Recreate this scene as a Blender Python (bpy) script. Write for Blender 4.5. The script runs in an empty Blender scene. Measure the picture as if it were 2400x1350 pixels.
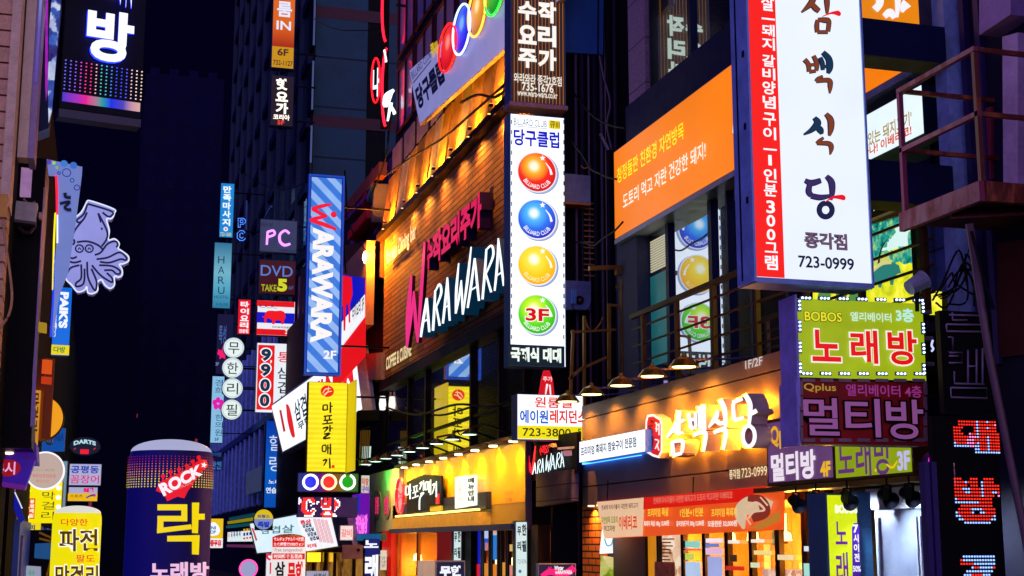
import bpy, bmesh, math, random
from mathutils import Vector, Matrix
random.seed(7)
SC = bpy.context.scene
COL = SC.collection
R = math.radians
# ------------------------------------------------------------------ camera
F = 3333.0                       # focal length in pixels of a 2400 wide frame
YAW, PIT = R(16.14), R(10.16)
CAM = Vector((0, 0, 2.5))
cd = bpy.data.cameras.new("camera"); cam = bpy.data.objects.new("camera", cd); COL.objects.link(cam)
cam.location = CAM; cam.rotation_euler = (math.pi/2 + PIT, 0, -YAW)
cd.sensor_width = 36; cd.lens = F/2400*36; cd.clip_start = .1; cd.clip_end = 2000
SC.camera = cam
M3 = cam.rotation_euler.to_matrix()
def ray(px, py): return M3 @ Vector(((px-1200)/F, (675-py)/F, -1.0))
def at(px, py, Y=None, X=None):
    r = ray(px, py)
    t = (Y-CAM.y)/r.y if Y is not None else (X-CAM.x)/r.x
    return CAM + r*t
# ------------------------------------------------------------------ world: night sky over a city, added fill glow behind and left for the unseen street
W = bpy.data.worlds.new("World"); SC.world = W; W.use_nodes = True
nt = W.node_tree; bg = nt.nodes["Background"]
tc = nt.nodes.new("ShaderNodeTexCoord"); sp = nt.nodes.new("ShaderNodeSeparateXYZ")
nt.links.new(tc.outputs["Generated"], sp.inputs[0])
def wmath(op, a, b=None, clamp=False):
    n = nt.nodes.new("ShaderNodeMath"); n.operation = op; n.use_clamp = clamp
    for i, v in enumerate((a, b)):
        if v is None: continue
        if hasattr(v, "links"): nt.links.new(v, n.inputs[i])
        else: n.inputs[i].default_value = v
    return n.outputs[0]
def wmix(f, a, b):
    n = nt.nodes.new("ShaderNodeMix"); n.data_type = 'RGBA'
    nt.links.new(f, n.inputs[0])
    for i, v in ((6, a), (7, b)):
        if hasattr(v, "links"): nt.links.new(v, n.inputs[i])
        else: n.inputs[i].default_value = (*v, 1)
    return n.outputs[2]
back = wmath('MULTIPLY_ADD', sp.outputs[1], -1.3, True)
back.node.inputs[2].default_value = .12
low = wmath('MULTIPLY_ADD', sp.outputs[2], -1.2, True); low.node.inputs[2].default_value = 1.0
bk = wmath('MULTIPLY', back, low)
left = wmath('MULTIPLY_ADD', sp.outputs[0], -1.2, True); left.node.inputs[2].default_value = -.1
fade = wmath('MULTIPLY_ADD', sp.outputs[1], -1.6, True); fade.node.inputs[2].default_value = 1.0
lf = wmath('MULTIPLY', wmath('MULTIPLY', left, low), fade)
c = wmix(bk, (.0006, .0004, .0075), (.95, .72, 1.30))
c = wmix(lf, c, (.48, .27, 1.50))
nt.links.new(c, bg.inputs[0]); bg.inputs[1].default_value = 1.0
SC.view_settings.view_transform = 'Standard'; SC.view_settings.look = 'None'
SC.view_settings.exposure = 0; SC.view_settings.gamma = 1
SC.render.engine = 'CYCLES'
cy = SC.cycles; cy.use_denoising = True; cy.max_bounces = 5; cy.diffuse_bounces = 3; cy.glossy_bounces = 3
cy.sample_clamp_indirect = 4.0; cy.caustics_reflective = False; cy.caustics_refractive = False
try: cy.use_light_tree = True
except Exception: pass
# ------------------------------------------------------------------ materials
def lin(h):
    if not isinstance(h, str): return tuple(h)
    h = h.lstrip('#'); v = [int(h[i:i+2], 16)/255 for i in (0, 2, 4)]
    return tuple(x/12.92 if x <= .04045 else ((x+.055)/1.055)**2.4 for x in v)
CACHE = {}
def newmat(name):
    m = bpy.data.materials.new(name); m.use_nodes = True
    return m, m.node_tree, m.node_tree.nodes["Principled BSDF"]
def link(t, a, b): t.links.new(a, b)
def node(t, kind, **kw):
    n = t.nodes.new(kind)
    for k, v in kw.items(): setattr(n, k, v)
    return n
def mth(t, op, a, b=None, c=None, clamp=False):
    n = node(t, "ShaderNodeMath", operation=op, use_clamp=clamp)
    for i, v in enumerate((a, b, c)):
        if v is None: continue
        if hasattr(v, "links"): link(t, v, n.inputs[i])
        else: n.inputs[i].default_value = v
    return n.outputs[0]
def mixc(t, f, a, b):
    n = node(t, "ShaderNodeMix", data_type='RGBA')
    if hasattr(f, "links"): link(t, f, n.inputs[0])
    else: n.inputs[0].default_value = f
    for i, v in ((6, a), (7, b)):
        if hasattr(v, "links"): link(t, v, n.inputs[i])
        else: n.inputs[i].default_value = (*v, 1)
    return n.outputs[2]
def objxyz(t):
    c = node(t, "ShaderNodeTexCoord"); s = node(t, "ShaderNodeSeparateXYZ")
    link(t, c.outputs["Object"], s.inputs[0]); return s.outputs, c.outputs["Object"]
def noise(t, scale, detail=3, rough=.6):
    _, o = objxyz(t)
    n = node(t, "ShaderNodeTexNoise"); n.inputs["Scale"].default_value = scale
    n.inputs["Detail"].default_value = detail; n.inputs["Roughness"].default_value = rough
    link(t, o, n.inputs["Vector"]); return n.outputs["Fac"]
def E(h, k=1.0, vary=0.0, samp=True, scale=1.6):
    """a backlit face, a neon tube, an LED, or lit cloth and paper given a glow"""
    key = ("E", h, k, vary, samp)
    if key in CACHE: return CACHE[key]
    m, t, b = newmat("lit_%s" % (h if isinstance(h, str) else "mix")); c = lin(h)
    b.inputs["Base Color"].default_value = (*[x*.25 for x in c], 1); b.inputs["Roughness"].default_value = .45
    b.inputs["Emission Color"].default_value = (*c, 1); b.inputs["Emission Strength"].default_value = k
    if vary:
        f = noise(t, scale, 2)
        v = mth(t, 'MULTIPLY_ADD', f, 2*vary*k, k*(1-vary)); link(t, v, b.inputs["Emission Strength"])
    if not samp: m.cycles.emission_sampling = 'NONE'
    CACHE[key] = m; return m
def L(h, k=1.0): return E(h, k, 0, False)          # lettering: lit, too small to count as a lamp
def D(h, rough=.6, metal=0.0, wear=.35, scale=3.0, bump=0.0, lines=None):
    """a surface that only reflects; lines=(axis, pitch, width, depth) for joints"""
    key = ("D", h, rough, metal, wear, scale, bump, lines)
    if key in CACHE: return CACHE[key]
    m, t, b = newmat("surface_%s" % (h if isinstance(h, str) else "mix")); c = lin(h)
    b.inputs["Roughness"].default_value = rough; b.inputs["Metallic"].default_value = metal
    if max(c) < .06: b.inputs["Specular IOR Level"].default_value = .12
    f = noise(t, scale, 5, .65); g = noise(t, scale*9, 3)
    f = mth(t, 'MULTIPLY_ADD', g, .35, f); f = mth(t, 'MULTIPLY_ADD', f, 2.2, -.95, True)
    col = mixc(t, f, tuple(x*(1-wear) for x in c), tuple(min(1, x*(1+wear*.6)) for x in c))
    if lines:
        s, _ = objxyz(t); ax, pitch, width, dark = lines
        q = mth(t, 'FRACT', mth(t, 'DIVIDE', s[ax], pitch)); q = mth(t, 'LESS_THAN', q, width/pitch)
        col = mixc(t, q, col, tuple(x*dark for x in c))
    link(t, col, b.inputs["Base Color"])
    if rough > .15:
        rr = mth(t, 'MULTIPLY_ADD', f, .18, rough-.09); link(t, rr, b.inputs["Roughness"])
    if bump:
        bn = node(t, "ShaderNodeBump"); bn.inputs["Strength"].default_value = bump; bn.inputs["Distance"].default_value = .02
        link(t, g, bn.inputs["Height"]); link(t, bn.outputs[0], b.inputs["Normal"])
    CACHE[key] = m; return m
def GLASS(tint=(.55, .7, .8), refl=.5, base=(.004, .006, .012)):
    """tinted window glass with a reflective film"""
    key = ("G", tint, refl, base)
    if key in CACHE: return CACHE[key]
    m, t, b = newmat("window_glass")
    b.inputs["Base Color"].default_value = (*base, 1); b.inputs["Roughness"].default_value = .2
    g = node(t, "ShaderNodeBsdfGlossy"); g.inputs["Roughness"].default_value = .015; g.inputs["Color"].default_value = (*tint, 1)
    n = noise(t, .7, 1); bn = node(t, "ShaderNodeBump"); bn.inputs["Strength"].default_value = .02; bn.inputs["Distance"].default_value = .02
    link(t, n, bn.inputs["Height"]); link(t, bn.outputs[0], g.inputs["Normal"])
    x = node(t, "ShaderNodeMixShader"); x.inputs[0].default_value = refl
    link(t, b.outputs[0], x.inputs[1]); link(t, g.outputs[0], x.inputs[2])
    link(t, x.outputs[0], t.nodes["Material Output"].inputs[0])
    CACHE[key] = m; return m
def PANE(tint=(.95, .92, .85), refl=.10):
    """clear shop glass: lets the lit room show through, with a faint reflection"""
    key = ("P", tint, refl)
    if key in CACHE: return CACHE[key]
    m, t, b = newmat("clear_pane")
    a = node(t, "ShaderNodeBsdfTransparent"); a.inputs["Color"].default_value = (*tint, 1)
    g = node(t, "ShaderNodeBsdfGlossy"); g.inputs["Roughness"].default_value = .03
    x = node(t, "ShaderNodeMixShader"); x.inputs[0].default_value = refl
    link(t, a.outputs[0], x.inputs[1]); link(t, g.outputs[0], x.inputs[2]); link(t, x.outputs[0], t.nodes["Material Output"].inputs[0])
    CACHE[key] = m; return m
def STRIPE(c1, c2, pitch, duty=.5, ku=1.0, kv=0.0, k=1.0, emit=True, soft=0.0):
    """printed stripes on a backlit face: ku, kv set the direction"""
    m, t, b = newmat("striped_face"); s, _ = objxyz(t)
    q = mth(t, 'ADD', mth(t, 'MULTIPLY', s[0], ku), mth(t, 'MULTIPLY', s[2], kv))
    q = mth(t, 'FRACT', mth(t, 'DIVIDE', q, pitch)); q = mth(t, 'LESS_THAN', q, duty)
    col = mixc(t, q, lin(c1), lin(c2))
    b.inputs["Base Color"].default_value = (.05, .05, .05, 1)
    link(t, col, b.inputs["Emission Color"])
    f = noise(t, 1.1, 2); link(t, mth(t, 'MULTIPLY_ADD', f, .5*k, .75*k), b.inputs["Emission Strength"])
    return m
def BALL(cu, cv, r, hi, light, main, dark, k=1.15):
    """printed billiard ball: the graphic has its own highlight"""
    m, t, b = newmat("printed_ball"); s, _ = objxyz(t)
    du = mth(t, 'SUBTRACT', s[0], cu-.16*r); dv = mth(t, 'SUBTRACT', s[2], cv+.30*r)
    d = mth(t, 'SQRT', mth(t, 'ADD', mth(t, 'MULTIPLY', du, du), mth(t, 'MULTIPLY', dv, dv)))
    d = mth(t, 'DIVIDE', d, r*1.3, None, True)
    cr = node(t, "ShaderNodeValToRGB"); e = cr.color_ramp.elements
    e[0].position = .10; e[0].color = (*lin(hi), 1); e[1].position = 1; e[1].color = (*lin(dark), 1)
    for p, h in ((.28, light), (.62, main)):
        x = e.new(p); x.color = (*lin(h), 1)
    link(t, d, cr.inputs[0]); b.inputs["Base Color"].default_value = (.05, .05, .05, 1)
    link(t, cr.outputs[0], b.inputs["Emission Color"]); b.inputs["Emission Strength"].default_value = k
    m.cycles.emission_sampling = 'NONE'
    return m
def RUSTY(c1, c2, scale=5.0):
    """chipped paint with rust coming through in patches and streaks; the paint tone can hold tinted light"""
    m, t, b = newmat("rusty_paint"); _, o = objxyz(t)
    mp = node(t, "ShaderNodeMapping"); mp.inputs["Scale"].default_value = (1, 1, .35); link(t, o, mp.inputs[0])
    n = node(t, "ShaderNodeTexNoise"); n.inputs["Scale"].default_value = scale; n.inputs["Detail"].default_value = 7; n.inputs["Roughness"].default_value = .75; link(t, mp.outputs[0], n.inputs["Vector"])
    f = mth(t, 'MULTIPLY_ADD', n.outputs["Fac"], 6.0, -2.9, True); col = mixc(t, f, lin(c1), lin(c2)); link(t, col, b.inputs["Base Color"])
    link(t, mth(t, 'MULTIPLY_ADD', f, .4, .4), b.inputs["Roughness"])
    bn = node(t, "ShaderNodeBump"); bn.inputs["Strength"].default_value = .35; bn.inputs["Distance"].default_value = .01; link(t, n.outputs["Fac"], bn.inputs["Height"]); link(t, bn.outputs[0], b.inputs["Normal"])
    return m
def RAMP(axis, lo, hi, stops, k=1.0):
    """a printed / programmed colour run along a local axis"""
    m, t, b = newmat("colour_run"); s, _ = objxyz(t)
    q = mth(t, 'DIVIDE', mth(t, 'SUBTRACT', s[axis], lo), hi-lo, None, True)
    cr = node(t, "ShaderNodeValToRGB"); e = cr.color_ramp.elements
    e[0].position, e[1].position = stops[0][0], stops[-1][0]
    e[0].color = (*lin(stops[0][1]), 1); e[1].color = (*lin(stops[-1][1]), 1)
    for p, h in stops[1:-1]: e.new(p).color = (*lin(h), 1)
    link(t, q, cr.inputs[0]); link(t, cr.outputs[0], b.inputs["Emission Color"])
    b.inputs["Base Color"].default_value = (.008, .008, .01, 1); b.inputs["Specular IOR Level"].default_value = .15; b.inputs["Emission Strength"].default_value = k
    return m
def BRICK(c1, c2, mortar, w, h, ms=.012, axes=(0, 2), rough=.75, bump=.6):
    m, t, b = newmat("brickwork"); s, _ = objxyz(t)
    cb = node(t, "ShaderNodeCombineXYZ"); link(t, s[axes[0]], cb.inputs[0]); link(t, s[axes[1]], cb.inputs[1])
    br = node(t, "ShaderNodeTexBrick"); link(t, cb.outputs[0], br.inputs["Vector"])
    for n_, v in (("Color1", c1), ("Color2", c2), ("Mortar", mortar)): br.inputs[n_].default_value = (*lin(v), 1)
    br.inputs["Scale"].default_value = 1; br.inputs["Mortar Size"].default_value = ms
    br.inputs["Brick Width"].default_value = w; br.inputs["Row Height"].default_value = h
    f = noise(t, 2.0, 4); col = mixc(t, mth(t, 'MULTIPLY_ADD', f, 1.6, -.5, True), br.outputs["Color"], lin(c2))
    col = mixc(t, br.outputs["Fac"], col, lin(mortar)); link(t, col, b.inputs["Base Color"])
    b.inputs["Roughness"].default_value = rough
    bn = node(t, "ShaderNodeBump", invert=True); bn.inputs["Strength"].default_value = bump; bn.inputs["Distance"].default_value = .03
    link(t, br.outputs["Fac"], bn.inputs["Height"]); link(t, bn.outputs[0], b.inputs["Normal"])
    return m
def LITROOM(base, glow, dark, k=1.0, su=2.2, sv=3.0):
    """a lit interior seen through a pane: shelves, posters and lamps blurred together"""
    m, t, b = newmat("lit_interior"); s, o = objxyz(t)
    mp = node(t, "ShaderNodeMapping"); mp.inputs["Scale"].default_value = (su, 1, sv); link(t, o, mp.inputs[0])
    wv = node(t, "ShaderNodeTexNoise"); wv.inputs["Scale"].default_value = 2.5; link(t, mp.outputs[0], wv.inputs["Vector"])
    va = node(t, "ShaderNodeVectorMath", operation='MULTIPLY_ADD'); link(t, wv.outputs["Color"], va.inputs[0]); va.inputs[1].default_value = (.5, .5, .5); link(t, mp.outputs[0], va.inputs[2])
    v = node(t, "ShaderNodeTexVoronoi", feature='SMOOTH_F1'); v.inputs["Scale"].default_value = 1.3; v.inputs["Smoothness"].default_value = .35; link(t, va.outputs[0], v.inputs["Vector"])
    n = noise(t, 3.3, 5)
    q = node(t, "ShaderNodeSeparateColor"); link(t, v.outputs["Color"], q.inputs[0])
    f = mth(t, 'MULTIPLY_ADD', q.outputs[0], .6, mth(t, 'MULTIPLY', n, .5))
    cr = node(t, "ShaderNodeValToRGB"); e = cr.color_ramp.elements
    e[0].position = .2; e[0].color = (*lin(dark), 1); e[1].position = .85; e[1].color = (*lin(glow), 1)
    e.new(.5).color = (*lin(base), 1)
    link(t, f, cr.inputs[0]); link(t, cr.outputs[0], b.inputs["Emission Color"])
    b.inputs["Emission Strength"].default_value = k; b.inputs["Base Color"].default_value = (.02, .02, .02, 1); b.inputs["Roughness"].default_value = .15
    return m
# ------------------------------------------------------------------ geometry helpers (local frame: u right, d out of the face, v up)
class MB:
    def __init__(s): s.v = []; s.f = []; s.m = []
    def add(s, vs, fs, mi=0):
        o = len(s.v); s.v += [tuple(x) for x in vs]; s.f += [tuple(i+o for i in f) for f in fs]; s.m += [mi]*len(fs)
    def box(s, u0, u1, d0, d1, v0, v1, mi=0):
        vs = [(u, -d, v) for d in (d0, d1) for v in (v0, v1) for u in (u0, u1)]
        s.add(vs, [(0, 2, 3, 1), (4, 5, 7, 6), (0, 1, 5, 4), (2, 6, 7, 3), (0, 4, 6, 2), (1, 3, 7, 5)], mi); return s
    def prism(s, pts, d0, d1, mi=0, side=None):
        n = len(pts); vs = [(u, -d1, v) for u, v in pts]
        area = sum(pts[i][0]*pts[(i+1) % n][1]-pts[(i+1) % n][0]*pts[i][1] for i in range(n))
        fr = tuple(range(n)) if area > 0 else tuple(reversed(range(n)))
        if d0 is None: s.add(vs, [fr], mi); return s
        vs += [(u, -d0, v) for u, v in pts]
        s.add(vs, [fr, tuple(n+i for i in reversed(fr))], mi)
        o = len(s.v)-2*n
        for i in range(n):
            j = (i+1) % n
            q = (o+j, o+i, o+n+i, o+n+j) if area > 0 else (o+i, o+j, o+n+j, o+n+i)
            s.f.append(q); s.m.append(mi if side is None else side)
        return s
    def tube(s, path, r, n=8, mi=0, cap=True):
        path = [Vector(p) for p in path]; rings = []
        for i, p in enumerate(path):
            a = path[max(i-1, 0)]; b = path[min(i+1, len(path)-1)]; d = (b-a).normalized()
            up = Vector((0, 0, 1)) if abs(d.z) < .9 else Vector((1, 0, 0))
            x = d.cross(up).normalized(); y = x.cross(d)
            rr = r[i] if isinstance(r, (list, tuple)) else r
            rings.append([p + x*math.cos(2*math.pi*k/n)*rr + y*math.sin(2*math.pi*k/n)*rr for k in range(n)])
        vs = [q for g in rings for q in g]; fs = []
        for i in range(len(path)-1):
            for k in range(n): fs.append((i*n+k, i*n+(k+1) % n, (i+1)*n+(k+1) % n, (i+1)*n+k))
        if cap: fs += [tuple(reversed(range(n))), tuple((len(path)-1)*n+k for k in range(n))]
        s.add(vs, fs, mi); return s
    def bar(s, a, b, w, h=None, mi=0):
        """square bar between two local points"""
        a, b = Vector(a), Vector(b); h = h or w; d = (b-a).normalized()
        up = Vector((0, 0, 1)) if abs(d.z) < .95 else Vector((0, 1, 0))
        x = d.cross(up).normalized()*w/2; y = x.cross(d).normalized()*h/2
        vs = [p+sx*x+sy*y for p in (a, b) for sx, sy in ((-1, -1), (1, -1), (1, 1), (-1, 1))]
        s.add(vs, [(0, 1, 2, 3), (7, 6, 5, 4), (0, 4, 5, 1), (1, 5, 6, 2), (2, 6, 7, 3), (3, 7, 4, 0)], mi); return s
    def lathe(s, prof, n=20, c=(0, 0, 0), mi=0):
        """profile (r, z) turned about local z"""
        c = Vector(c); vs = []; fs = []
        for r, z in prof:
            vs += [c+Vector((r*math.cos(2*math.pi*k/n), r*math.sin(2*math.pi*k/n), z)) for k in range(n)]
        for i in range(len(prof)-1):
            for k in range(n): fs.append((i*n+k, i*n+(k+1) % n, (i+1)*n+(k+1) % n, (i+1)*n+k))
        s.add(vs, fs, mi); return s
    def disc(s, cu, cv, ru, rv, d0, d1, n=40, mi=0, side=None):
        return s.prism([(cu+ru*math.cos(2*math.pi*k/n), cv+rv*math.sin(2*math.pi*k/n)) for k in range(n)], d0, d1, mi, side)
    def ring(s, cu, cv, ru, rv, w, d, n=40, t=.5, mi=0, a0=0, a1=360):
        """round tube lying in the face: a neon ring"""
        N = n; full = a1-a0 >= 360
        pts = [(cu+ru*math.cos(R(a0+(a1-a0)*k/N)), -d, cv+rv*math.sin(R(a0+(a1-a0)*k/N))) for k in range(N+1)]
        return s.tube(pts, w, 6, mi, not full)
def mk(name, mb, mats, parent=None, smooth=False):
    me = bpy.data.meshes.new(name); me.from_pydata(mb.v, [], mb.f)
    mats = mats if isinstance(mats, (list, tuple)) else [mats]
    for m in mats: me.materials.append(m)
    if len(mats) > 1: me.polygons.foreach_set("material_index", mb.m)
    if smooth: me.polygons.foreach_set("use_smooth", [True]*len(me.polygons))
    me.update()
    o = bpy.data.objects.new(name, me); COL.objects.link(o)
    if parent is not None: o.parent = parent
    return o
def tag(o, label=None, cat=None, group=None, kind=None):
    for k, v in (("label", label), ("category", cat), ("group", group), ("kind", kind)):
        if v: o[k] = v
    return o
FONT = {}
def glyphs(body, bold=0.0, sp=1.0, line=1.0):
    key = (body, bold, sp, line)
    if key in FONT: return FONT[key]
    c = bpy.data.curves.new("t", "FONT"); c.body = body; c.offset = bold; c.space_character = sp; c.space_line = line
    c.resolution_u = 4; c.align_x = 'CENTER' if '\n' in body else 'LEFT'
    o = bpy.data.objects.new("t", c); COL.objects.link(o); bpy.context.view_layer.update()
    me = bpy.data.meshes.new_from_object(o.evaluated_get(bpy.context.evaluated_depsgraph_get()))
    vs = [(v.co.x, v.co.y) for v in me.vertices]; fs = [tuple(p.vertices) for p in me.polygons]
    fs = [f if sum(vs[f[i]][0]*vs[f[(i+1) % len(f)]][1]-vs[f[(i+1) % len(f)]][0]*vs[f[i]][1] for i in range(len(f))) > 0 else f[::-1] for f in fs]
    bpy.data.objects.remove(o); bpy.data.curves.remove(c); bpy.data.meshes.remove(me)
    x0 = min(v[0] for v in vs); x1 = max(v[0] for v in vs); y0 = min(v[1] for v in vs); y1 = max(v[1] for v in vs)
    vs = [((x-x0)/(x1-x0), (y-y0)/max(1e-6, y1-y0)) for x, y in vs]
    FONT[key] = (vs, fs, (x1-x0)/max(1e-6, y1-y0)); return FONT[key]
def smooth_path(p, n=6):
    if len(p) < 3: return [tuple(map(float, q)) for q in p]
    q = [p[0]]+list(p)+[p[-1]]; out = []
    for i in range(1, len(q)-2):
        for k in range(n):
            t = k/n; a, b, c, d = q[i-1], q[i], q[i+1], q[i+2]
            out.append(tuple(.5*((2*b[j])+(-a[j]+c[j])*t+(2*a[j]-5*b[j]+4*c[j]-d[j])*t*t+(-a[j]+3*b[j]-3*c[j]+d[j])*t**3) for j in range(3)))
    out.append(tuple(map(float, p[-1]))); return out
class T:
    """a thing with a local frame in the place; pixel positions of the photo are turned into points on its face"""
    def __init__(s, name, label, cat, O, a=0.0, tilt=0.0, group=None, kind=None):
        s.R = Matrix.Rotation(R(a), 3, 'Z') @ Matrix.Rotation(R(tilt), 3, 'X'); s.a = a
        s.O = Vector(O); s.U = s.R @ Vector((1, 0, 0)); s.N = s.R @ Vector((0, -1, 0)); s.V = s.R @ Vector((0, 0, 1))
        s.e = bpy.data.objects.new(name, None); COL.objects.link(s.e); s.e.location = s.O; s.e.rotation_euler = s.R.to_euler()
        s.e.empty_display_size = .2; tag(s.e, label, cat, group, kind); s.dd = .012
    pd = 0.0                       # depth of the plane that pixel positions are read on
    def uv(s, px, py, d=None):
        d = s.pd if d is None else d; r = ray(px, py); t = (s.O+s.N*d-CAM).dot(s.N)/r.dot(s.N); p = CAM+r*t-s.O
        return p.dot(s.U), p.dot(s.V)
    def loc(s, p):
        q = s.R.transposed() @ (Vector(p)-s.O); return q
    def nd(s, d):
        if d is not None: return d
        s.dd += .004; return s.pd+s.dd
    def part(s, name, mb, mats, label=None, parent=None, smooth=False):
        o = mk(name, mb, mats, parent or s.e, smooth)
        if label: o["label"] = label
        return o
    def rect(s, x0, y0, y1, x1):
        _, va = s.uv(x0, y0); _, vb = s.uv(x0, y1); ym = max((y0+y1)/2, min(y1, 40)); u0, _ = s.uv(x0, ym); u1, _ = s.uv(x1, ym); return u0, u1, va, vb
    def put(s, body, x0, y0, y1, x1, mat, bold=0, d=None, ext=0, name="lettering", rot=0, mir=False, side=None, grow=0, parent=None, smear=0):
        vs, fs, _ = glyphs(body, bold); d = s.nd(d) if ext == 0 else (d if d is not None else .02)
        u0, u1, va, vb = s.rect(x0, y0, y1, x1); g = grow*abs(va-vb)
        u0 -= g; u1 += g; va += g; vb -= g; q = []
        for x, y in vs:
            if rot: x, y = y, 1-x
            if mir: x = 1-x
            q.append((u0+(u1-u0)*x + smear*(y-.5)*(u1-u0), vb+(va-vb)*y))
        mb = MB()
        if ext: extr(mb, q, fs, d, d+ext, mir)
        else: mb.add([(u, -d, v) for u, v in q], fs)
        return s.part(name, mb, [mat] if side is None else [mat, side], parent=parent)
    def vput(s, chars, x0, y0, y1, x1, mat, bold=0, d=None, fill=.86, name="lettering", parent=None, hfit=False):
        d = s.nd(d); mb = MB(); u0, u1, va, vb = s.rect(x0, y0, y1, x1); n = len(chars); h = (va-vb)/n
        for i, ch in enumerate(chars):
            if ch == ' ': continue
            vs, fs, asp = glyphs(ch, bold); H = h*fill; Wd = (u1-u0)
            if ch in '-ㅣ|–―': H = h*.12; W2 = Wd*.7
            else: W2 = Wd if hfit or asp > .55 else Wd*max(asp, .25)
            cu = (u0+u1)/2; cv = va-h*(i+.5)
            mb.add([(cu+(x-.5)*W2, -d, cv+(y-.5)*H) for x, y in vs], fs)
        return s.part(name, mb, mat, parent=parent)
    def arc(s, body, cx, cy, r0, r1, a0, a1, mat, d=None, bold=0, name="lettering"):
        """lettering along the lower rim of a disc; radii in pixels"""
        d = s.nd(d); vs, fs, _ = glyphs(body, bold); cu, cv = s.uv(cx, cy); k = abs(s.uv(cx, cy-100)[1]-cv)/100
        mb = MB(); mb.add([(cu+k*(r1-(r1-r0)*y)*math.cos(R(a0+(a1-a0)*x)), -d, cv+k*(r1-(r1-r0)*y)*math.sin(R(a0+(a1-a0)*x))) for x, y in vs], fs)
        return s.part(name, mb, mat)
    def poly(s, pts, mat, d0=None, d1=None, name="panel", parent=None, side=None):
        d1 = s.nd(d1); mb = MB(); mb.prism([s.uv(*p) for p in pts], d0, d1, 0, None if side is None else 1)
        return s.part(name, mb, mat if side is None else [mat, side], parent=parent)
    def patch(s, x0, y0, y1, x1, mat, d0=None, d1=None, name="panel", parent=None):
        u0, u1, va, vb = s.rect(x0, y0, y1, x1); d1 = s.nd(d1)
        mb = MB()
        if d0 is None: mb.prism([(u0, vb), (u1, vb), (u1, va), (u0, va)], None, d1)
        else: mb.box(u0, u1, d0, d1, vb, va)
        return s.part(name, mb, mat, parent=parent)
    def dot(s, cx, cy, r, mat, d0=None, d1=None, ry=None, name="disc", side=None, n=40, parent=None):
        """disc with its radius in pixels measured up the face"""
        cu, cv = s.uv(cx, cy); k = abs(s.uv(cx, cy-100)[1]-cv)/100; d1 = s.nd(d1)
        mb = MB(); mb.disc(cu, cv, r*k, (ry or r)*k, d0, d1, n, 0, None if side is None else 1)
        return s.part(name, mb, mat if side is None else [mat, side], parent=parent)
    def hoop(s, cx, cy, r, w, mat, d=.05, name="neon_ring", ry=None, a0=0, a1=360, ru=None):
        cu, cv = s.uv(cx, cy); k = abs(s.uv(cx, cy-100)[1]-cv)/100
        mb = MB(); mb.ring(cu, cv, (ru or r*k), (ry or r)*k, w, d, 48, a0=a0, a1=a1)
        return s.part(name, mb, mat, smooth=True)
    def strokes(s, st, mat, d0=None, d1=.03, name="lettering", side=None, k=1.0, parent=None, off=(0, 0), sc=1.0):
        """brush strokes: lists of (px, py, width) on the photo, laid on the face"""
        mb = MB()
        for j, p in enumerate(st):
            p = [(off[0]+q[0]*sc, off[1]+q[1]*sc, q[2]*sc) for q in p]
            q = smooth_path(p); n = len(q); Lh = []; Rh = []
            for i in range(n):
                a = q[max(i-1, 0)]; b = q[min(i+1, n-1)]; dx, dy = b[0]-a[0], b[1]-a[1]; l = math.hypot(dx, dy) or 1
                w = q[i][2]*k/2; nx, ny = -dy/l*w, dx/l*w
                Lh.append(s.uv(q[i][0]+nx, q[i][1]+ny)); Rh.append(s.uv(q[i][0]-nx, q[i][1]-ny))
            e = j*.0007
            vs = [(u, -(d1+e), v) for u, v in Lh+Rh]
            fs = [(i, i+1, n+i+1, n+i) for i in range(n-1)]
            mb.add(vs, fs)
            if d0 is not None:
                vs2 = vs+[(u, -d0, v) for u, v in Lh+Rh]; N = 2*n
                sf = [(i, N+i, N+i+1, i+1) for i in range(n-1)]+[(n+i+1, N+n+i+1, N+n+i, n+i) for i in range(n-1)]
                sf += [(0, n, N+n, N), (n-1, N+n-1, N+2*n-1, 2*n-1)]
                mb.add(vs2, sf, 0 if side is None else 1)
        return s.part(name, mb, mat if side is None else [mat, side], parent=parent)
def extr(mb, q, fs, d0, d1, flip=False):
    n = len(q); edge = {}
    for f in fs:
        for i in range(len(f)):
            a, b = f[i], f[(i+1) % len(f)]
            if (b, a) in edge: del edge[(b, a)]
            else: edge[(a, b)] = 1
    mb.add([(u, -d1, v) for u, v in q]+[(u, -d0, v) for u, v in q], fs, 0)
    o = len(mb.v)-2*n
    for a, b in edge:
        mb.f.append((o+b, o+a, o+n+a, o+n+b)); mb.m.append(1)
def sign(name, label, cat, x0, x1, yt, yb, Y=None, X=None, a=None, dep=.25, cab=None, face=None, frame=.03, group=None, wall=None, tilt=0, slope=None):
    """sign cabinet with a lit face; pixel box measured on its left edge"""
    O = at(x0, yb, Y=Y, X=X); a = a if a is not None else (0 if Y is not None else -90)
    s = T(name, label, cat, O, a, tilt, group)
    u0, u1, va, vb = s.rect(x0, yt, yb, x1); s.w, s.h = u1, va
    cab = cab or D('#3a3f55', .5, .3)
    s.part("cabinet", MB().box(0, u1, -dep, 0, 0, va), cab)
    if face is not None:
        s.face = s.part("face", MB().box(frame, u1-frame, 0, .008, frame, va-frame), face)
    if wall is not None:
        mb = MB(); end = (wall-s.O.x)
        for v in (va*.15, va*.85):
            if end > u1+.02: s.part("mounting_arm", MB().box(u1, end, -dep*.7, -dep*.4, v-.03, v+.03), D('#15161c', .5, .6))
            elif end < -.02: s.part("mounting_arm", MB().box(end, 0, -dep*.7, -dep*.4, v-.03, v+.03), D('#15161c', .5, .6))
    return s
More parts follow.
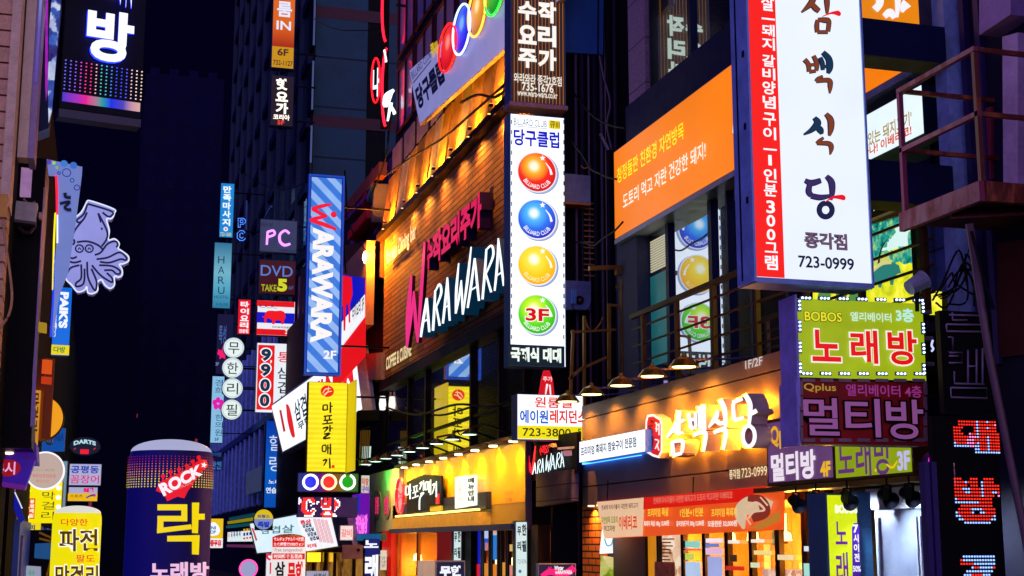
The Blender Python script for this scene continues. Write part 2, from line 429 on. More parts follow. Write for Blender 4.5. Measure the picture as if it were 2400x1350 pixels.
def dup(root, loc, label=None, rotz=None):
    r = root.copy(); COL.objects.link(r); r.location = loc
    if rotz is not None: r.rotation_euler.z = rotz
    if label: r["label"] = label
    for ch in list(root.children):
        c = ch.copy(); COL.objects.link(c); c.parent = r
        for g in ch.children:
            d = g.copy(); COL.objects.link(d); d.parent = c
    return r
def spot(parent, loc, target, power, col, size=90, blend=.6, rad=.05):
    """the lamp inside a fitting"""
    l = bpy.data.lights.new("lamp_light", 'SPOT'); l.energy = power; l.color = lin(col); l.spot_size = R(size); l.spot_blend = blend; l.shadow_soft_size = rad
    o = bpy.data.objects.new("lamp_light", l); COL.objects.link(o); o.parent = parent; o.location = loc
    o.rotation_euler = (Vector(target)-Vector(loc)).to_track_quat('-Z', 'Y').to_euler(); return o
def bulb(parent, loc, power, col, rad=.08):
    l = bpy.data.lights.new("lamp_light", 'POINT'); l.energy = power; l.color = lin(col); l.shadow_soft_size = rad
    o = bpy.data.objects.new("lamp_light", l); COL.objects.link(o); o.parent = parent; o.location = loc; return o
def block(name, label, cat, x0, x1, y0, y1, z0, z1, mat, kind=None, part="wall"):
    """a building: thing frame at its street corner, world aligned (u = x, -d = y, v = z)"""
    s = T(name, label, cat, (x0, y0, 0), 0, 0, None, kind)
    s.part(part, MB().box(0, x1-x0, -(y1-y0), 0, z0, z1), mat); return s
BLK = D('#0a0b12', .6, .2); STEEL = D('#8a8c98', .45, .5); DARK = D('#16171f', .5, .4); NAVY = D('#141a48', .45, .2)
WHT = D('#c9c9cf', .5); LILAC = D('#7d7fc0', .5, .1)
# ------------------------------------------------------------------ ground
g = MB(); g.add([(-400, -60, 0), (400, -60, 0), (400, 900, 0), (-400, 900, 0)], [(0, 1, 2, 3)])
tag(mk("ground", g, D('#1a1a1f', .55, .0, .4, .8)), kind="structure")
g = MB(); g.add([(-1.6, -40, .004), (8.6, -40, .004), (8.6, 300, .004), (-1.6, 300, .004)], [(0, 1, 2, 3)])
tag(mk("road", g, D('#24242a', .4, .0, .4, 1.5, .2)), kind="structure")
g = MB(); g.box(8.6, 11.0, -300, 40, .0, .13); tag(mk("pavement", g, BRICK('#4a4648', '#3c3a40', '#222228', .3, .3, .01, (0, 1))), kind="structure")
def zat(px, py, X): return at(px, py, X=X).z
# ------------------------------------------------------------------ building A: the restaurant with the terrace
YA = at(1365, 1070, X=10).y
A = T("restaurant_building", "dark stucco building with an open terrace above a wide brown shop fascia", "building", (10, YA, 0), -90)
U1 = YA-15.6
zb, zt = zat(1365, 1185, 10), zat(1365, 952, 10); zj1, zj2 = zat(1370, 1141, 10), zat(1370, 982, 10)
STUC = D('#3c4258', .8, 0, .4, 6, .5); FASC = D('#827260', .55, 0, .25, 1.5); NAVW = D('#131a44', .55, .1, .3)
m = MB()
for a, b in ((zb, zj1-.012), (zj1+.012, zj2-.012), (zj2+.012, zt)): m.box(0, U1-3.9, -.16, 0, a, b)
A.part("fascia", m, FASC)
A.part("terrace_deck", MB().box(0, U1, -1.55, -.165, zt-.25, zt-.06), D('#1b1e30', .7))
A.part("wall", MB().box(.02, U1, -9, -1.5, zt-.05, 30).box(.02, .5, -9, -.3, 0, zb).box(.02, U1, -9, -3.2, 0, zt-.3), D('#14162a', .8, 0, .3))
for u_ in (.25, .8, 1.5): A.part("assumed_soffit_downlight", MB().lathe([(0, 0), (.07, 0), (.07, .05), (0, .05)], 12, (u_, .10, zb-.03)), E('#ffd8a0', 3)); spot(A.e, (u_, .10, zb-.06), (u_-.1, .22, zb-2), 75, '#ffb060', 140, .8)  # downlights assumed under the soffit, added to brighten the brick pier
A.part("soffit", MB().box(.05, U1, -3.2, -.17, zb+.02, zb+.12), D('#5a4a35', .7))
# stucco end column of the terrace
u0, _ = A.uv(1458, 700, -1.15); A.part("stucco_column", MB().box(u0-.3, u0+.95, -1.62, -1.15, zt-.05, zat(1445, 563, 11.05)+.1), STUC)
# terrace windows
A.pd = -1.4
u0, va = A.uv(1516, 560); u1, _ = A.uv(2185, 560); vb = zt-.04; vt = zat(1445, 563, 11.05)+.25
A.part("window_glass", MB().box(u0, u1, -1.46, -1.44, vb, vt), GLASS((.75, .85, .95), .62, (.004, .012, .02)))
FR = D('#1c2340', .4, .5)
for px, w in ((1516, .10), (1569, .16), (1671, .17), (1712, .07), (1765, .1), (1850, .1), (1930, .1)):
    u, _ = A.uv(px, 700); A.part("window_frame", MB().box(u-w/2, u+w/2, -1.44, -1.36, vb, vt), FR)
ua, v1 = A.uv(1521, 565); ub, _ = A.uv(1561, 600); _, v0 = A.uv(1521, 640)
m = MB()
for i in range(13): m.box(ua, ub, -1.435, -1.425, v0+(v1-v0)*i/13, v0+(v1-v0)*(i+.62)/13)
A.part("window_blind", m, E('#c9c2a2', .8))
ua, v1 = A.uv(1521, 650); _, v0 = A.uv(1521, 860)
A.part("window_panel", MB().box(ua, ub, -1.437, -1.43, v0, v1), E('#1f6d74', .55, .4))
A.pd = 0
# upper navy band and third storey window
u0, z1 = A.uv(1466, 252, -1.1); _, z0 = A.uv(1466, 350, -1.1); u1, _ = A.uv(2015, 60, -1.1)
A.part("parapet_band", MB().box(u0, u1, -1.6, -1.1, zat(1445, 563, 11.05)+.02, z1), NAVW)
A.part("upper_wall", MB().box(u0+.05, U1, -2.2, -1.45, z1, 24), D('#141629', .8))
ua, _ = A.uv(1473, 150, -1.3); ub, _ = A.uv(1512, 150, -1.3)
A.part("granite_pilaster", MB().box(ua, ub, -1.45, -1.3, z1, 24), D('#8d7488', .75, 0, .45, 14, .3, (2, 1.05, .025, .1)))
ua, _ = A.uv(1524, 150, -1.38); ub, _ = A.uv(1760, 150, -1.38)
A.part("upper_glass", MB().box(ua, ub, -1.45, -1.36, z1, 24), GLASS((.65, .9, .85), .55, (.003, .016, .02)))
ua, _ = A.uv(1618, 150, -1.33); A.part("window_mullion", MB().box(ua, ua+.16, -1.36, -1.28, z1, 24), FR)
# brick pier and shop front under the fascia
BK = BRICK('#ff9422', '#f07c14', '#1c1008', .46, .145, .018)
ua, _ = A.uv(1367, 1270, -.2); ub, _ = A.uv(1413, 1270, -.2)
A.part("brick_pier", MB().box(ua-.05, ub, -.5, -.2, 0, zb), BK)
ub2, _ = A.uv(1512, 1290, -.3)
A.part("shop_wall", MB().box(ub, ub2, -.6, -.3, 0, zb), D('#4a3c48', .7))
A.pd = -.3
def pane(px0, px1, mat, name="shop_window", z0=.1, z1=None, d=-.34, fr=.05, fm=None, S=A):
    u0, _ = S.uv(px0, 1290); u1, _ = S.uv(px1, 1290); z1 = z1 or zb
    o = S.part(name, MB().box(u0, u1, d-.02, d, z0, z1), mat)
    m = MB()
    for x in (u0, u1): m.box(x-fr, x+fr, d-.03, d+.06, z0, z1)
    S.part("frame", m, fm or D('#2b1c10', .4, .3), parent=o)
WARM = LITROOM('#d07a10', '#ffc04a', '#5a2c06', .95); WARM2 = LITROOM('#e08c18', '#fff0c0', '#7a4208', 1.0, 3.4, 4.2); COOL = LITROOM('#b58a48', '#e8f4ff', '#2c5a74', 1.0, 2.6, 3.2)
for a, b, mt in ((1512, 1543, E('#d88a14', .8, .3)), (1545, 1600, LITROOM('#e7b890', '#ffe9d0', '#8a4a20', .9)), (1602, 1650, COOL), (1652, 1703, COOL), (1706, 1760, WARM), (1762, 1822, WARM2), (1826, 1885, WARM), (1890, 1944, WARM2)): pane(a, b, PANE() if a > 1600 else mt)
# the room behind the panes
ua, _ = A.uv(1512, 1290, -.5); ub, _ = A.uv(1946, 1290, -.5)
A.part("room_wall", MB().box(ua-.5, ub+.6, -3.15, -3.05, 0, zb).box(ub+.5, ub+.6, -3.05, -.4, 0, zb).box(ua-.5, ua-.4, -3.05, -.62, 0, zb), D('#c88a38', .6, 0, .35, 2.5, 0, (0, .9, .03, .5)))
A.part("room_ceiling", MB().box(ua-.4, ub+.5, -3.05, -.4, zb-.12, zb-.02), D('#d0a868', .7)); A.part("room_floor", MB().box(ua-.4, ub+.5, -3.05, -.4, .0, .05), D('#5a3a20', .5))
A.part("room_counter", MB().box(ua+.8, ua+4.2, -2.4, -1.8, .05, 1.1).box(ua+4.9, ub-.2, -2.2, -1.6, .05, .8), D('#6a3a18', .5))
rr = random.Random(4)
for i in range(16):
    x = ua+rr.uniform(0, ub-ua); z = rr.uniform(1.0, zb-.7); w_ = rr.uniform(.15, .42); h_ = rr.uniform(.2, .6)
    A.part("wall_poster", MB().box(x, x+w_, -3.04, -3.0-.002*i, z, z+h_), D(rr.choice(['#e8e0d0', '#d8d0c0', '#2a6a9a', '#b02818', '#e8c060', '#3a2010', '#f0f0f0', '#4a8a5a']), .5))
for i in range(7):
    x = ua+.5+i*(ub-ua-.8)/6; d_ = -1.0-(i % 3)*.6
    A.part("assumed_pendant_lamp", MB().lathe([(.0, .0), (.11, .0), (.09, .14), (.02, .18), (.02, .5)], 12, (x, -d_, zb-.75)), E('#ffd890', 5)); bulb(A.e, (x, -d_, zb-.95), 260, '#ffb54a', .1)  # pendants and their bulbs assumed, to light this room from inside
for i in range(3): A.part("drinks_fridge", MB().box(ua+1.1+i*.9, ua+1.9+i*.9, -3.0, -2.5, .05, 2.0), LITROOM('#88a8c0', '#f0ffff', '#204050', .9, 6, 5))  # glowing fridges added for cooler light among the orange
A.pd = 0
# steel shutter bay right of the shop
ua, _ = A.uv(2052, 1250, -.2); ub, _ = A.uv(2208, 1250, -.2); zc = zat(2060, 1150, 10)
A.part("steel_door", MB().box(ua, ub, -.5, -.2, 0, zc), D('#a8b4c4', .42, .25, .25, 1.2))
m = MB()
for px in (2062, 2152, 2160, 2200):
    u, _ = A.uv(px, 1250, -.2); m.box(u-.02, u+.02, -.2, -.17, 0, zc-.35)
_, v = A.uv(2060, 1195, -.2); m.box(ua, ub, -.2, -.08, v, v+.28)
A.part("door_trim", m, D('#c8ccd4', .35, .5))
S = A
A.pd = -.33
for a, b, y0, y1, h in ((1606, 1644, 1268, 1284, '#8ae0d0'), (1606, 1644, 1286, 1290, '#f06080'), (1606, 1630, 1296, 1312, '#d0e060'), (1610, 1646, 1316, 1350, '#b8d8f8'), (1656, 1699, 1262, 1272, '#f4f8ff'), (1656, 1690, 1274, 1282, '#6090e0'), (1656, 1699, 1284, 1300, '#f0c8e8'), (1664, 1699, 1304, 1350, '#a8b8f0'), (1712, 1740, 1266, 1274, '#fff8e8'), (1718, 1734, 1300, 1316, '#3a2a18'), (1708, 1752, 1326, 1336, '#e03020'), (1768, 1800, 1264, 1272, '#fffbe8'), (1775, 1818, 1290, 1300, '#ffe890'), (1768, 1790, 1318, 1330, '#e8f0c0'), (1832, 1870, 1300, 1312, '#ffe8b0'), (1895, 1930, 1280, 1292, '#e8f8ff'), (1895, 1915, 1320, 1350, '#b0f0e0')):
    A.patch(a, y0, y1, b, E(h, .8, .2, False), name="glass_poster")  # paper given a glow in place of room light through it
for i in range(9): A.patch(1562, 1262+i*8, 1265+i*8, 1590-(i*7) % 12, D('#a05030', .6), name="menu_line")
A.patch(1548, 1316, 1350, 1596, D('#c07850', .6, 0, .6, 6), name="menu_photo"); A.pd = 0
# terrace railing
YR = at(1482, 800, X=10.1).y
RL = T("terrace_railing", "bronze metal railing of bars and posts along the terrace above the brown fascia", "railing", (10, YR, zt), -90)
hr = zat(1480, 733, 10)-zt; LEN = YR-15.6; BRZ = D('#6d4a22', .45, .6, .3)
RL.part("handrail", MB().box(-.05, LEN, -.16, -.06, hr-.09, hr), BRZ)
for k in range(1, 5): RL.part("rail", MB().box(0, LEN, -.125, -.095, hr*(k-.35)/4.6, hr*(k-.35)/4.6+.035), BRZ)
for px in (1484, 1562, 1648, 1748, 1862, 1992, 2141):
    k_ = RL.uv(px, 1272-(1272-760)*1.0, .1)[0]; RL.part("post", MB().box(k_-.045, k_+.045, -.15, -.07, -.02, hr-.09), BRZ)
# ------------------------------------------------------------------ building B: brick pub building
Bd = T("pub_building", "tall dark building with a lit brick band and a slanted ribbed eave", "building", (9.7, 50.3, 0), -90)
BU = 50.3-31.4
zb0, zb1 = zat(893, 897, 9.7), zat(893, 573, 9.7)
zf = zat(945, 1243, 9.7)
Bd.part("wall", MB().box(0, BU, -9, -.35, zf-.05, 34).box(0, BU, -9, -3.0, 0, zf-.05).box(BU-.15, BU, -3.0, -.35, 0, zf-.05), D('#1a1826', .8, 0, .4))
Bd.part("brick_wall", MB().box(0, BU, -.34, 0, zb0, zb1), BRICK('#b08044', '#6e4628', '#140a06', 1.5, .17, .02))
Bd.part("brick_foot", MB().box(-.05, BU, -.34, .12, zb0-.35, zb0-.004), D('#2a1c26', .6))
# gutter and mansard eave
ze = zat(905, 430, 9.85)
Bd.part("gutter", MB().box(-.2, BU, -.02, .28, zb1+.004, zb1+.22), D('#1c141c', .5, .3))
m = MB(); n = 15; L0 = -.15
for i in range(n):
    a = L0+(BU-L0)*i/n; b = L0+(BU-L0)*(i+.80)/n
    p = [(a, -.12, zb1+.24), (b, -.12, zb1+.24), (b+.0, .15, ze), (a+.0, .15, ze)]
    q = [(x, y+.06, z-.0) for x, y, z in p]
    m.add(p+q, [(0, 1, 2, 3), (7, 6, 5, 4), (0, 4, 5, 1), (3, 2, 6, 7), (0, 3, 7, 4), (1, 5, 6, 2)], (0, 0, 1, 0, 2, 0, 1)[i % 7])
Bd.part("eave_panel", m, [D('#c08a38', .6, 0, .45, 2.2, .4), D('#b09878', .6, 0, .45, 2.2, .4), D('#7a5424', .6, 0, .45, 2.2, .4)])
eb = MB(); eb.add([(L0, .0, zb1+.2), (BU, .0, zb1+.2), (BU, .26, ze-.02), (L0, .26, ze-.02)], [(0, 1, 2, 3)]); Bd.part("eave_back", eb, D('#120c10', .8))
m = MB().box(0, BU, -1.2, -.22, ze+.02, ze+1.15)
Bd.part("upper_ledge", m, D('#221a2c', .7))
m = MB()
for i in range(9): m.box(.3+i*2.1, 1.9+i*2.1, -.22, -.18, ze+.12, ze+1.05)
Bd.part("ledge_panel", m, D('#77647c', .6, 0, .5, 2))
# eave uplights: unseen small fittings, assumed and added to light eave and brick
UP = T("assumed_eave_uplight", "small warm floodlight assumed on the gutter shining up the ribbed eave", "lamp", (9.35, 48.6, zb1+.26), -90, group="assumed floodlights along the gutter of the ribbed eave")
UP.e.scale = (.6, .6, .6); UP.part("housing", MB().box(-.09, .09, -.08, .08, 0, .10), DARK); UP.part("assumed_down_lens", MB().box(-.06, .06, .02, .14, -.36, -.34), E('#ffc860', 2)); UP.part("lens", MB().box(-.07, .07, -.06, .06, .10, .12), E('#ffc860', 2))  # housing and both lenses assumed, for light up the eave and down the brick
spot(UP.e, (0, -.12, .16), (0, .65, 1.0), 420, '#ffac28', 165, .9); spot(UP.e, (0, -.08, -.38), (0, .30, -2.5), 360, '#ffa23c', 150, .9)
for y in (45.3, 43.1, 40.9, 38.7, 36.5, 34.3, 32.4): dup(UP.e, (9.35, y, zb1+.26))
# upper windows of the pub building, plane set back
Bd.pd = -.35
zu = zat(1183, 100, 10.05)
for k in range(6):
    for j in range(3):
        ua, ub = .6+k*3.05, 3.25+k*3.05; va = ze+1.6+j*2.9
        o = Bd.part("upper_window", MB().box(ua, ub, -.345, -.33, va, va+2.35), GLASS((.75, .72, .9), .22, (.30, .28, .46)))
        fm = MB(); 
        for x in (ua, (ua+ub)/2, ub): fm.box(x-.05, x+.05, -.345, -.26, va, va+2.35)
        fm.box(ua-.05, ub+.05, -.345, -.24, va-.07, va); fm.box(ua-.05, ub+.05, -.345, -.24, va+2.35, va+2.42)
        Bd.part("frame", fm, D('#2a1028', .5, .2), parent=o)
# second storey glass band between the brick band and the lower fascias
Bd.pd = -.15
u0, v1 = Bd.uv(900, 905); z0 = zat(945, 1098, 9.7)
Bd.part("glass_band", MB().box(.3, BU-.1, -.345, -.15, z0-.3, zb0-.36), GLASS((1, 1, .95), .8, (.012, .006, .012)))
for px in (905, 962, 1003, 1110, 1176, 1236):
    u, _ = Bd.uv(px, 950); Bd.part("window_post", MB().box(u-.09, u+.09, -.15, -.05, z0-.3, zb0-.36), D('#1a0f16', .5, .3))
Bd.part("window_rail", MB().box(.3, BU-.1, -.149, -.09, z0+.95, z0+1.03), D('#1a0f16', .5, .3))
Bd.pd = 0
# street level of the pub building
zf = zat(945, 1243, 9.7)
Bd.pd = -.1
def pane2(px0, px1, mat, **k): pane(px0, px1, mat, S=Bd, z1=zf-.02, d=-.2, **k)
u0, _ = Bd.uv(905, 1300); u1, _ = Bd.uv(927, 1300); Bd.part("red_column", MB().box(u0, u1, -.3, .05, 0, zf), E('#d00c0c', .75, .15))
pane2(928, 974, PANE(), fm=D('#a85a10', .5)); pane2(976, 1022, PANE(), fm=D('#a85a10', .5))
ua, _ = Bd.uv(915, 1300); ub, _ = Bd.uv(1050, 1300); uc = BU-.2
Bd.part("room_wall", MB().box(ua, uc, -2.98, -2.9, 0, zf-.06).box(ua-.1, ua, -2.98, -.35, 0, zf-.06), D('#d89038', .6, 0, .35, 2.5, 0, (0, .7, .03, .5))); Bd.part("room_floor", MB().box(ua, uc, -2.9, -.35, 0, .05), D('#5a3a20', .5)); Bd.part("room_partition", MB().box(ub, ub+.1, -2.9, -.35, .05, zf-.06), D('#7a1a10', .6))
for i in range(14):
    x = ua+rr.uniform(.2, uc-ua-.8); z = rr.uniform(1.0, zf-.9); w_ = rr.uniform(.3, .8); h_ = rr.uniform(.3, .8)
    Bd.part("wall_poster", MB().box(x, x+w_, -2.89, -2.86-.002*i, z, z+h_), D(rr.choice(['#f0e8d8', '#e8e0c0', '#e06020', '#c02818', '#f0d070', '#3a2010', '#f0f0f0', '#2a5ab0']), .5))
for i in range(9):
    x = ua+.7+i*(uc-ua-1.4)/8; d_ = -.9-(i % 3)*.6
    Bd.part("assumed_pendant_lamp", MB().lathe([(.0, .0), (.16, .0), (.13, .2), (.03, .26), (.03, .6)], 12, (x, -d_, zf-1.0)), E('#ffe0a0', 5)); bulb(Bd.e, (x, -d_, zf-1.2), 190 if x < ub else 60, '#ffb54a', .1)  # assumed pendants with bulbs, added so the pub room is lit
u0, _ = Bd.uv(1024, 1300); u1, _ = Bd.uv(1062, 1300); Bd.part("red_panel", MB().box(u0, u1, -.3, -.1, 0, zf), E('#8a0808', .5, .2))
u0, _ = Bd.uv(1084, 1300); u1, _ = Bd.uv(1108, 1300); Bd.part("dark_pier", MB().box(u0, u1, -.3, -.05, 0, zf), D('#1c120c', .6))
for a, b, mt in ((1110, 1124, E('#1420c0', .8)), (1128, 1142, PANE()), (1148, 1162, PANE()), (1170, 1182, PANE()), (1186, 1200, PANE())): pane2(a, b, mt, fr=.05, fm=D('#15101c', .4, .3))
for a, b, y0, y1, h in ((1129, 1141, 1232, 1262, '#c8d8ff'), (1129, 1141, 1262, 1290, '#2858d0'), (1131, 1140, 1272, 1290, '#f08a20'), (1149, 1161, 1230, 1255, '#b0d0f0'), (1150, 1160, 1236, 1250, '#f08a20'), (1149, 1161, 1256, 1312, '#2a80e0'), (1128, 1142, 1320, 1350, '#e89020'), (1148, 1162, 1322, 1350, '#f08818'), (1170, 1181, 1318, 1350, '#e8a030'), (1188, 1199, 1324, 1350, '#f09080'), (1188, 1199, 1276, 1292, '#f0c070'), (1110, 1118, 1322, 1350, '#e01010')):
    Bd.patch(a, y0, y1, b, E(h, .8, .1, False), d1=-.17, name="door_poster")  # posters given a glow to brighten the dark doors
u0, _ = Bd.uv(1238, 1300); Bd.part("timber_pier", MB().box(u0, BU, -.3, .0, 0, zf), D('#3a2416', .7))
Bd.pd = 0
# ------------------------------------------------------------------ building behind it, low and cluttered
Bb = T("low_building", "dark low building behind the brick pub with a timber beam across it", "building", (9.9, 83, 0), -90)
zl = zat(850, 395, 9.9); LB = 83-50.6
Bb.part("wall", MB().box(0, LB, -6, 0, 0, zl-3.4), D('#241626', .8)); Bb.part("upper_storey", MB().box(0, LB, -6, -.6, zl-3.4, zl), D('#1c1430', .8))
for i in range(11): Bb.part("upper_louvre", MB().box(.6+i*2.9, 1.1+i*2.9, -.6, -.5, zl-3.2, zl-.4), D('#5a2a6a', .5))
a0, a1 = Bb.uv(806, 505, .3), Bb.uv(898, 395, .3)
Bb.part("timber_beam", MB().bar((a0[0], -.3, a0[1]), (a1[0], -.3, a1[1]), .3, .5), D('#7a3a30', .7))
p = [Bb.uv(*q, .25) for q in ((803, 655), (803, 575), (893, 560), (893, 650))]
Bb.part("boarded_box", MB().prism(p, 0, .25), D('#4a2810', .75, 0, .4, 2, .4))
p = [Bb.uv(*q, .35) for q in ((826, 890), (830, 832), (892, 826), (892, 890))]
Bb.part("beige_box", MB().prism(p, 0, .35), D('#a88878', .6))
for q0, q1, r, h in (((860, 480), (885, 400), .22, '#b01850'), ((872, 470), (893, 395), .2, '#3a7a90'), ((815, 520), (870, 460), .2, '#6a2a80'), ((835, 555), (880, 500), .35, '#c01020'), ((885, 520), (893, 430), .25, '#55506a')):
    b0, b1 = Bb.uv(*q0, .2), Bb.uv(*q1, .2)
    Bb.part("folded_awning", MB().bar((b0[0], -.2, b0[1]), (b1[0], -.2, b1[1]), r*2, r), D(h, .6))
# ------------------------------------------------------------------ tall building with blue pipes
Cc = T("office_tower", "tall dark tower with concrete panel end wall and rows of blue lit fins", "building", (11.5, 140, 0), -90)
CU = 140-84.0
Cc.part("wall", MB().box(0, CU, -14, 0, 0, 62), D('#05070e', .6, .1, .4, .6))
CONC = D('#254a5c', .85, 0, .4, .5, .2, (2, 3.2, .12, .25))
Ce = MB()
for a, b in ((.15, 3.4), (4.6, 8.6), (8.9, 12.5)): Ce.add([(CU+.08, a, 0), (CU+.08, b, 0), (CU+.08, b, 62), (CU+.08, a, 62)], [(0, 1, 2, 3)])
Cc.part("concrete_panel", Ce, CONC)
m = MB()
for z in (27.6, 34.6, 41.6, 20.6):
    m.add([(CU+.1, .1, z), (CU+.1, 12.6, z), (CU+.1, 12.6, z+.75), (CU+.1, .1, z+.75)], [(0, 1, 2, 3)])
Cc.part("brick_course", m, D('#4a2a34', .8))
wg = GLASS((.25, .5, .75), .28, (.004, .012, .03)); w0 = None
for i in range(10):
    for j in range(9):
        if w0 is None: w0 = Cc.part("window", MB().box(-1.4, 3.2, 0, .12, 0, 3.1), wg); o = w0
        else: o = w0.copy(); COL.objects.link(o); o.parent = Cc.e
        o.location = (CU-2.4-i*5.8, 0, 12+j*4.1)
for q in (((578, 470), (577, 540)), ((602, 545), (636, 484))):
    a_, b_ = Cc.uv(*q[0], .6), Cc.uv(*q[1], .6); Cc.part("steel_brace", MB().bar((a_[0], -.6, a_[1]), (b_[0], -.6, b_[1]), .12), D('#6aa0f0', .3, .6))
m = MB()
for i in range(10): m.box(.2+i*5.8, .6+i*5.8, 0, .4, 3, 62)
Cc.part("fin", m, D('#1a3050', .5, .3))
m = MB()
for j in range(15): m.box(0, CU, 0, .3, 2.9+j*4.1, 3.5+j*4.1)
Cc.part("floor_band", m, D('#101c44', .5, .2))
# street level of that side: dark shops
Cd = T("corner_shop_building", "dark narrow building low down behind the stacked round signs", "building", (10.6, 140, 0), -90)
Cd.part("wall", MB().box(0, 55, -.9, 0, 0, zat(640, 985, 10.6)), D('#0d1030', .7, .1))
m = MB(); zz = zat(640, 985, 10.6)
for i in range(16): m.tube([(1+i*3.3, -.2, 5), (1+i*3.3, -.2, zz+6)], .2, 6)
Cd.part("drain_pipe", m, D('#86b0f0', .4, .4))
Cd.part("cornice", MB().box(0, 55.3, 0, .5, zz-.2, zz+.25), D('#3a62a0', .5, .3))
m = MB()
for i in range(12): m.box(2+i*4.4, 5.2+i*4.4, 0, .08, 4.6, 8.2)
Cd.part("window", m, GLASS((.4, .5, .9), .3, (.01, .016, .07)))
# ------------------------------------------------------------------ far end of the street and the left row
for i, (x0, x1, y, h, lab) in enumerate(((-14, 4.5, 190, 46, "dark far block closing the end of the street, lower half behind oval sign"), (4.5, 17, 230, 78, "tall dark far tower rising behind the round topped dark blue pillar"), (-30, -9, 150, 60, "dark far block over the left row of shops"))):
    s = block("far_building", lab, "building", x0, x1, y, y+25, 0, h, D('#070830', .9, 0, .3, .2))
    w0 = None; na = int((x1-x0)/3.1); nb = min(int(h/3.6), 90//na)
    for a in range(na):
        for b in range(nb):
            if w0 is None: w0 = s.part("window", MB().box(0, 1.4, 0, .06, 0, 1.7), D('#090a34', .9, 0, .1)); o = w0
            else: o = w0.copy(); COL.objects.link(o); o.parent = s.e
            o.location = (.6+a*3.1, 0, 3+b*h/nb)
    for k in range(7):
        a = random.randrange(na); b = random.randrange(1, min(6, nb)); s.part("lit_window", MB().box(.7+a*3.1, 1.1+a*3.1, .06, .1, 3.2+b*h/nb, 3.8+b*h/nb), E('#a03038', .5, 0, False))
Lf = T("row_building", "black shop building running along the left edge of the street", "building", (-1.35, 24.5, 0), 90)
Lf.part("wall", MB().box(0, 70, -10, 0, 0, 12), D('#030308', .9, 0, .3)); 
for i in range(9): Lf.part("shop_window", MB().box(2+i*7.5, 6.5+i*7.5, 0, .1, .1, 2.9), E('#2c3a86', .35, .5))
# ================================================================== signs on the right hand row
BLD = .035
CABB = D('#46608c', .45, .3); CABV = D('#4c4488', .45, .3)
# --- billiard club blade sign
S = sign("billiard_sign", "tall white backlit blade sign with four coloured balls in a column", "shop sign", 1195, 1325, 265, 857, Y=30.6, dep=.5, cab=D('#5a8cb4', .4, .3), face=E('#eef1f6', 1.5, .10), frame=.02, wall=9.85)
for cy_, cs, rim in ((404, ('#fff6d8', '#ffb020', '#f01c08', '#c80808'), '#e8e8ee'), (514, ('#e8f6ff', '#48b4f4', '#0a6ae8', '#0418b8'), '#f0f2f8'), (622, ('#fffbe0', '#ffe040', '#ffc808', '#f8a800'), '#f0f2f8'), (737, ('#ffffc8', '#c8f020', '#58d810', '#28b008'), '#f0f2f8')):
    S.dot(1262, cy_+3, 48.5, L('#9fb4dc', .9), name="ball_shadow", d1=.010); S.dot(1258, cy_, 47.5, L(rim), name="ball_rim", d1=.014)
    cu, cv = S.uv(1258, cy_); k = abs(S.uv(1258, cy_-100)[1]-cv)/100
    S.dot(1258, cy_, 44.5, BALL(cu, cv, 44.5*k, *cs), name="printed_ball", d1=.018)
    S.arc("BILLIARD CLUB", 1258, cy_, 29, 39, -147, -33, L('#ffffff' if cy_ != 622 else '#fff2b0'), d=.022, bold=.01)
    st = [(1271+(7.5 if i % 2 == 0 else 3.3)*math.sin(i*math.pi/5), cy_-33-(7.5 if i % 2 == 0 else 3.3)*math.cos(i*math.pi/5)) for i in range(10)]
    S.poly(st, L('#ffffff'), d1=.022, name="star"); S.strokes([[(1278, cy_-22, 1.5), (1288, cy_-8, 4), (1292, cy_+6, 6)]], L('#ffffff'), d1=.022, name="highlight")
S.put("3F", 1231, 722, 752, 1286, L('#ffffff'), bold=.07, d=.026, grow=.06); S.put("3F", 1231, 722, 752, 1286, L('#d80a14'), bold=.03, d=.030)
S.put("BILLARD CLUB", 1204, 277, 293, 1281, L('#1c5470'), bold=.0); S.patch(1204, 295, 296.5, 1282, L('#8a98a8'), name="rule")
S.patch(1286, 282, 302, 1312, L('#e8d414'), name="badge"); S.put("큐III", 1288, 284, 300, 1311, L('#6a5a08'), bold=.02)
S.put("당구클럽", 1203, 302, 341, 1310, L('#0a14c0'), bold=.03)
S.patch(1190, 807, 856, 1322, L('#0c2430', .8), name="footer"); S.put("국제식 대대", 1196, 813, 847, 1314, L('#f4fff4'), bold=.05)
lb = S.part("led_bar", MB().box(-.012, .012, .008, .02, -.06, .04), D('#1c5a58', .5))
for i in range(22):
    for x in (1199, 1321):
        o = lb if (i, x) == (0, 1199) else lb.copy()
        if o is not lb: COL.objects.link(o); o.parent = S.e
        u, v = S.uv(x, 285+i*24); o.location = (u, 0, v)
# --- brown striped sign above it
S = sign("menu_sign", "brown blade sign with gold pinstripes and big white letters above the ball sign", "shop sign", 1196, 1325, -330, 238, Y=30.6, dep=.5, cab=D('#4a6a92', .4, .3), face=STRIPE('#2c1404', '#b87008', .086, .17, k=.9), frame=.025, wall=9.85)
S.part("sill", MB().box(-.03, S.w+.03, -.5, .06, -.10, -.004), D('#b08a90', .5))
for i, (a, b) in enumerate((("수", "작"), ("요", "리"), ("주", "가"))):
    y = 3+i*56
    S.put(a, 1214, y-2, y+43, 1257, L('#fbf6ec'), bold=.045); S.put(b, 1260, y-1, y+49, 1303, L('#fbf6ec'), bold=.045)
S.put("와라와라 종각2호점", 1203, 171, 194, 1315, L('#f0e8d8'), bold=.02); S.put("735-1676", 1222, 193, 213, 1296, L('#f0e8d8'), bold=.02); S.put("www.wara-wara.co.kr", 1211, 210, 225, 1305, L('#f0e8d8'), bold=.015)
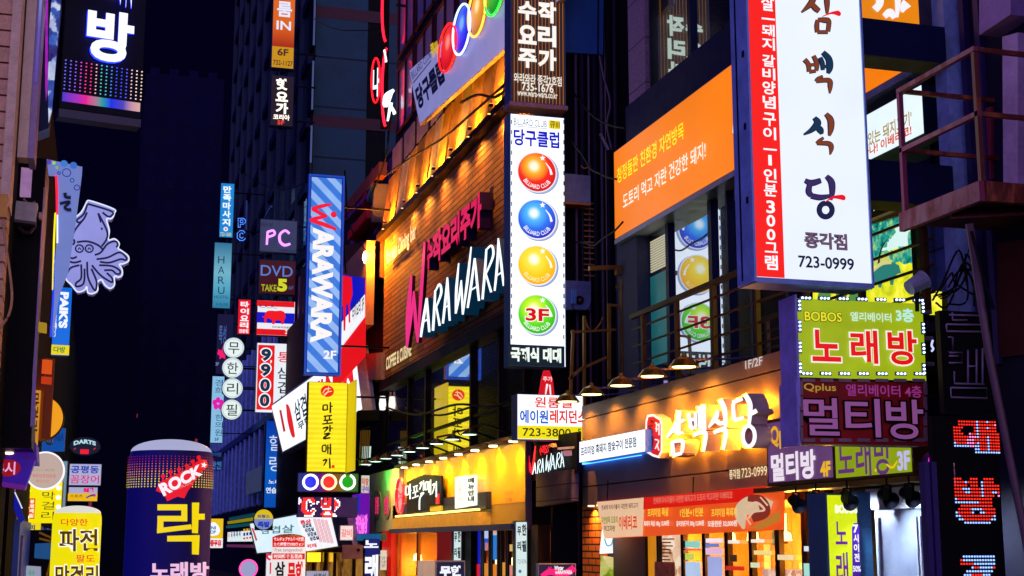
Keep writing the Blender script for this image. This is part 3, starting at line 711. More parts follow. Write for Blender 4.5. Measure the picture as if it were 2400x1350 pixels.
# --- blue striped tall sign
S = sign("striped_sign", "very tall blue diagonally striped blade sign with white letters running downwards", "shop sign", 712, 803, 407, 878, Y=49, dep=.35, cab=D('#2a56c0', .4, .3), face=STRIPE('#2b78dc', '#8fb8f4', .46, .5, .72, .72, 1.0), frame=.10, wall=9.7)
S.part("frame", MB().box(.0, .06, .0, .05, 0, S.h).box(S.w-.06, S.w, 0, .05, 0, S.h).box(.06, S.w-.06, 0, .05, S.h-.06, S.h).box(.06, S.w-.06, 0, .05, 0, .06), E('#1a50d0', .7))
S.put("ARAWARA", 730, 533, 803, 780, L('#f6f4f0'), bold=.05, rot=1)
S.strokes([[(777, 479, 5), (752, 484, 9), (730, 491, 8)], [(731, 490, 8), (752, 501, 8), (766, 507, 6)], [(766, 508, 5), (742, 512, 9), (726, 517, 8)], [(727, 516, 8), (760, 527, 10), (788, 538, 6)]], L('#f01430'), d1=.03, name="emblem")
S.dot(782, 503, 7, L('#f01430'), name="emblem_dot"); S.put("2F", 758, 821, 841, 788, L('#f0f2f8'), bold=.03)
# --- yellow lantern sign
S = sign("yellow_sign", "yellow backlit blade sign with five black brush letters in a column", "shop sign", 718, 813, 894, 1106, Y=49, dep=.4, cab=D('#a89010', .5), face=STRIPE('#e2cc04', '#ecdc18', .17, .5, 0, 1, 1.25), frame=.02, wall=9.7)
S.part("side_wing", MB().box(S.w+.01, S.w+.06, -.4, 1.5, -.0, S.h-.05), E('#d8bc04', .8, .1))
S.dot(767, 917, 15.5, L('#e82010'), name="emblem", ry=13.5); S.strokes([[(756, 922, 1.5), (763, 912, 2.5), (775, 911, 1.5)], [(758, 926, 1.5), (768, 919, 2.5), (778, 917, 1.5)], [(770, 906, 1.5), (768, 918, 2), (760, 928, 1.5)]], L('#ffd8a0'), d1=.026, name="emblem_line")
K = L('#141004', .6)
S.strokes([[(757, 950, 3), (757, 962, 4)], [(757, 950, 3), (767, 949, 3)], [(767, 949, 3), (767, 961, 3)], [(757, 962, 3), (768, 960, 3)], [(774, 942, 3), (774, 968, 4)], [(774, 953, 3), (780, 952, 2)],
  [(758, 976, 3), (778, 974, 3)], [(762, 977, 3), (762, 984, 3)], [(772, 976, 3), (772, 984, 3)], [(758, 986, 3), (778, 984, 3)], [(767, 985, 3), (766, 992, 3)], [(755, 994, 3), (780, 991, 3)],
  [(756, 1004, 3), (768, 1002, 4), (759, 1014, 2)], [(773, 996, 3), (773, 1012, 4)], [(773, 1004, 3), (780, 1003, 2)], [(759, 1018, 3), (772, 1016, 4), (760, 1025, 4), (760, 1028, 4), (774, 1026, 3)],
  [(755, 1045, 3), (755, 1058, 3)], [(755, 1045, 3), (763, 1044, 3), (763, 1057, 3), (755, 1058, 3)], [(768, 1042, 3), (768, 1064, 3)], [(768, 1050, 3), (773, 1050, 2)], [(774, 1040, 3), (774, 1066, 4)],
  [(756, 1080, 3), (765, 1078, 4), (758, 1092, 2)], [(772, 1074, 3), (773, 1098, 4)]], K, d1=.026, k=1.15)
S.patch(777, 1090, 1097, 784, L('#e03010'), name="seal")
# --- brick band lettering
S = T("brick_wall_sign", "huge white and pink raised letters across the lit brick band", "shop sign", at(893, 897, X=9.6), -90)
S.pd = .42
HOT = E('#f0107a', .95); HOTS = D('#3a0a20', .5)
S.strokes([[(964, 646, 5), (957, 735, 11), (953, 814, 4)], [(954, 815, 4), (964, 740, 6), (970, 682, 4)], [(970, 682, 4), (974, 750, 8), (979, 803, 4)], [(979, 803, 4), (987, 690, 8), (995, 568, 5)]], HOT, .32, .42, side=HOTS, k=1.0)
CW = E('#f2fdff', 1.25); CWS = E('#0a4a70', .25, 0, False)
def wara(f, k=1.0):
    P = [[(402, 1020, 16), (425, 880, 16), (446, 745, 13)], [(446, 745, 13), (456, 880, 15), (464, 985, 13)], [(420, 915, 9), (460, 890, 9)],
     [(490, 975, 15), (499, 830, 15), (506, 690, 12)], [(504, 705, 9), (536, 648, 13), (548, 710, 14), (510, 815, 10)], [(514, 810, 11), (538, 940, 14)],
     [(560, 925, 13), (578, 760, 15), (592, 600, 10)], [(592, 600, 10), (600, 760, 14), (608, 905, 12)], [(572, 815, 8), (604, 795, 8)],
     [(672, 500, 8), (656, 680, 16), (650, 855, 10)], [(652, 855, 9), (676, 730, 13), (690, 620, 8)], [(690, 620, 8), (696, 750, 13), (700, 862, 10)], [(702, 862, 9), (735, 610, 16), (760, 385, 8)],
     [(735, 815, 13), (762, 640, 15), (784, 465, 10)], [(786, 465, 10), (800, 620, 15), (815, 765, 13)], [(750, 695, 9), (808, 660, 9)],
     [(840, 755, 14), (856, 570, 15), (868, 400, 12)], [(868, 405, 9), (905, 378, 13), (915, 450, 14), (862, 580, 10)], [(864, 575, 11), (902, 705, 14)],
     [(926, 695, 12), (944, 510, 15), (952, 325, 9)], [(952, 325, 9), (972, 500, 15), (990, 660, 12)], [(936, 590, 9), (984, 560, 9)]]
    return [[f(*q) for q in p] for p in P]
S.strokes(wara(lambda x, y, w: (850+x/3, 450+y/3, w/3*1.2)), CW, .0, .40, side=CWS)
S.strokes(wara(lambda x, y, w: (850+x/3, 450+y/3, w/3*2.0)), D('#0a0a12', .5), None, -.02, name="letter_backing")
S.pd = .2
PK = E('#f02060', .8); S.put("수작요리주가", 1006, 568, 640, 1141, PK, bold=.05, d=.05, ext=.3, side=D('#2a1040', .5))
S.put("수작요리주가", 1004, 560, 644, 1143, D('#30103a', .5), bold=.085, d=.02, grow=.03, name="letter_backing")
CRM = E('#ffe6a8', .85, 0, False); S.put("Korean Dining bar", 897, 588, 634, 966, CRM, bold=.03, d=.05, ext=.03, side=D('#a07a38', .5)); S.put("COFFEE & CUISINE", 897, 838, 868, 955, CRM, bold=.03, d=.05, ext=.03, side=D('#a07a38', .5))
# --- fascia with the row of hanging balls high on the pub building
S = T("ball_fascia_sign", "wide white fascia sign of ringed neon balls above the ribbed eave", "shop sign", at(983, 293, X=9.0), -84.9)
p = [S.uv(*q) for q in ((983, 293), (1330, -16), (1330, -175), (958, 166))]
S.part("cabinet", MB().prism(p, -.14, 0, 0), D('#a08a8c', .55)); S.part("face", MB().prism([S.uv(*q) for q in ((984, 290), (1330, -18), (1330, -168), (960, 166))], 0, .01), E('#9c9ce0', .62, .15))
for (cx, cyy, ru, ry, cs, rg) in ((1056, 113, 19, 57, ('#ff9080', '#f03028', '#d80c10', '#980408'), '#ff1c10'), (1089, 70, 19, 60, ('#80b0ff', '#2050ff', '#0818e8', '#0408a0'), '#a8c8ff'), (1125, 28, 19, 60, ('#ffe8a0', '#f0a020', '#d88008', '#8a4804'), '#ffb040'), (1166, -22, 21, 60, ('#b0ffb0', '#20c040', '#08a018', '#04500c'), '#20ff40')):
    cu, cv = S.uv(cx, cyy); k = abs(S.uv(cx, cyy-50)[1]-S.uv(cx, cyy+50)[1])/100; uu = abs(S.uv(cx-ru, cyy)[0]-S.uv(cx+ru, cyy)[0])/2
    r = (ry*k+uu)/2; mb = MB().disc(cu, cv, uu, ry*k*.88, .01, .05); S.part("printed_ball", mb, BALL(cu, cv, ry*k, *cs, k=1.0))
    mb = MB().ring(cu, cv, uu*1.06, ry*k*.93, .034, .10, 48); S.part("neon_ring", mb, E(rg, 2.4), smooth=True)
def sk(s, body, pts, mat, bold=0, name="lettering"):
    """lettering fitted to four corner pixels (tl, tr, br, bl)"""
    vs, fs, _ = glyphs(body, bold); q = [Vector(s.uv(*p)) for p in pts]; d = s.nd(None); mb = MB()
    mb.add([((lambda P: (P.x, -d, P.y))(q[3]*(1-x)*(1-y)+q[2]*x*(1-y)+q[1]*x*y+q[0]*(1-x)*y)) for x, y in vs], fs)
    return s.part(name, mb, mat)
sk(S, "BILLARD CLUB", ((964, 171), (1008, 119), (1012, 133), (968, 187)), L('#141838', .5)); sk(S, "당구클럽", ((973, 208), (1035, 134), (1045, 190), (983, 260)), L('#10123a', .5), .05)
sk(S, "큐III", ((1009, 106), (1026, 92), (1030, 125), (1014, 138)), L('#d0a818'), .05); sk(S, "|", ((970, 193), (1012, 141), (1013, 143), (971, 196)), L('#30304a'))
# --- round red neon signs left of the pub windows
S = sign("round_neon_sign", "white neon letter in a red neon oval beside the pub windows", "neon sign", 868, 892, 137, 242, Y=51, dep=.2, cab=D('#120810', .5), wall=9.7)
S.hoop(880, 189, 52, .035, E('#ff1420', 2.6), ru=.16); S.put("나", 874, 158, 226, 888, E('#c8f4ff', 1.6), bold=.03)
S = sign("arc_neon_sign", "tall red neon arcs with white strokes hung at the corner of pub windows", "neon sign", 893, 912, -140, 300, Y=50.9, dep=.15, cab=D('#120810', .5), wall=9.7)
for (cyy, ry, a0, a1) in ((20, 78, 95, 265), (205, 92, 100, 262)): S.hoop(906, cyy, ry, .05, E('#ff1830', 2.6), ru=.18, a0=a0, a1=a1)
S.strokes([[(898, 246, 4), (906, 228, 16), (922, 212, 6)], [(899, 232, 4), (903, 246, 14), (918, 216, 6)], [(908, 284, 4), (916, 242, 8)], [(916, 250, 5), (925, 268, 7)], [(900, 118, 3), (904, 146, 5)]], E('#e8fbff', 1.6), .0, .1)
# --- white banner board with red letters (tilted)
S = sign("corner_board_sign", "white corner sign high above the ball fascia with red letters underneath", "shop sign", 957, 975, -60, 22, Y=48.5, dep=.4, cab=D('#9ec8d8', .5), face=E('#d8f0ff', .8), frame=.02, wall=9.7)
S.put("갈비", 959, -12, 14, 973, L('#d82030'), bold=.03)
# --- Thai drip sign
S = sign("flag_fascia_sign", "red white and blue striped box sign with dripping red paint shape", "shop sign", 780, 857, 652, 822, X=9.1, dep=.3, cab=D('#a07860', .6), frame=.0)
S.e.rotation_euler = S.e.rotation_euler
wu = S.w; hh = S.h
S.poly([(780, 640), (857, 655), (857, 835), (780, 920)], E('#f01018', .9), 0, .01, "face"); S.poly([(780, 640), (857, 652), (857, 700), (780, 790)], L('#0c18c0', .9), d1=.02, name="blue_band"); S.poly([(780, 782), (857, 689), (857, 742), (780, 842)], L('#f4f6fa'), d1=.024, name="white_band")
S.poly([(780, 640), (826, 650), (828, 690), (822, 712), (823, 756), (819, 756), (818, 716), (813, 712), (811, 775), (807, 775), (806, 716), (803, 720), (790, 730), (780, 740)], L('#e81020'), d1=.03, name="paint_drip"); S.put("타이요리 3F", 828, 716, 752, 855, L('#282838', .5), bold=.02, d=.034)
# --- tilted white fascia boards beyond the yellow sign
S = T("white_fascia_sign", "large white fascia sign with red bottle mark behind the yellow blade sign", "shop sign", at(660, 1063, X=9.2), -90)
p = [S.uv(*q) for q in ((660, 1063), (850, 962), (832, 808), (633, 950))]
S.part("cabinet", MB().prism(p, -.5, 0), D('#c0c8d8', .5)); S.part("face", MB().prism([S.uv(*q) for q in ((663, 1058), (849, 959), (831, 813), (637, 952))], 0, .01), E('#e6edf2', 1.3, .1))
S.poly([(655, 962), (660, 960), (670, 1010), (665, 1013)], L('#c01828'), name="stripe"); S.strokes([[(672, 948, 3), (676, 955, 8), (681, 985, 12), (688, 1018, 9), (692, 1024, 5)]], L('#e02028'), d1=.03, name="bottle_mark")
sk(S, "삼겹살", ((688, 945), (735, 905), (741, 958), (694, 990)), L('#123050', .7), .02); sk(S, "무한리필", ((698, 992), (760, 945), (764, 968), (702, 1010)), L('#103848', .7), .03); sk(S, "#AAM", ((740, 893), (826, 845), (832, 905), (748, 940)), L('#e02030'), .05)
S = T("menu_fascia_sign", "long white fascia sign of small menu text behind the red topped white pillar", "shop sign", at(592, 1302, X=9.3), -90)
p = [S.uv(*q) for q in ((582, 1226), (702, 1202), (722, 1290), (600, 1300))]
S.part("cabinet", MB().prism(p, -.3, 0), D('#b8c4d0', .5)); S.part("face", MB().prism([S.uv(*q) for q in ((586, 1228), (700, 1206), (719, 1286), (603, 1296))], 0, .01), E('#cfe4ee', 1.15, .15))
S.poly([(590, 1238), (594, 1237), (604, 1266), (600, 1268)], L('#c02838'), name="stripe"); S.put("삼겹살", 612, 1236, 1252, 690, L('#508898', .8), bold=.02)
S = T("price_fascia_sign", "white price board with red header and rows of red and navy text", "shop sign", at(716, 1292, X=9.0), -90)
p = [S.uv(*q) for q in ((696, 1212), (775, 1207), (792, 1280), (718, 1292))]
S.part("cabinet", MB().prism(p, -.35, 0), D('#c8ccd8', .5)); S.part("face", MB().prism(p, .0, .01), E('#e4e6ee', 1.2, .1))
sk(S, "통삼", ((703, 1220), (729, 1216), (731, 1226), (706, 1230)), L('#e01828'), .05)
for i in range(4): sk(S, "삼겹살", ((708+i*6, 1228+i*10), (730+i*6, 1225+i*10), (733+i*6, 1234+i*10), (711+i*6, 1238+i*10)), L('#104060', .7), .05)
for i in range(4): sk(S, "|||", ((736+i*9, 1216+i), (742+i*9, 1215+i), (758+i*9, 1270+i), (752+i*9, 1271+i)), L('#d02838'), .02)
sk(S, "무한리필", ((722, 1276), (744, 1273), (746, 1282), (724, 1285)), L('#e01828'), .06)
S.part("end_panel", MB().prism([S.uv(*q) for q in ((778, 1207), (812, 1207), (828, 1284), (795, 1281))], -.3, .0), D('#9a96b8', .6))
# --- beige awning sign with round lamps
S = T("beige_fascia_sign", "beige fascia panel with three printed ovals lit green from above", "shop sign", at(865, 1252, X=9.68), -90)
p = [S.uv(*q) for q in ((865, 1250), (944, 1240), (944, 1095), (865, 1115))]
S.part("cabinet", MB().prism(p, -.05, .12), D('#b4b4c4', .6, 0, .3))
for x in (873, 894, 917):
    c_, r_ = S.uv(x, 1182); w_ = abs(S.uv(x-8, 1182)[0]-S.uv(x+8, 1182)[0])/2; h_ = abs(S.uv(x, 1148)[1]-S.uv(x, 1214)[1])/2
    S.part("printed_oval", MB().disc(c_, r_, w_, h_, .12, .16), D('#8c8084', .5)); S.put("땅콩", x-6, 1165, 1206, x+5, E('#f03070', .8), bold=.04, d=.17)
S = sign("small_poster_sign", "small white and red printed sign between green ring and beige panel", "shop sign", 846, 866, 1114, 1156, Y=49.3, dep=.15, cab=D('#8a8aa0', .5), face=E('#d8b0d0', .8), frame=.01)
S.put("막창", 848, 1120, 1138, 864, L('#c01050'), bold=.05); S.put("구이", 848, 1139, 1153, 864, L('#7030a0'), bold=.05)
# --- ring sign
S = sign("ring_light_sign", "sign box with blue, red and green glowing rings under the yellow sign", "neon sign", 697, 840, 1108, 1152, Y=48.6, dep=.3, cab=D('#2a3060', .5), face=RAMP(0, .0, 2.05, ((0, '#3a4890'), (.17, '#1010d0'), (.36, '#7010b0'), (.52, '#d01828'), (.68, '#a07010'), (.85, '#08a010'), (1, '#486a30')), .62), frame=.02)
for x, h, dk in ((727, '#8898ff', '#0408d0'), (770, '#ff8878', '#e00810'), (814, '#a0ffa8', '#05a010')):
    S.dot(x, 1130, 14.5, E(dk, .9, 0, False), name="ring_centre"); S.hoop(x, 1130, 16.5, .045, E('#ffffff' if x != 770 else '#ffd8a8', 1.5), d=.08, a0=(0 if x != 814 else 110), a1=(360 if x != 814 else 430))
    bulb(S.e, (S.uv(x, 1130)[0]+(.85 if x == 814 else 0), -.35, S.uv(x, 1130)[1]+(.2 if x == 814 else 0)), 7 if x != 814 else 38, h if x != 814 else '#20ff40', .15)  # bare lights added before the rings; green one shifted to tint the beige panel
# --- LED matrix sign below it
def ledmap(s, rows, x0, y0, y1, x1, cols, r=.45, name="led_letter", d=.02):
    """dot matrix: one lamp per filled cell"""
    nr = len(rows); nc = max(len(q) for q in rows); keys = list(cols); mb = MB(); u0, u1, va, vb = s.rect(x0, y0, y1, x1)
    pu, pv = (u1-u0)/nc, (va-vb)/nr
    for j, q in enumerate(rows):
        for i, ch in enumerate(q):
            if ch in cols: mb.disc(u0+pu*(i+.5), va-pv*(j+.5), pu*r, pv*r, 0, d, 6, keys.index(ch))
    return s.part(name, mb, [cols[k] for k in keys])
LR = E('#ff2a18', 1.5); LW = E('#fff0f4', 1.7); LBW = E('#8fb4ff', 1.9)
S = sign("matrix_sign", "violet dot matrix screen showing red and white letters below the glowing rings", "led screen", 697, 838, 1164, 1212, Y=48.8, dep=.3, cab=D('#2a1060', .5), face=E('#2c0a58', .6), frame=.02)
rows = ["w..rrrrrrr.....w.rr.rr..w...", "ww.rrrwwrrr....r.rr.rr..rww.", "wwrrrw.wwrr.ww.r.rrrrr..rrww", "w.rrrw...ww.w..r.ww.rr..rrrw", "..rrrw..w......rrrrrrr..rrrw", "..rrrw.........wrrrrrw..rww.", "..rrrw...ww.....wwwwww..rw..", "..rrrrw.wrrw.....rrrrr..w...", "...rrrrrrrw.....rrwwwrr.....", "....rrrrrww....rrwwwwwrww...", "....wwwwww......rrrrrrrwww.."]
ledmap(S, rows, 699, 1166, 1211, 797, {'r': LR, 'w': LW}, .52)
# --- violet karaoke practice sign
S = sign("violet_fascia_sign", "violet fascia with glowing pink letters above a teal strip", "shop sign", 824, 866, 1160, 1258, X=9.3, dep=.2, cab=D('#3a1070', .5), face=E('#7a14c0', .7, .2), frame=.01)
S.put("노래연습장", 828, 1208, 1252, 862, E('#ff70e0', 1.3), bold=.04); S.patch(826, 1166, 1200, 834, E('#f04080', .9), name="stripe"); S.patch(836, 1160, 1202, 844, E('#1830c0', .8), name="stripe")
S = sign("teal_fascia_sign", "plain teal strip sign under the violet fascia", "shop sign", 830, 892, 1252, 1268, X=9.2, dep=.2, cab=D('#1a4a70', .5), face=E('#1c6aa8', .6, .2), frame=.01)
S = sign("pale_box_sign", "small pale lit box sign under the end of the price board", "shop sign", 796, 828, 1231, 1267, Y=47.5, dep=.3, cab=D('#a090a0', .5), face=E('#e8d8d8', .95), frame=.02)
S.put("갈비", 800, 1240, 1258, 824, L('#e07078'), bold=.02)
# --- yellow lit fascia with brush letters
S = T("gallery_fascia_sign", "golden lit fascia with navy backed white brush letters and downlights", "shop sign", at(945, 1243, X=9.7), -90)
L_, _ = S.uv(1240, 1130); zt2 = S.uv(945, 1098)[1]; zb2 = 0
GOLD = D('#c89a20', .45, .1, .25, 1.2)
S.part("face", MB().box(0, L_, -.05, 0, zb2+.55, zt2), GOLD); S.part("lower_ledge", MB().box(0, L_*.76, -.05, .35, zb2+.04, zb2+.38), D('#b89a5a', .5))
S.part("base_trim", MB().box(-.1, L_, -.05, .45, -.1, .036), D('#3a4aa0', .4, .4)); S.part("hood", MB().box(-.1, L_+.02, -.05, .30, zt2, zt2+.09), D('#241a30', .5)); S.part("end_cap", MB().box(L_, L_+.07, -.05, .1, -.1, zt2+.1), D('#5a4a6a', .5))
S.part("light_strip", MB().box(.1, L_*.74, .2, .3, zb2+.42, zb2+.47), E('#ffe070', 3.0))
S.part("lower_panel", MB().box(0, L_, -.05, -.01, .036, .55), D('#8a7040', .5))
S.part("navy_shelf", MB().prism([S.uv(*q) for q in ((930, 1225), (1152, 1192), (1152, 1152), (1068, 1165), (930, 1186))], 0, .14), D('#0a1a4a', .5))
S.part("backing_board", MB().prism([S.uv(*q) for q in ((968, 1205), (1050, 1185), (1050, 1115), (1007, 1112), (968, 1130))], .14, .2), D('#050f30', .6))
S.dd = .4; S.dot(956, 1163, 41, E('#f0a0a8', .8), name="emblem", d1=.21, ry=41); S.hoop(956, 1163, 41, .05, E('#e02040', .9), d=.26); S.strokes([[(950, 1150, 2), (956, 1160, 3), (962, 1150, 2)], [(948, 1175, 2), (957, 1165, 3), (962, 1178, 2)]], L('#d01838'), d1=.24, name="emblem_line")
S.strokes([[(970, 1142, 3), (970, 1160, 4)], [(970, 1142, 3), (977, 1140, 3), (977, 1158, 3), (970, 1160, 3)], [(981, 1134, 3), (981, 1170, 4)], [(981, 1150, 3), (985, 1149, 2)],
   [(988, 1142, 3), (1000, 1138, 3)], [(991, 1142, 3), (991, 1152, 3)], [(997, 1141, 3), (997, 1151, 3)], [(987, 1156, 3), (1001, 1151, 3)], [(994, 1154, 3), (994, 1163, 3)], [(986, 1168, 3), (1002, 1162, 3)],
   [(1004, 1134, 3), (1010, 1131, 4), (1004, 1148, 3)], [(1014, 1126, 3), (1014, 1150, 4)], [(1006, 1158, 3), (1014, 1155, 4), (1005, 1168, 4), (1004, 1195, 4)],
   [(1018, 1132, 3), (1018, 1148, 3)], [(1018, 1132, 3), (1023, 1130, 3), (1023, 1146, 3), (1018, 1148, 3)], [(1027, 1128, 3), (1027, 1155, 3)], [(1031, 1124, 3), (1031, 1160, 4)],
   [(1035, 1138, 3), (1041, 1135, 4), (1035, 1158, 2)], [(1045, 1128, 3), (1045, 1165, 4)]], E('#eaffff', 1.0), None, .27, k=1.0)
S.patch(1023, 1187, 1199, 1049, E('#d8b020', .9), d0=.14, d1=.2, name="plate"); S.patch(1040, 1158, 1182, 1046, E('#e83030', .9), d0=.2, d1=.24, name="seal")
S.poly([(1081, 1192), (1108, 1188), (1108, 1114), (1081, 1119)], E('#f2fffa', 1.0), .14, .18, "menu_board"); S.poly([(1110, 1187), (1131, 1184), (1131, 1113), (1110, 1116)], E('#f2fffa', 1.0), .14, .18, "menu_board")
S.vput("참숯구이", 1089, 1128, 1176, 1099, L('#607070', .8), d=.19); S.vput("메뉴안내", 1113, 1120, 1178, 1128, L('#203038', .7), bold=.05, d=.19)
for i in range(8):
    u = .9+i*(L_-1.6)/7; d_ = S.part("downlight", MB().lathe([(.0, .0), (.11, .0), (.11, .04), (.0, .04)], 14, (u, -.18, zt2-.05)), E('#fff4c8', 3.5)); spot(S.e, (u, -.3, zt2-.12), (u, -.02, zt2-1.6), 150, '#ffb83a', 140, .9)
S.put("예약문의", 1186, 1152, 1162, 1204, L('#705a40', .5), d=.03); S.put("723-9296", 1186, 1168, 1178, 1203, L('#705a40', .5), d=.03)
GL = T("gooseneck_lamp", "small black gooseneck lamp leaning over the golden fascia", "lamp", (9.7, 47.0, zt2+S.O.z+.12), -90, group="black lamps along the top of the golden fascia")
GL.part("arm", MB().tube([(0, .1, 0), (0, -.3, .15), (0, -.8, .28), (0, -1.15, .2)], .03, 6), DARK); GL.part("shade", MB().lathe([(.03, .16), (.09, .12), (.22, .0)], 16, (0, -1.15, .02)), D('#20283a', .35, .6))
GL.part("bulb", MB().lathe([(0, .0), (.17, .0), (.17, .03), (0, .03)], 14, (0, -1.15, .02)), E('#c8ffe8', 3.0)); spot(GL.e, (0, -1.15, .0), (0, -.05, -1.3), 430, '#ffc04a', 130, .9)
for k in list(range(1, 9)): dup(GL.e, (9.7, 47.0-k*1.72, zt2+S.O.z+.12))
# --- one room hotel sign
S = sign("hotel_sign", "white box sign with red and blue letters over a yellow phone number strip", "shop sign", 1212, 1372, 923, 1030, Y=30, dep=.45, cab=D('#6a86c0', .4, .3), face=E('#e9f2f6', 1.4, .06), frame=.012)
S.patch(1213, 997, 1028, 1371, L('#f0e010'), name="yellow_strip"); S.put("원룸텔", 1252, 930, 955, 1340, L('#e02810'), bold=.02); S.put("에이원", 1218, 960, 992, 1284, L('#0c58c8'), bold=.03); S.put("레지던스", 1288, 960, 992, 1374, L('#e01c10'), bold=.03); S.put("723-3800", 1224, 1003, 1022, 1337, L('#101010', .5), bold=.01); S.put("5F", 1353, 1005, 1018, 1371, L('#186020', .7), bold=.02)
# --- small neon copy of the brick wall letters in the alley
S = T("alley_neon_sign", "small black sign with red and white neon letters over old boards", "neon sign", at(1240, 1115, X=9.74), -90)
S.part("backing_board", MB().prism([S.uv(*q) for q in ((1238, 1128), (1352, 1108), (1352, 1012), (1238, 1030))], -.1, 0), D('#0c0710', .6))
S.strokes([[(1245, 1068, 3), (1244, 1095, 6), (1243, 1116, 2)], [(1244, 1116, 2), (1248, 1085, 3)], [(1248, 1086, 2), (1251, 1108, 4)], [(1252, 1112, 2), (1257, 1080, 5), (1261, 1045, 2)]], E('#ff1830', 1.6), None, .06, k=1.0)
S.strokes(wara(lambda x, y, w: (1255+.385*(850+x/3-984), 1112+(450+y/3-790)*.32+(850+x/3-984)*.108, w/3*.42)), E('#e4fcff', 1.4), None, .07)
S.put("수작요리주가", 1266, 1045, 1068, 1306, E('#ff2030', 1.3), bold=.04)
S.part("old_board", MB().prism([S.uv(*q) for q in ((1262, 1188), (1346, 1174), (1346, 1100), (1262, 1112))], -.1, .06), D('#6a5a62', .8, 0, .5, 2, .3, (2, .32, .03, .25)))
# ================================================================== the restaurant's signs
S = T("brown_fascia_sign", "white raised brush letters glowing on the brown fascia beside a red seal", "shop sign", (10, 29.15, zb), -90)
for px, py in ((1586, 1000), (1590, 1050), (1634, 985), (1640, 1035), (1686, 975), (1690, 1030), (1735, 955), (1758, 1018), (1785, 940), (1790, 1000)):
    u_, v_ = S.uv(px, py, .1); bulb(S.e, (u_, -.12, v_), 30, '#ff9418', .03)  # unseen lights assumed behind the letters for the orange glow on the fascia
WL = E('#fff8f2', 1.25); SD = D('#e0d0c4', .45, 0, .1)
S.pd = .42
ST = [[(1588, 986, 6), (1582, 1000, 9), (1562, 1026, 4)], [(1580, 1003, 7), (1588, 1014, 9), (1602, 1014, 4)], [(1592, 962, 9), (1590, 985, 9), (1592, 1012, 5)], [(1592, 990, 6), (1604, 984, 6)], [(1576, 1034, 6), (1578, 1068, 9)], [(1576, 1036, 6), (1600, 1034, 8), (1598, 1062, 6)], [(1578, 1068, 7), (1598, 1062, 7)],
 [(1614, 968, 7), (1620, 1004, 8)], [(1630, 966, 6), (1632, 1002, 6)], [(1616, 985, 6), (1632, 982, 6)], [(1620, 1006, 7), (1632, 1000, 6)], [(1640, 952, 8), (1642, 1006, 7)], [(1641, 976, 5), (1650, 974, 5)], [(1650, 948, 8), (1652, 1008, 8)], [(1626, 1020, 7), (1654, 1014, 9), (1650, 1058, 6)],
 [(1684, 962, 6), (1678, 980, 10), (1662, 1002, 4)], [(1676, 982, 7), (1688, 992, 9), (1700, 990, 5)], [(1690, 936, 9), (1700, 962, 10), (1702, 1002, 6)], [(1674, 1014, 7), (1702, 1008, 9), (1697, 1054, 6)],
 [(1718, 944, 8), (1742, 934, 8)], [(1720, 946, 7), (1722, 984, 8)], [(1722, 986, 8), (1746, 978, 6)], [(1748, 924, 9), (1760, 950, 10), (1758, 994, 6)], [(1756, 974, 7), (1776, 962, 9)]]
S.strokes(ST, WL, .16, .42, side=SD, k=1.2)
cx, cyy = 1755, 1022
S.strokes([[(cx+14*math.cos(R(a)), cyy-24*math.sin(R(a)), 9) for a in range(60, 421, 30)]], WL, .16, .42, side=SD)
S.pd = .08
AM = E('#ff9c18', 20)
S.strokes(ST+[[(cx+14*math.cos(R(a)), cyy-24*math.sin(R(a)), 9) for a in range(60, 421, 60)]], AM, .05, .10, name="back_light", k=1.25, side=AM)
S.pd = .2
S.poly([(1517, 972), (1530, 970), (1548, 980), (1552, 992), (1552, 1060), (1545, 1074), (1530, 1070), (1514, 1060), (1512, 1040), (1513, 985)], E('#f6efe8', 1.1), 0, .2, "seal_rim", side=SD); S.poly([(1520, 978), (1531, 976), (1546, 985), (1549, 996), (1549, 1056), (1543, 1068), (1531, 1064), (1518, 1055), (1516, 1038), (1517, 990)], E('#d81414', .9), d1=.204, name="seal_face")
S.strokes([[(1526, 985, 3), (1532, 990, 4)], [(1519, 1000, 3), (1530, 997, 3)], [(1526, 1003, 4), (1520, 1012, 5), (1527, 1018, 4), (1530, 1010, 3), (1526, 1004, 3)], [(1519, 1028, 4), (1530, 1024, 5), (1528, 1055, 5)]], L('#101838', .6), d1=.21, name="seal_mark")
S.strokes([[(1537, 990, 3), (1544, 998, 3)], [(1537, 1004, 3), (1543, 1006, 3)], [(1540, 990, 3), (1540, 1012, 3)], [(1546, 992, 3), (1546, 1020, 3)], [(1536, 1030, 3), (1545, 1034, 3), (1537, 1052, 3)], [(1541, 1040, 3), (1546, 1056, 3)]], L('#f6efe8'), d1=.21, name="seal_mark")
S.pd = .34
S.poly([(1358, 1084), (1512, 1058), (1512, 1006), (1358, 1036)], E('#e8f2ff', 1.25), 0, .34, "light_box", side=E('#3a78e8', .5)); S.put("프리미엄 흑돼지 참숯구이 전문점", 1362, 1048, 1070, 1492, L('#142838', .6), bold=.02, d=.345)
S.pd = 0
S.part("blue_strip_light", MB().box(.2, 3.6, .02, .06, S.uv(1365, 1090)[1], S.uv(1365, 1090)[1]+.05), E('#2a6aff', 9.0))
S.put("종각점", 1713, 1101, 1124, 1738, E('#ffe9b8', .9), bold=.02, d=.03); S.put("723-0999", 1742, 1098, 1120, 1802, E('#ffe9b8', .9), bold=.0, d=.03); S.put("1F/2F", 1749, 846, 866, 1790, L('#e8dcd8', .7), bold=.02, d=.02)
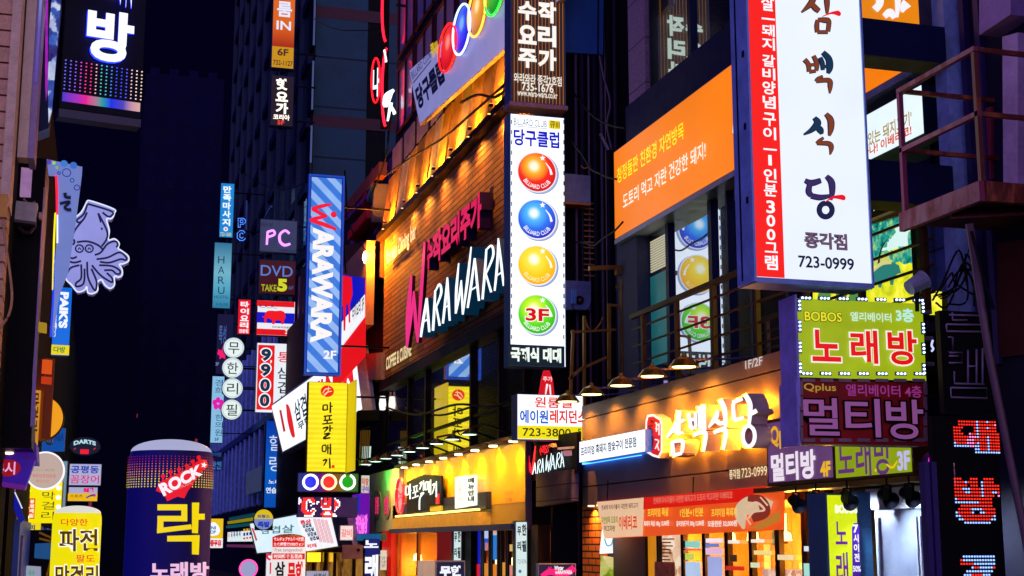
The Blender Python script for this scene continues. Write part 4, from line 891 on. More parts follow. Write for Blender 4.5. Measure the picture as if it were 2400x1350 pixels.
# --- lamps over the brown fascia
GB = T("brass_dome_lamp", "brass dome lamp on a thin arm shining down the brown fascia", "lamp", (10, 28.6, zt+.08), -90, group="brass dome lamps above the brown fascia")
GB.part("arm", MB().tube([(.0, 1.0, .2), (0, .3, .12), (0, -.45, .1)], .02, 6), D('#6a5aa8', .4, .5)); GB.part("shade", MB().lathe([(.03, .2), (.05, .14), (.17, .08), (.27, -.05)], 18, (0, -.5, .0)), D('#b8923a', .3, .8))
GB.part("bulb", MB().lathe([(0, -.045), (.2, -.045), (.2, -.01), (0, -.01)], 16, (0, -.5, 0)), E('#ffe48a', 5)); GB.part("bracket", MB().box(-.04, .04, -1.0, -.9, .0, .22), DARK)
spot(GB.e, (0, -.55, -.08), (0, -.05, -1.9), 170, '#ff9e2a', 130, .7)
for y in (27.05, 25.35, 23.75, 22.3, ): dup(GB.e, (10, y, zt+.08))
S = T("food_poster_stand", "standing food posters in green and pink with a white notice by the brick pier", "poster stand", at(1406, 1350, Y=28.1), 0)
S.poly([(1406, 1298), (1444, 1296), (1444, 1238), (1412, 1240)], E('#e4f2f4', 1.1), -.03, 0, "white_notice"); S.strokes([[(1416, 1262, 3), (1422, 1278, 3), (1432, 1276, 3), (1437, 1258, 3)]], L('#30a0c0', .9), d1=.02, name="mark")
S.part("green_poster", MB().prism([S.uv(*q) for q in ((1404, 1440), (1452, 1440), (1452, 1308), (1410, 1302))], -.05, .02), LITROOM('#a8b830', '#f4e0a0', '#4a7a18', .85, 4, 4)); S.part("pink_poster", MB().prism([S.uv(*q) for q in ((1453, 1440), (1476, 1440), (1484, 1298), (1456, 1290))], -.05, .03), LITROOM('#d880a8', '#f0c8b0', '#8a3a78', .8, 4, 4))
# --- price banner under the fascia
S = T("price_banner", "red orange cloth banner with prices and meat picture under the brown fascia", "banner", at(1400, 1262, X=9.9), -90)
def q4(*p): return [S.uv(*q) for q in p]
S.part("cloth", MB().prism(q4((1418, 1262), (1836, 1241), (1836, 1148), (1790, 1140), (1400, 1176)), -.02, .0), E('#f0561a', .85, .15))  # lamp light on the cloth is put in as its own glow
S.poly([(1418, 1261), (1508, 1256), (1512, 1166), (1400, 1177)], E('#f4c8a0', .85, .1), name="cream_panel"); S.poly([(1510, 1194), (1740, 1176), (1800, 1140), (1511, 1166)], E('#e01408', .85, .1), name="red_header")
S.put("전세계 미식가들이 극찬한 돼지고기", 1412, 1184, 1196, 1498, L('#703a30', .5), bold=.02); S.put("자연방목 도토리", 1412, 1211, 1228, 1451, L('#8a9a20', .7), bold=.03); S.put("이베리코", 1454, 1209, 1242, 1497, L('#e04818', .8), bold=.03); S.put("먹고자란", 1420, 1232, 1246, 1446, L('#6a7a30', .6), bold=.03)
S.put("전세계 미식가들이 극찬한 돼지고기 도토리 먹고자란 이베리코", 1536, 1166, 1182, 1722, L('#ff9a80', .7), bold=.01)
for x0, x1, t1, t2 in ((1523, 1572, "프리미엄 목살", "흑돼지 목살 180g 12,000원"), (1600, 1655, "1인분+1인분", "갈비양념구이 300g 12,000원"), (1675, 1734, "프리미엄 흑돼지", "모듬한판 32,000원")):
    S.put(t1, x0, 1192, 1212, x1, L('#ffcf40', .9), bold=.03); S.put(t2, x0-8, 1221, 1236, x1+2, L('#fff0e0', .9), bold=.03)
S.strokes([[(1750, 1240, 6), (1744, 1200, 34), (1775, 1180, 40), (1815, 1190, 30)], ], L('#e8c8a0', .8), d1=.05, name="meat_print"); S.strokes([[(1760, 1168, 14), (1790, 1172, 22), (1800, 1200, 26), (1770, 1215, 20)], ], L('#a03828', .6), d1=.055, name="meat_print"); S.strokes([[(1755, 1190, 4), (1780, 1178, 6), (1800, 1195, 5), (1775, 1200, 5), (1762, 1215, 5)], [(1752, 1205, 3), (1768, 1230, 4)], [(1790, 1165, 3), (1808, 1185, 4)]], L('#f4c8a8', .8), d1=.06, name="meat_print"); S.poly([(1766, 1238), (1836, 1195), (1836, 1220), (1790, 1242)], L('#d88a30', .7), d1=.052, name="board_print")
for x in (1420, 1620, 1825):
    u, v = S.uv(x, 1165); S.part("hanging_cord", MB().tube([(u, .03, v-.05), (u, .05, v+.35)], .012, 5), DARK)
# --- orange upper fascia with brush text
S = T("orange_fascia_sign", "big orange backlit fascia with slanted white and yellow brush text", "shop sign", (11.05, at(1442, 563, X=11.05).y, zat(1442, 563, 11.05)), -90)
OL = S.O.y-at(2150, 165, X=11.05).y; h0 = zat(1442, 355, 11.05)-S.O.z
S.part("cabinet", MB().box(0, OL, -.42, -.0, 0, h0), D('#8a90a0', .4, .3)); S.part("face", MB().box(.02, OL-.02, 0, .012, .03, h0-.02), E('#f57c08', 1.0, .22, True, .3)); S.part("bottom_trim", MB().box(0, OL, -.42, .02, -.10, -.004), D('#aab4be', .4, .1))
S.put("청정들판 친환경 자연방목", 1449, 395, 432, 1608, E('#f4f020', 1.0, 0, False), bold=.01, d=.03); S.put("도토리 먹고 자란 건강한 돼지!", 1463, 456, 492, 1660, E('#fdfbe8', 1.0, 0, False), bold=.01, d=.03)
S.poly([(1737, 203), (1729, 218), (1722, 260), (1719, 310), (1724, 322), (1760, 318), (1770, 205)], L('#ffffff'), name="seal_rim", d1=.02); S.poly([(1739, 215), (1732, 225), (1726, 265), (1724, 308), (1730, 314), (1758, 312), (1765, 212)], L('#e8400c'), name="seal_face", d1=.026); S.strokes([[(1742, 232, 4), (1735, 245, 5)], [(1738, 260, 4), (1734, 275, 6), (1738, 290, 5)]], L('#30203a', .6), d1=.03, name="seal_mark")
# --- white facade sign further along
S = sign("white_menu_sign", "white backlit fascia with gold and red slogan behind the fire escape", "shop sign", 1990, 2168, 292, 400, X=11.05, dep=.4, cab=D('#3a5a80', .4, .3), face=E('#dcebf2', 1.15, .08), frame=.01)
S.put("맛있는 돼지고기'", 2022, 320, 352, 2142, L('#b8962a', .8), bold=.02); S.put("하나! 이베리코!", 2024, 350, 374, 2142, L('#e05a28', .9), bold=.03)
# --- pasture picture
S = T("pasture_lightbox", "backlit landscape picture of a pig grazing under trees behind the railing", "lightbox", at(1905, 750, X=11.05), -90)
p = [(1905, 760), (2178, 742), (2178, 480), (1905, 560)]
m, t, b = newmat("printed_meadow"); n1 = noise(t, 2.2, 5, .7); cr = node(t, "ShaderNodeValToRGB"); e = cr.color_ramp.elements
e[0].position = .3; e[0].color = (*lin('#7a9a08'), 1); e[1].position = .7; e[1].color = (*lin('#fff060'), 1); e.new(.5).color = (*lin('#d8d818'), 1)
link(t, n1, cr.inputs[0]); link(t, cr.outputs[0], b.inputs["Emission Color"]); b.inputs["Emission Strength"].default_value = 1.25; b.inputs["Base Color"].default_value = (.05, .05, .05, 1)
S.part("face", MB().prism([S.uv(*q) for q in p], -.2, 0), m)
S.poly([(1905, 640), (2040, 600), (2178, 560), (2178, 478), (1905, 558)], E('#d8f4f0', 1.0, .1), name="printed_sky", d1=.01)
m, t, b = newmat("printed_leaves"); n1 = noise(t, 6.0, 6, .75); cr = node(t, "ShaderNodeValToRGB"); e = cr.color_ramp.elements
e[0].position = .38; e[0].color = (*lin('#04504a'), 1); e[1].position = .66; e[1].color = (*lin('#b0d860'), 1); e.new(.5).color = (*lin('#0a9a8c'), 1)
link(t, n1, cr.inputs[0]); link(t, cr.outputs[0], b.inputs["Emission Color"]); b.inputs["Emission Strength"].default_value = 1.1; b.inputs["Base Color"].default_value = (.05, .05, .05, 1); LEAF = m
rnd = random.Random(3)
def blob(cx, cy_, rx, ry, n=26, j=.28): return [(cx+rx*math.cos(2*math.pi*k/n)*(1+rnd.uniform(-j, j)), cy_+ry*math.sin(2*math.pi*k/n)*(1+rnd.uniform(-j, j))) for k in range(n)]
for i, a in enumerate(((2070, 530, 34, 40), (2050, 560, 30, 30), (2095, 508, 22, 26), (2040, 600, 26, 22), (2160, 545, 26, 55), (2130, 598, 34, 20), (2085, 605, 24, 18))): S.poly(blob(*a), LEAF, name="printed_tree", d1=.014+i*.002)
S.strokes([[(2062, 640, 6), (2068, 590, 4), (2084, 560, 2)]], L('#1a3a38', .6), d1=.032, name="printed_trunk"); S.poly(blob(2075, 615, 20, 16), L('#d8e070', .85), name="printed_tree", d1=.031)
S.poly([(2050, 650), (2056, 630), (2072, 618), (2095, 614), (2112, 622), (2117, 640), (2110, 642), (2102, 648), (2098, 668), (2092, 668), (2090, 652), (2076, 656), (2070, 674), (2064, 674), (2062, 660), (2054, 664), (2048, 680), (2044, 678)], L('#2c8a80', .8), name="printed_pig", d1=.036); S.strokes([[(2052, 636, 4), (2072, 618, 9), (2095, 616, 6)]], L('#e8dc90', .85), d1=.04, name="printed_pig")
for dx, s_ in ((1935, .8), (1975, .7), (2005, .6)): S.poly([(dx-20*s_, 705), (dx-14*s_, 685), (dx+14*s_, 682), (dx+22*s_, 692), (dx+15*s_, 704), (dx+10*s_, 722), (dx+5*s_, 722), (dx, 706), (dx-10*s_, 724), (dx-16*s_, 724)], L('#5a9a50', .8), name="printed_pig", d1=.036)
S.part("frame", MB().bar((*S.uv(1905, 560)[:1], 0, S.uv(1905, 557)[1]), (S.uv(2178, 478)[0], 0, S.uv(2178, 478)[1]), .14), D('#a88420', .4, .4))
S.part("frame_post", MB().box(S.uv(2150, 600)[0], S.uv(2150, 600)[0]+.12, .0, .09, S.uv(2150, 742)[1], S.uv(2150, 486)[1]), D('#2a2418', .4, .4))
# --- great white blade sign
S = sign("white_blade_sign", "great white blade sign with brown brush letters and a red strip", "shop sign", 1771, 2017, -420, 650, Y=14.8, a=.5, dep=.42, cab=D('#9a90e0', .45, .1), face=E('#e6eff8', 1.04, .09, True, .7), frame=.0, wall=None)
S.part("frame", MB().box(-.03, 0, -.42, .03, -.05, S.h).box(S.w, S.w+.025, -.42, .03, -.05, S.h).box(0, S.w, -.42, .03, -.06, 0), D('#8ab0f4', .35, .1))
m = MB()
for v in range(8): m.box(-.034, -.03, -.3, -.26, 0, S.h) if v == 0 else m.box(-.036, -.03, -.12, -.06, v*.9, v*.9+.08)
S.part("side_seam", m, D('#1c1840', .5, .3))
ur, _ = S.uv(1836, 600); S.part("red_strip", MB().box(.0, ur, .0, .014, .01, S.h), E('#f41c0c', 1.0, .06))
_, va = S.uv(1771, 2); 
for ch, y0, y1 in (("살", -12, 25), ("―", 40, 47), ("돼", 57, 85), ("지", 88, 117), ("갈", 128, 156), ("비", 159, 187), ("양", 190, 221), ("념", 224, 254), ("구", 264, 295), ("이", 298, 327), ("―", 346, 353), ("1", 364, 388), ("인", 395, 427), ("분", 431, 460), ("3", 470, 500), ("0", 504, 531), ("0", 537, 563), ("그", 568, 592), ("램", 598, 632)):
    k = (y0-0)/660*9+3
    if ch == "―": S.patch(1780+k, y0+2, y1-1, 1811+k, L('#ffffff'), d1=.02, name="dash"); continue
    w = 20 if ch in '30' else (8 if ch == '1' else 30); S.put(ch, 1795+k-w/2, y0, y1, 1795+k+w/2, L('#ffffff'), bold=.022, d=.02)
INK = L('#0e1440', .7); BRN = L('#8a4420', .75); VIO = L('#40306a', .7)
def brush(st, main, k=1.0):
    S.strokes(st, INK, d1=.022, name="letter_outline", k=k*1.42); S.strokes(st, main, d1=.028, name="lettering", k=k)
brush([[(1906, -8, 10), (1898, 10, 11), (1876, 31, 3)], [(1898, 8, 8), (1908, 20, 11), (1918, 28, 9)], [(1934, -14, 10), (1936, 10, 10), (1936, 34, 5)], [(1914, 48, 7), (1912, 62, 9), (1913, 78, 8)], [(1914, 48, 7), (1930, 49, 10), (1940, 52, 9), (1938, 76, 8)], [(1913, 77, 7), (1938, 77, 7)]], BRN)
S.strokes([[(1924, 41, 2), (1945, 33, 5), (1962, 33, 13)]], L('#e81420'), d1=.034, name="accent"); S.dot(1962, 34, 6, L('#e81420'), d1=.035, name="accent_tip")
brush([[(1883, 141, 9), (1892, 152, 9), (1894, 170, 8)], [(1904, 132, 8), (1912, 150, 9), (1911, 168, 7)], [(1892, 154, 6), (1909, 153, 6)], [(1894, 170, 7), (1910, 168, 6)], [(1926, 180, 5), (1914, 186, 6), (1908, 192, 4)], [(1910, 192, 7), (1940, 190, 9), (1943, 204, 9), (1942, 221, 3)]], BRN)
brush([[(1920, 136, 8), (1925, 150, 9), (1926, 166, 7)], [(1926, 124, 9), (1940, 140, 12), (1942, 160, 12), (1938, 174, 6)], [(1926, 158, 6), (1938, 157, 6)]], L('#123a58', .7))
brush([[(1906, 277, 8), (1914, 290, 13), (1900, 306, 9), (1881, 317, 3)], [(1910, 296, 8), (1920, 306, 12), (1924, 316, 6)]], L('#123a58', .7))
brush([[(1933, 268, 8), (1944, 282, 12), (1945, 302, 11), (1941, 320, 5)], [(1928, 324, 5), (1918, 331, 6), (1910, 337, 4)], [(1912, 337, 7), (1940, 338, 9), (1946, 348, 9), (1943, 364, 3)]], BRN)
brush([[(1884, 424, 8), (1900, 430, 11), (1922, 424, 9)], [(1896, 432, 9), (1893, 450, 11), (1900, 460, 9)], [(1898, 460, 10), (1920, 464, 10), (1944, 460, 6)], [(1934, 414, 8), (1946, 428, 12), (1948, 452, 10), (1944, 470, 6)]], VIO)
S.strokes([[(1932, 474, 2), (1950, 464, 6), (1972, 464, 13)]], L('#e81420'), d1=.034, name="accent"); S.dot(1973, 465, 6, L('#e81420'), d1=.035, name="accent_tip")
brush([[(1932, 476, 5)]+[(1933+15*math.cos(R(a)), 493-16*math.sin(R(a)), 9) for a in range(90, 451, 30)]], L('#1c2450', .7))
S.put("종각점", 1883, 543, 582, 1983, INK, bold=.045, d=.022); S.put("종각점", 1883, 543, 582, 1983, L('#7a5a78', .7), bold=.02, d=.026); S.put("723-0999", 1869, 599, 627, 1999, INK, bold=.02, d=.022)
for ya, yb in ((42, 128), (372, 468)):
    _, v1 = S.uv(2029, ya, -.1); _, v0 = S.uv(2029, yb, -.1); e1 = S.uv(2222, 200, -.1)[0]; S.part("mounting_beam", MB().box(S.w+.03, e1, -.55, -.1, v0, v1), NAVW)
# --- orange blade sign behind it
S = sign("orange_blade_sign", "orange blade sign with white brush letter peeking above white blade sign's beams", "shop sign", 2012, 2153, -220, 44, Y=15.15, a=4, dep=.2, cab=D('#6a4a30', .5), face=E('#f08a10', .9, .1), frame=.0)
S.strokes([[(2056, -20, 20), (2060, 8, 16), (2048, 24, 16)], [(2100, -30, 13), (2102, 8, 12), (2100, 42, 6)], [(2112, 30, 6), (2116, 18, 16), (2124, 8, 22)], [(2070, 40, 12), (2084, 30, 16), (2094, 44, 10)]], L('#f4f4fa'), d1=.02, k=1.1)
# --- LED bordered green sign
S = sign("karaoke_sign", "lime green sign with red letters edged by white LED modules", "shop sign", 1871, 2165, 700, 884, Y=15.0, a=-2.5, dep=.26, cab=D('#6a62b8', .45, .3), face=E('#a6bc10', .82, .22, True, 2.4), frame=.0, wall=10.0)
S.part("side_plate", MB().box(-.03, -.0, -.42, .04, -.35, S.h+.04), D('#a8a0f4', .45, .1))
S.put("BOBOS", 1884, 730, 752, 1971, L('#101008', .5), bold=.06, grow=.06); S.put("BOBOS", 1884, 730, 752, 1971, L('#e8e020'), bold=.02); S.put("엘리베이터", 1991, 731, 753, 2087, L('#c8ecd0'), bold=.02); S.put("3층", 2097, 723, 755, 2139, L('#b8ecdc'), bold=.035)
for ch, x0, y0, y1, x1 in (("노", 1900, 773, 847, 1967), ("래", 1990, 774, 852, 2053), ("방", 2076, 775, 855, 2144)): S.put(ch, x0, y0, y1, x1, L('#f6eedc'), bold=.05, grow=.05); S.put(ch, x0, y0, y1, x1, L('#e01410'), bold=.025)
LED = E('#c8e0ff', 3.2)
mod = MB()
for k in (-1, 0, 1): mod.disc(k*.046, 0, .0135, .0135, .02, .035, 10, 0); 
mod.box(-.075, .075, .0, .02, -.022, .022, 1)
first = None
def ledmod(S, px, py, vert):
    global first
    u, v = S.uv(px, py)
    if first is None: first = mk("led_module", mod, [LED, D('#28406a', .4)], S.e); o = first
    else: o = first.copy(); COL.objects.link(o); o.parent = S.e
    o.location = (u, -.012, v); o.rotation_euler = (0, R(90) if vert else 0, 0)
for i in range(7): ledmod(S, 1886+i*44, 699.5+i*.9, 0); ledmod(S, 1889+i*44, 876+i*.1, 0)
for i in range(4): ledmod(S, 1871+i*.6, 716+i*49, 1); ledmod(S, 2160+i*.8, 722+i*48, 1)
for v in (.2, S.h*.55, S.h*.9): S.part("clamp", MB().box(S.w, S.w+.2, -.2, -.12, v, v+.05), STEEL)
# --- dark maroon sign below
S = sign("multiroom_sign", "unlit maroon sign with lilac letters hung below the LED edged sign", "shop sign", 1875, 2170, 890, 1040, Y=15.0, a=-2.5, dep=.35, cab=D('#5a5098', .5, .3), face=D('#b00a04', .6, 0, .3), frame=.0, wall=10.0)
S.part("side_plate", MB().box(-.035, -.0, -.45, .03, -.02, S.h-.03), D('#a8a0f4', .45, .1))
S.put("Qplus", 1883, 898, 920, 1958, E('#c8a838', .55, 0, False), bold=.01); S.put("엘리베이터 4층", 1981, 900, 928, 2158, E('#b040a0', .5, 0, False), bold=.015)
for ch, x0, y0, y1, x1 in (("멀", 1881, 932, 1020, 1964), ("티", 1978, 934, 1024, 2060), ("방", 2073, 936, 1029, 2160)): S.put(ch, x0, y0, y1, x1, D('#050204', .6), bold=.055, grow=.045); S.put(ch, x0, y0, y1, x1, E('#b468b4', .42, 0, False), bold=.015)
dl = None
for x, y, w_, h_ in [(1893+i*43, y, .08, .02) for i in range(7) for y in (892, 1032)]+[(x, 910+i*36, .02, .08) for i in range(4) for x in (1876, 2167)]:
    u, v = S.uv(x, y); S.part("dead_led_module", MB().box(u-w_, u+w_, .01, .03, v-h_, v+h_), D('#9a7a80', .5))
# --- facade panels behind
S = sign("violet_price_sign", "violet fascia panel with white letters and yellow 4F under maroon sign", "shop sign", 1800, 1955, 985, 1140, X=9.85, dep=.25, cab=D('#6a4a18', .4, .4), face=E('#6a4478', .75, .25), frame=.05)
S.put("Qp", 1808, 1000, 1055, 1840, E('#f0b010', .9, 0, False), bold=.03); S.put("멀티방", 1810, 1065, 1130, 1915, E('#f0e4f0', .95, 0, False), bold=.04); S.put("4F", 1926, 1082, 1118, 1950, E('#f0b820', .95, 0, False), bold=.05)
S = sign("lime_price_sign", "lime fascia panel with purple letters and white 3F under maroon sign", "shop sign", 1958, 2140, 1000, 1128, X=9.85, dep=.25, cab=D('#6a4a18', .4, .4), face=E('#98b014', .75, .2), frame=.04)
S.put("노래방", 1966, 1032, 1122, 2092, L('#703a80', .7), bold=.015); S.put("3F", 2106, 1058, 1104, 2136, L('#c8c0ee', .9), bold=.04); S.dot(2056, 1102, 4, L('#f0c818'), name="printed_dot"); S.strokes([[(2082, 1088, 4), (2096, 1096, 5), (2108, 1080, 3)]], L('#e8c018'), d1=.03, name="printed_swirl")
S.part("ledge", MB().box(-2.35, S.w+.2, -.25, .12, -.09, -.02), D('#8a6a20', .4, .4))
# --- spotlights under the panels
PL = T("stage_spotlight", "black stage spotlight with yoke hung below the price panels", "lamp", at(1865, 1152, X=9.5), -90, group="black stage spotlights under the price panels")
PL.e.scale = (.66, .66, .66); PL.part("yoke", MB().bar((-.13, 0, -.02), (-.13, 0, -.24), .03, .04).bar((.13, 0, -.02), (.13, 0, -.24), .03, .04).bar((-.13, 0, -.02), (.13, 0, -.02), .04, .03).tube([(0, 0, -.02), (0, 0, .12)], .02, 6), BLK)
hd = MB().lathe([(.0, -.2), (.11, -.2), (.12, .08), (.17, .14), (.17, .16), (.0, .12)], 14); mt_ = Matrix.Rotation(R(115), 3, 'Y'); hd.v = [tuple(mt_ @ Vector(q)+Vector((0, 0, -.25))) for q in hd.v]
PL.part("lamp_head", hd, BLK); spot(PL.e, (.16, -.02, -.32), (.9, .45, -1.6), 170, '#d0e0ff', 130, .8); PL.part("barn_door", MB().bar((.12, -.15, -.16), (.34, -.16, -.22), .02, .25), BLK)
for px, py in ((1912, 1147), (1985, 1142), (2078, 1135), (2130, 1131)): dup(PL.e, at(px, py, X=9.5))
# --- lime upright sign
S = sign("lime_upright_sign", "lime upright sign with purple karaoke letters beside the steel door", "shop sign", 1944, 2016, 1155, 1440, Y=17.0, a=0, dep=.5, cab=D('#3a6a90', .4, .3), face=E('#d6e80c', 1.0, .08), frame=.03, wall=10)
S.put("BOBOS", 1956, 1183, 1203, 2008, L('#fdfff0'), bold=.05); S.put("노", 1956, 1222, 1276, 1984, L('#6a1490', .8), bold=.015); S.put("래", 1958, 1294, 1376, 1986, L('#6a1490', .8), bold=.015)
S.poly([(1994, 1238), (1998, 1226), (2008, 1226), (2012, 1238), (2016, 1440), (1997, 1440)], L('#4a10a0', .8), name="purple_pill"); S.vput("7시이전", 1998, 1228, 1318, 2010, L('#f4f0ff'), bold=.03); S.put("50%", 1996, 1326, 1340, 2014, L('#f4f0ff'), bold=.03)
S.part("side_return", MB().box(S.w+.0, S.w+.22, -.5, -.06, -1, S.h+.02), D('#3a7098', .4, .3))
# --- dot matrix tower sign
S = sign("led_tower_sign", "black upright dot matrix sign with red and blue letters at the right", "led screen", 2214, 2352, 975, 1560, Y=13.6, a=-3, dep=.1, cab=D('#08070c', .5, .2), face=D('#050409', .45), frame=.02)
S.part("side_rail", MB().box(-.06, -.0, -.1, .05, 0, S.h-.5).box(-.13, -.07, -.1, .02, 0, S.h-.5), D('#3a2a70', .45, .3))
big = {'r': LR, 'b': LBW, 'p': E('#ff90d0', 1.5)}
ledmap(S, ["..rrrrrrrbrrrbrrr.", "..rrrrrrrbrrrrrrp.", "rrrr....rbrrrbrrr.", "rrr.....rbrrrrrrr.", "rrrr..prrbrrrrrrrr", "rrrrrrpppbrrrbrrrr", "rrrrrppprrrrrbrrrr", "brrrrppprbrrrbrrrr", "bbbbbbppbbrrrbrrrr", "........bbrrrbrrrr", "........bbbbbbbbbb"], 2233, 984, 1063, 2341, big, .29)
ledmap(S, ["rrr...rrr..rrrr..", "rrrrbrrrr.brrrr..", "rrrrr.rrr.brrrrrr", "rrrbbbrrrrbrrrrrr", "rrrrbbrrrrbrrrbbr", "rrrrrrrrrrbrrrr.p", "brrrrrrrrrrrrr...", "bbbbbbbbbrrrrr...", "..rrrrrrrrrrrr...", ".rrrrrbbbbrrrrr..", "brrrrrb..bbrrrr..", "bbrrrrrrrrrrrrb..", ".bbrrrrrrrrrrbb..", "...bbbbbbbbbb...."], 2236, 1118, 1229, 2343, big, .29)
ledmap(S, [".bbbbbbbbbbbb.", "rbbbbbbbbbbbb.", "rrrrrbbbbbbbb.", "....brrbbbbbr.", "..bbbbbbbbbb..", ".bbbrrrrbbb..."], 2249, 1300, 1352, 2338, big, .29)
S.vput("02-723-7856", 2234, 1085, 1140, 2237, L('#b870b0', .7))
# --- unlit neon board above it
S = sign("dead_neon_sign", "unlit black board with outline neon letters above the dot matrix sign", "neon sign", 2214, 2330, 728, 968, Y=13.9, a=-3, dep=.1, cab=D('#08070b', .5), face=D('#07060a', .5), frame=.02)
m = MB()
def tubepx(pts, close=False):
    q = [S.uv(*p) for p in pts]+([S.uv(*pts[0])] if close else []); m.tube([(u, -.06, v) for u, v in q], .012, 6)
tubepx([(2226, 735), (2226, 752), (2260, 752)]); tubepx([(2216, 792), (2226, 792), (2226, 826), (2216, 826)]); tubepx([(2218, 740), (2300, 742)]); tubepx([(2212, 762), (2308, 764), (2308, 780), (2212, 778)], True)
tubepx([(2218, 828), (2248, 828), (2248, 852), (2218, 852)]); tubepx([(2218, 836), (2240, 836)]); tubepx([(2262, 822), (2262, 898)]); tubepx([(2282, 820), (2282, 900)]); tubepx([(2262, 860), (2282, 860)]); tubepx([(2296, 818), (2296, 900)]); tubepx([(2230, 872), (2230, 900), (2300, 902)]); tubepx([(2222, 910), (2306, 912), (2306, 935), (2222, 932)], True)
S.part("neon_tube", m, D('#8a7a90', .2, 0, .1), smooth=True)
# ================================================================== the stack of signs further down the right side
CB = D('#16224a', .5, .3)
S = sign("orange_tower_sign", "orange and yellow blade sign high on the dark tower", "shop sign", 635, 692, -120, 158, Y=82, dep=.6, cab=CB, face=RAMP(2, .0, 6.5, ((0, '#d89a10'), (.205, '#d89a10'), (.21, '#b02808'), (.42, '#ee6a10'), (1, '#f07818')), .85), frame=.04, wall=11.5)
S.put("룸", 649, 2, 38, 684, L('#dce4f4'), bold=.03); S.put("IN", 648, 48, 69, 682, L('#dce4f4'), bold=.02); S.put("6F", 650, 113, 130, 676, L('#4a2c08', .6), bold=.03); S.put("732-1127", 640, 140, 152, 686, L('#4a2c08', .6), bold=.02)
S = sign("yoga_sign", "dark blade sign with warm white letters under the orange tower sign", "shop sign", 633, 688, 175, 293, Y=82, dep=.6, cab=CB, face=E('#1c0808', .5), frame=.04, wall=11.5)
W1 = E('#fff8e4', 1.3, 0, False); S.put("핫", 647, 183, 210, 675, W1, bold=.05); S.put("요", 646, 214, 237, 675, W1, bold=.05); S.put("가", 646, 240, 266, 675, W1, bold=.05); S.put("코리아", 640, 267, 280, 679, W1, bold=.04); S.put("5F", 650, 282, 292, 666, E('#f04030', 1, 0, False), bold=.03)
S = sign("massage_sign", "narrow bright blue blade sign with white letters in a column", "shop sign", 513, 548, 428, 556, Y=106, dep=.6, cab=CB, face=E('#0c84d0', 1.0, .15), frame=.03, wall=11.5)
S.vput("만족마사지", 522, 434, 530, 541, L('#f0fcff'), bold=.04); S.dot(529, 537, 5, L('#f0f4ff'), name="emblem"); S.dot(529, 537, 2.5, L('#e06050'), name="emblem_dot"); S.put("723-1600", 516, 544, 553, 542, L('#c8d870', .9), bold=.02)
S = sign("pale_hotel_sign", "pale teal blade sign with thin spaced letters under the narrow blue sign", "shop sign", 497, 542, 567, 722, Y=106, dep=.6, cab=CB, face=RAMP(2, 0, 5.0, ((0, '#2a80a8'), (.3, '#5ab0d0'), (.55, '#7ac0d8'), (1, '#2f78a0')), .85), frame=.03, wall=11.5)
for i, ch in enumerate("HARU"): S.put(ch, 511, 600+i*24, 617+i*24, 526, L('#184a68', .6))
S.put("HOSTEL", 502, 692, 699, 536, L('#1a5070', .6)); S.put("02-736-7300", 506, 710, 716, 534, L('#1a5070', .6))
S = T("pc_neon_sign", "blue outline neon letters P and C standing free beside the narrow blue sign", "neon sign", at(555, 566, Y=102), 0)
S.part("mounting_rail", MB().box(.05, .12, -.1, 0, -.1, 1.8), DARK); NB = E('#4a8aff', 1.5)
def ntube(S, pts, mat, r=.03, name="neon_tube", d=.06, close=False):
    q = [S.uv(*p) for p in pts]; q = q+[q[0]] if close else q; return S.part(name, MB().tube([(u, -d, v) for u, v in q], r, 6), mat, smooth=True)
ntube(S, [(558, 533), (558, 512), (570, 512), (575, 516), (575, 522), (570, 526), (563, 526), (563, 533)], NB, close=True); ntube(S, [(563, 516), (569, 516), (569, 522), (563, 522)], NB, close=True)
ntube(S, [(574, 546), (570, 541), (562, 541), (556, 547), (556, 558), (562, 564), (570, 564), (575, 559)], NB); ntube(S, [(570, 549), (566, 546), (562, 549), (562, 556), (566, 559), (570, 556)], NB)
S = sign("pc_room_sign", "grey blue sign board with a violet neon PC", "neon sign", 607, 697, 512, 590, Y=80, dep=.5, cab=CB, face=E('#3a4468', .6, .3), frame=.04, wall=11.5)
V1 = E('#e890ff', 1.6)
S.strokes([[(625, 574, 5), (627, 543, 5)], [(627, 544, 5), (640, 541, 5), (643, 550, 5), (628, 556, 5)]], V1, .03, .1); S.strokes([[(678, 548, 5), (668, 541, 5), (656, 550, 6), (656, 566, 6), (666, 575, 6), (680, 572, 5)]], V1, .03, .1)
S.put("ELEV 8F", 612, 522, 530, 640, L('#202848', .5), bold=.02); S.put("OPEN 24H", 652, 584, 589, 694, L('#202848', .5))
S = sign("dvd_sign", "dark red sign board with blue letters and yellow script below the violet PC", "shop sign", 605, 693, 607, 688, Y=80, dep=.5, cab=CB, face=E('#4a0c10', .55, .2), frame=.04, wall=11.5)
S.put("DVD", 611, 621, 646, 686, L('#5a80d0', .85), bold=.005); S.put("TAKE", 612, 666, 682, 648, L('#b8b818', .85), bold=.02); S.put("5", 650, 653, 683, 673, L('#d0d820', .95), bold=.06); S.put("6F", 676, 670, 679, 688, L('#5060a0', .7), bold=.02)
S = sign("red_column_sign", "narrow red blade sign with white letters beside the elephant sign", "shop sign", 556, 587, 701, 783, Y=92, dep=.4, cab=CB, face=E('#e80c18', .95, .08), frame=.02, wall=11.5)
S.vput("타이요리", 563, 705, 770, 583, L('#fff0f4'), bold=.045); S.put("전문점", 560, 771, 780, 582, L('#fff0f4'), bold=.04)
S = sign("elephant_sign", "red white and blue striped sign with a red elephant", "shop sign", 601, 691, 703, 785, Y=80, dep=.5, cab=D('#a01820', .5), face=E('#eef0f6', .95), frame=.02, wall=11.5)
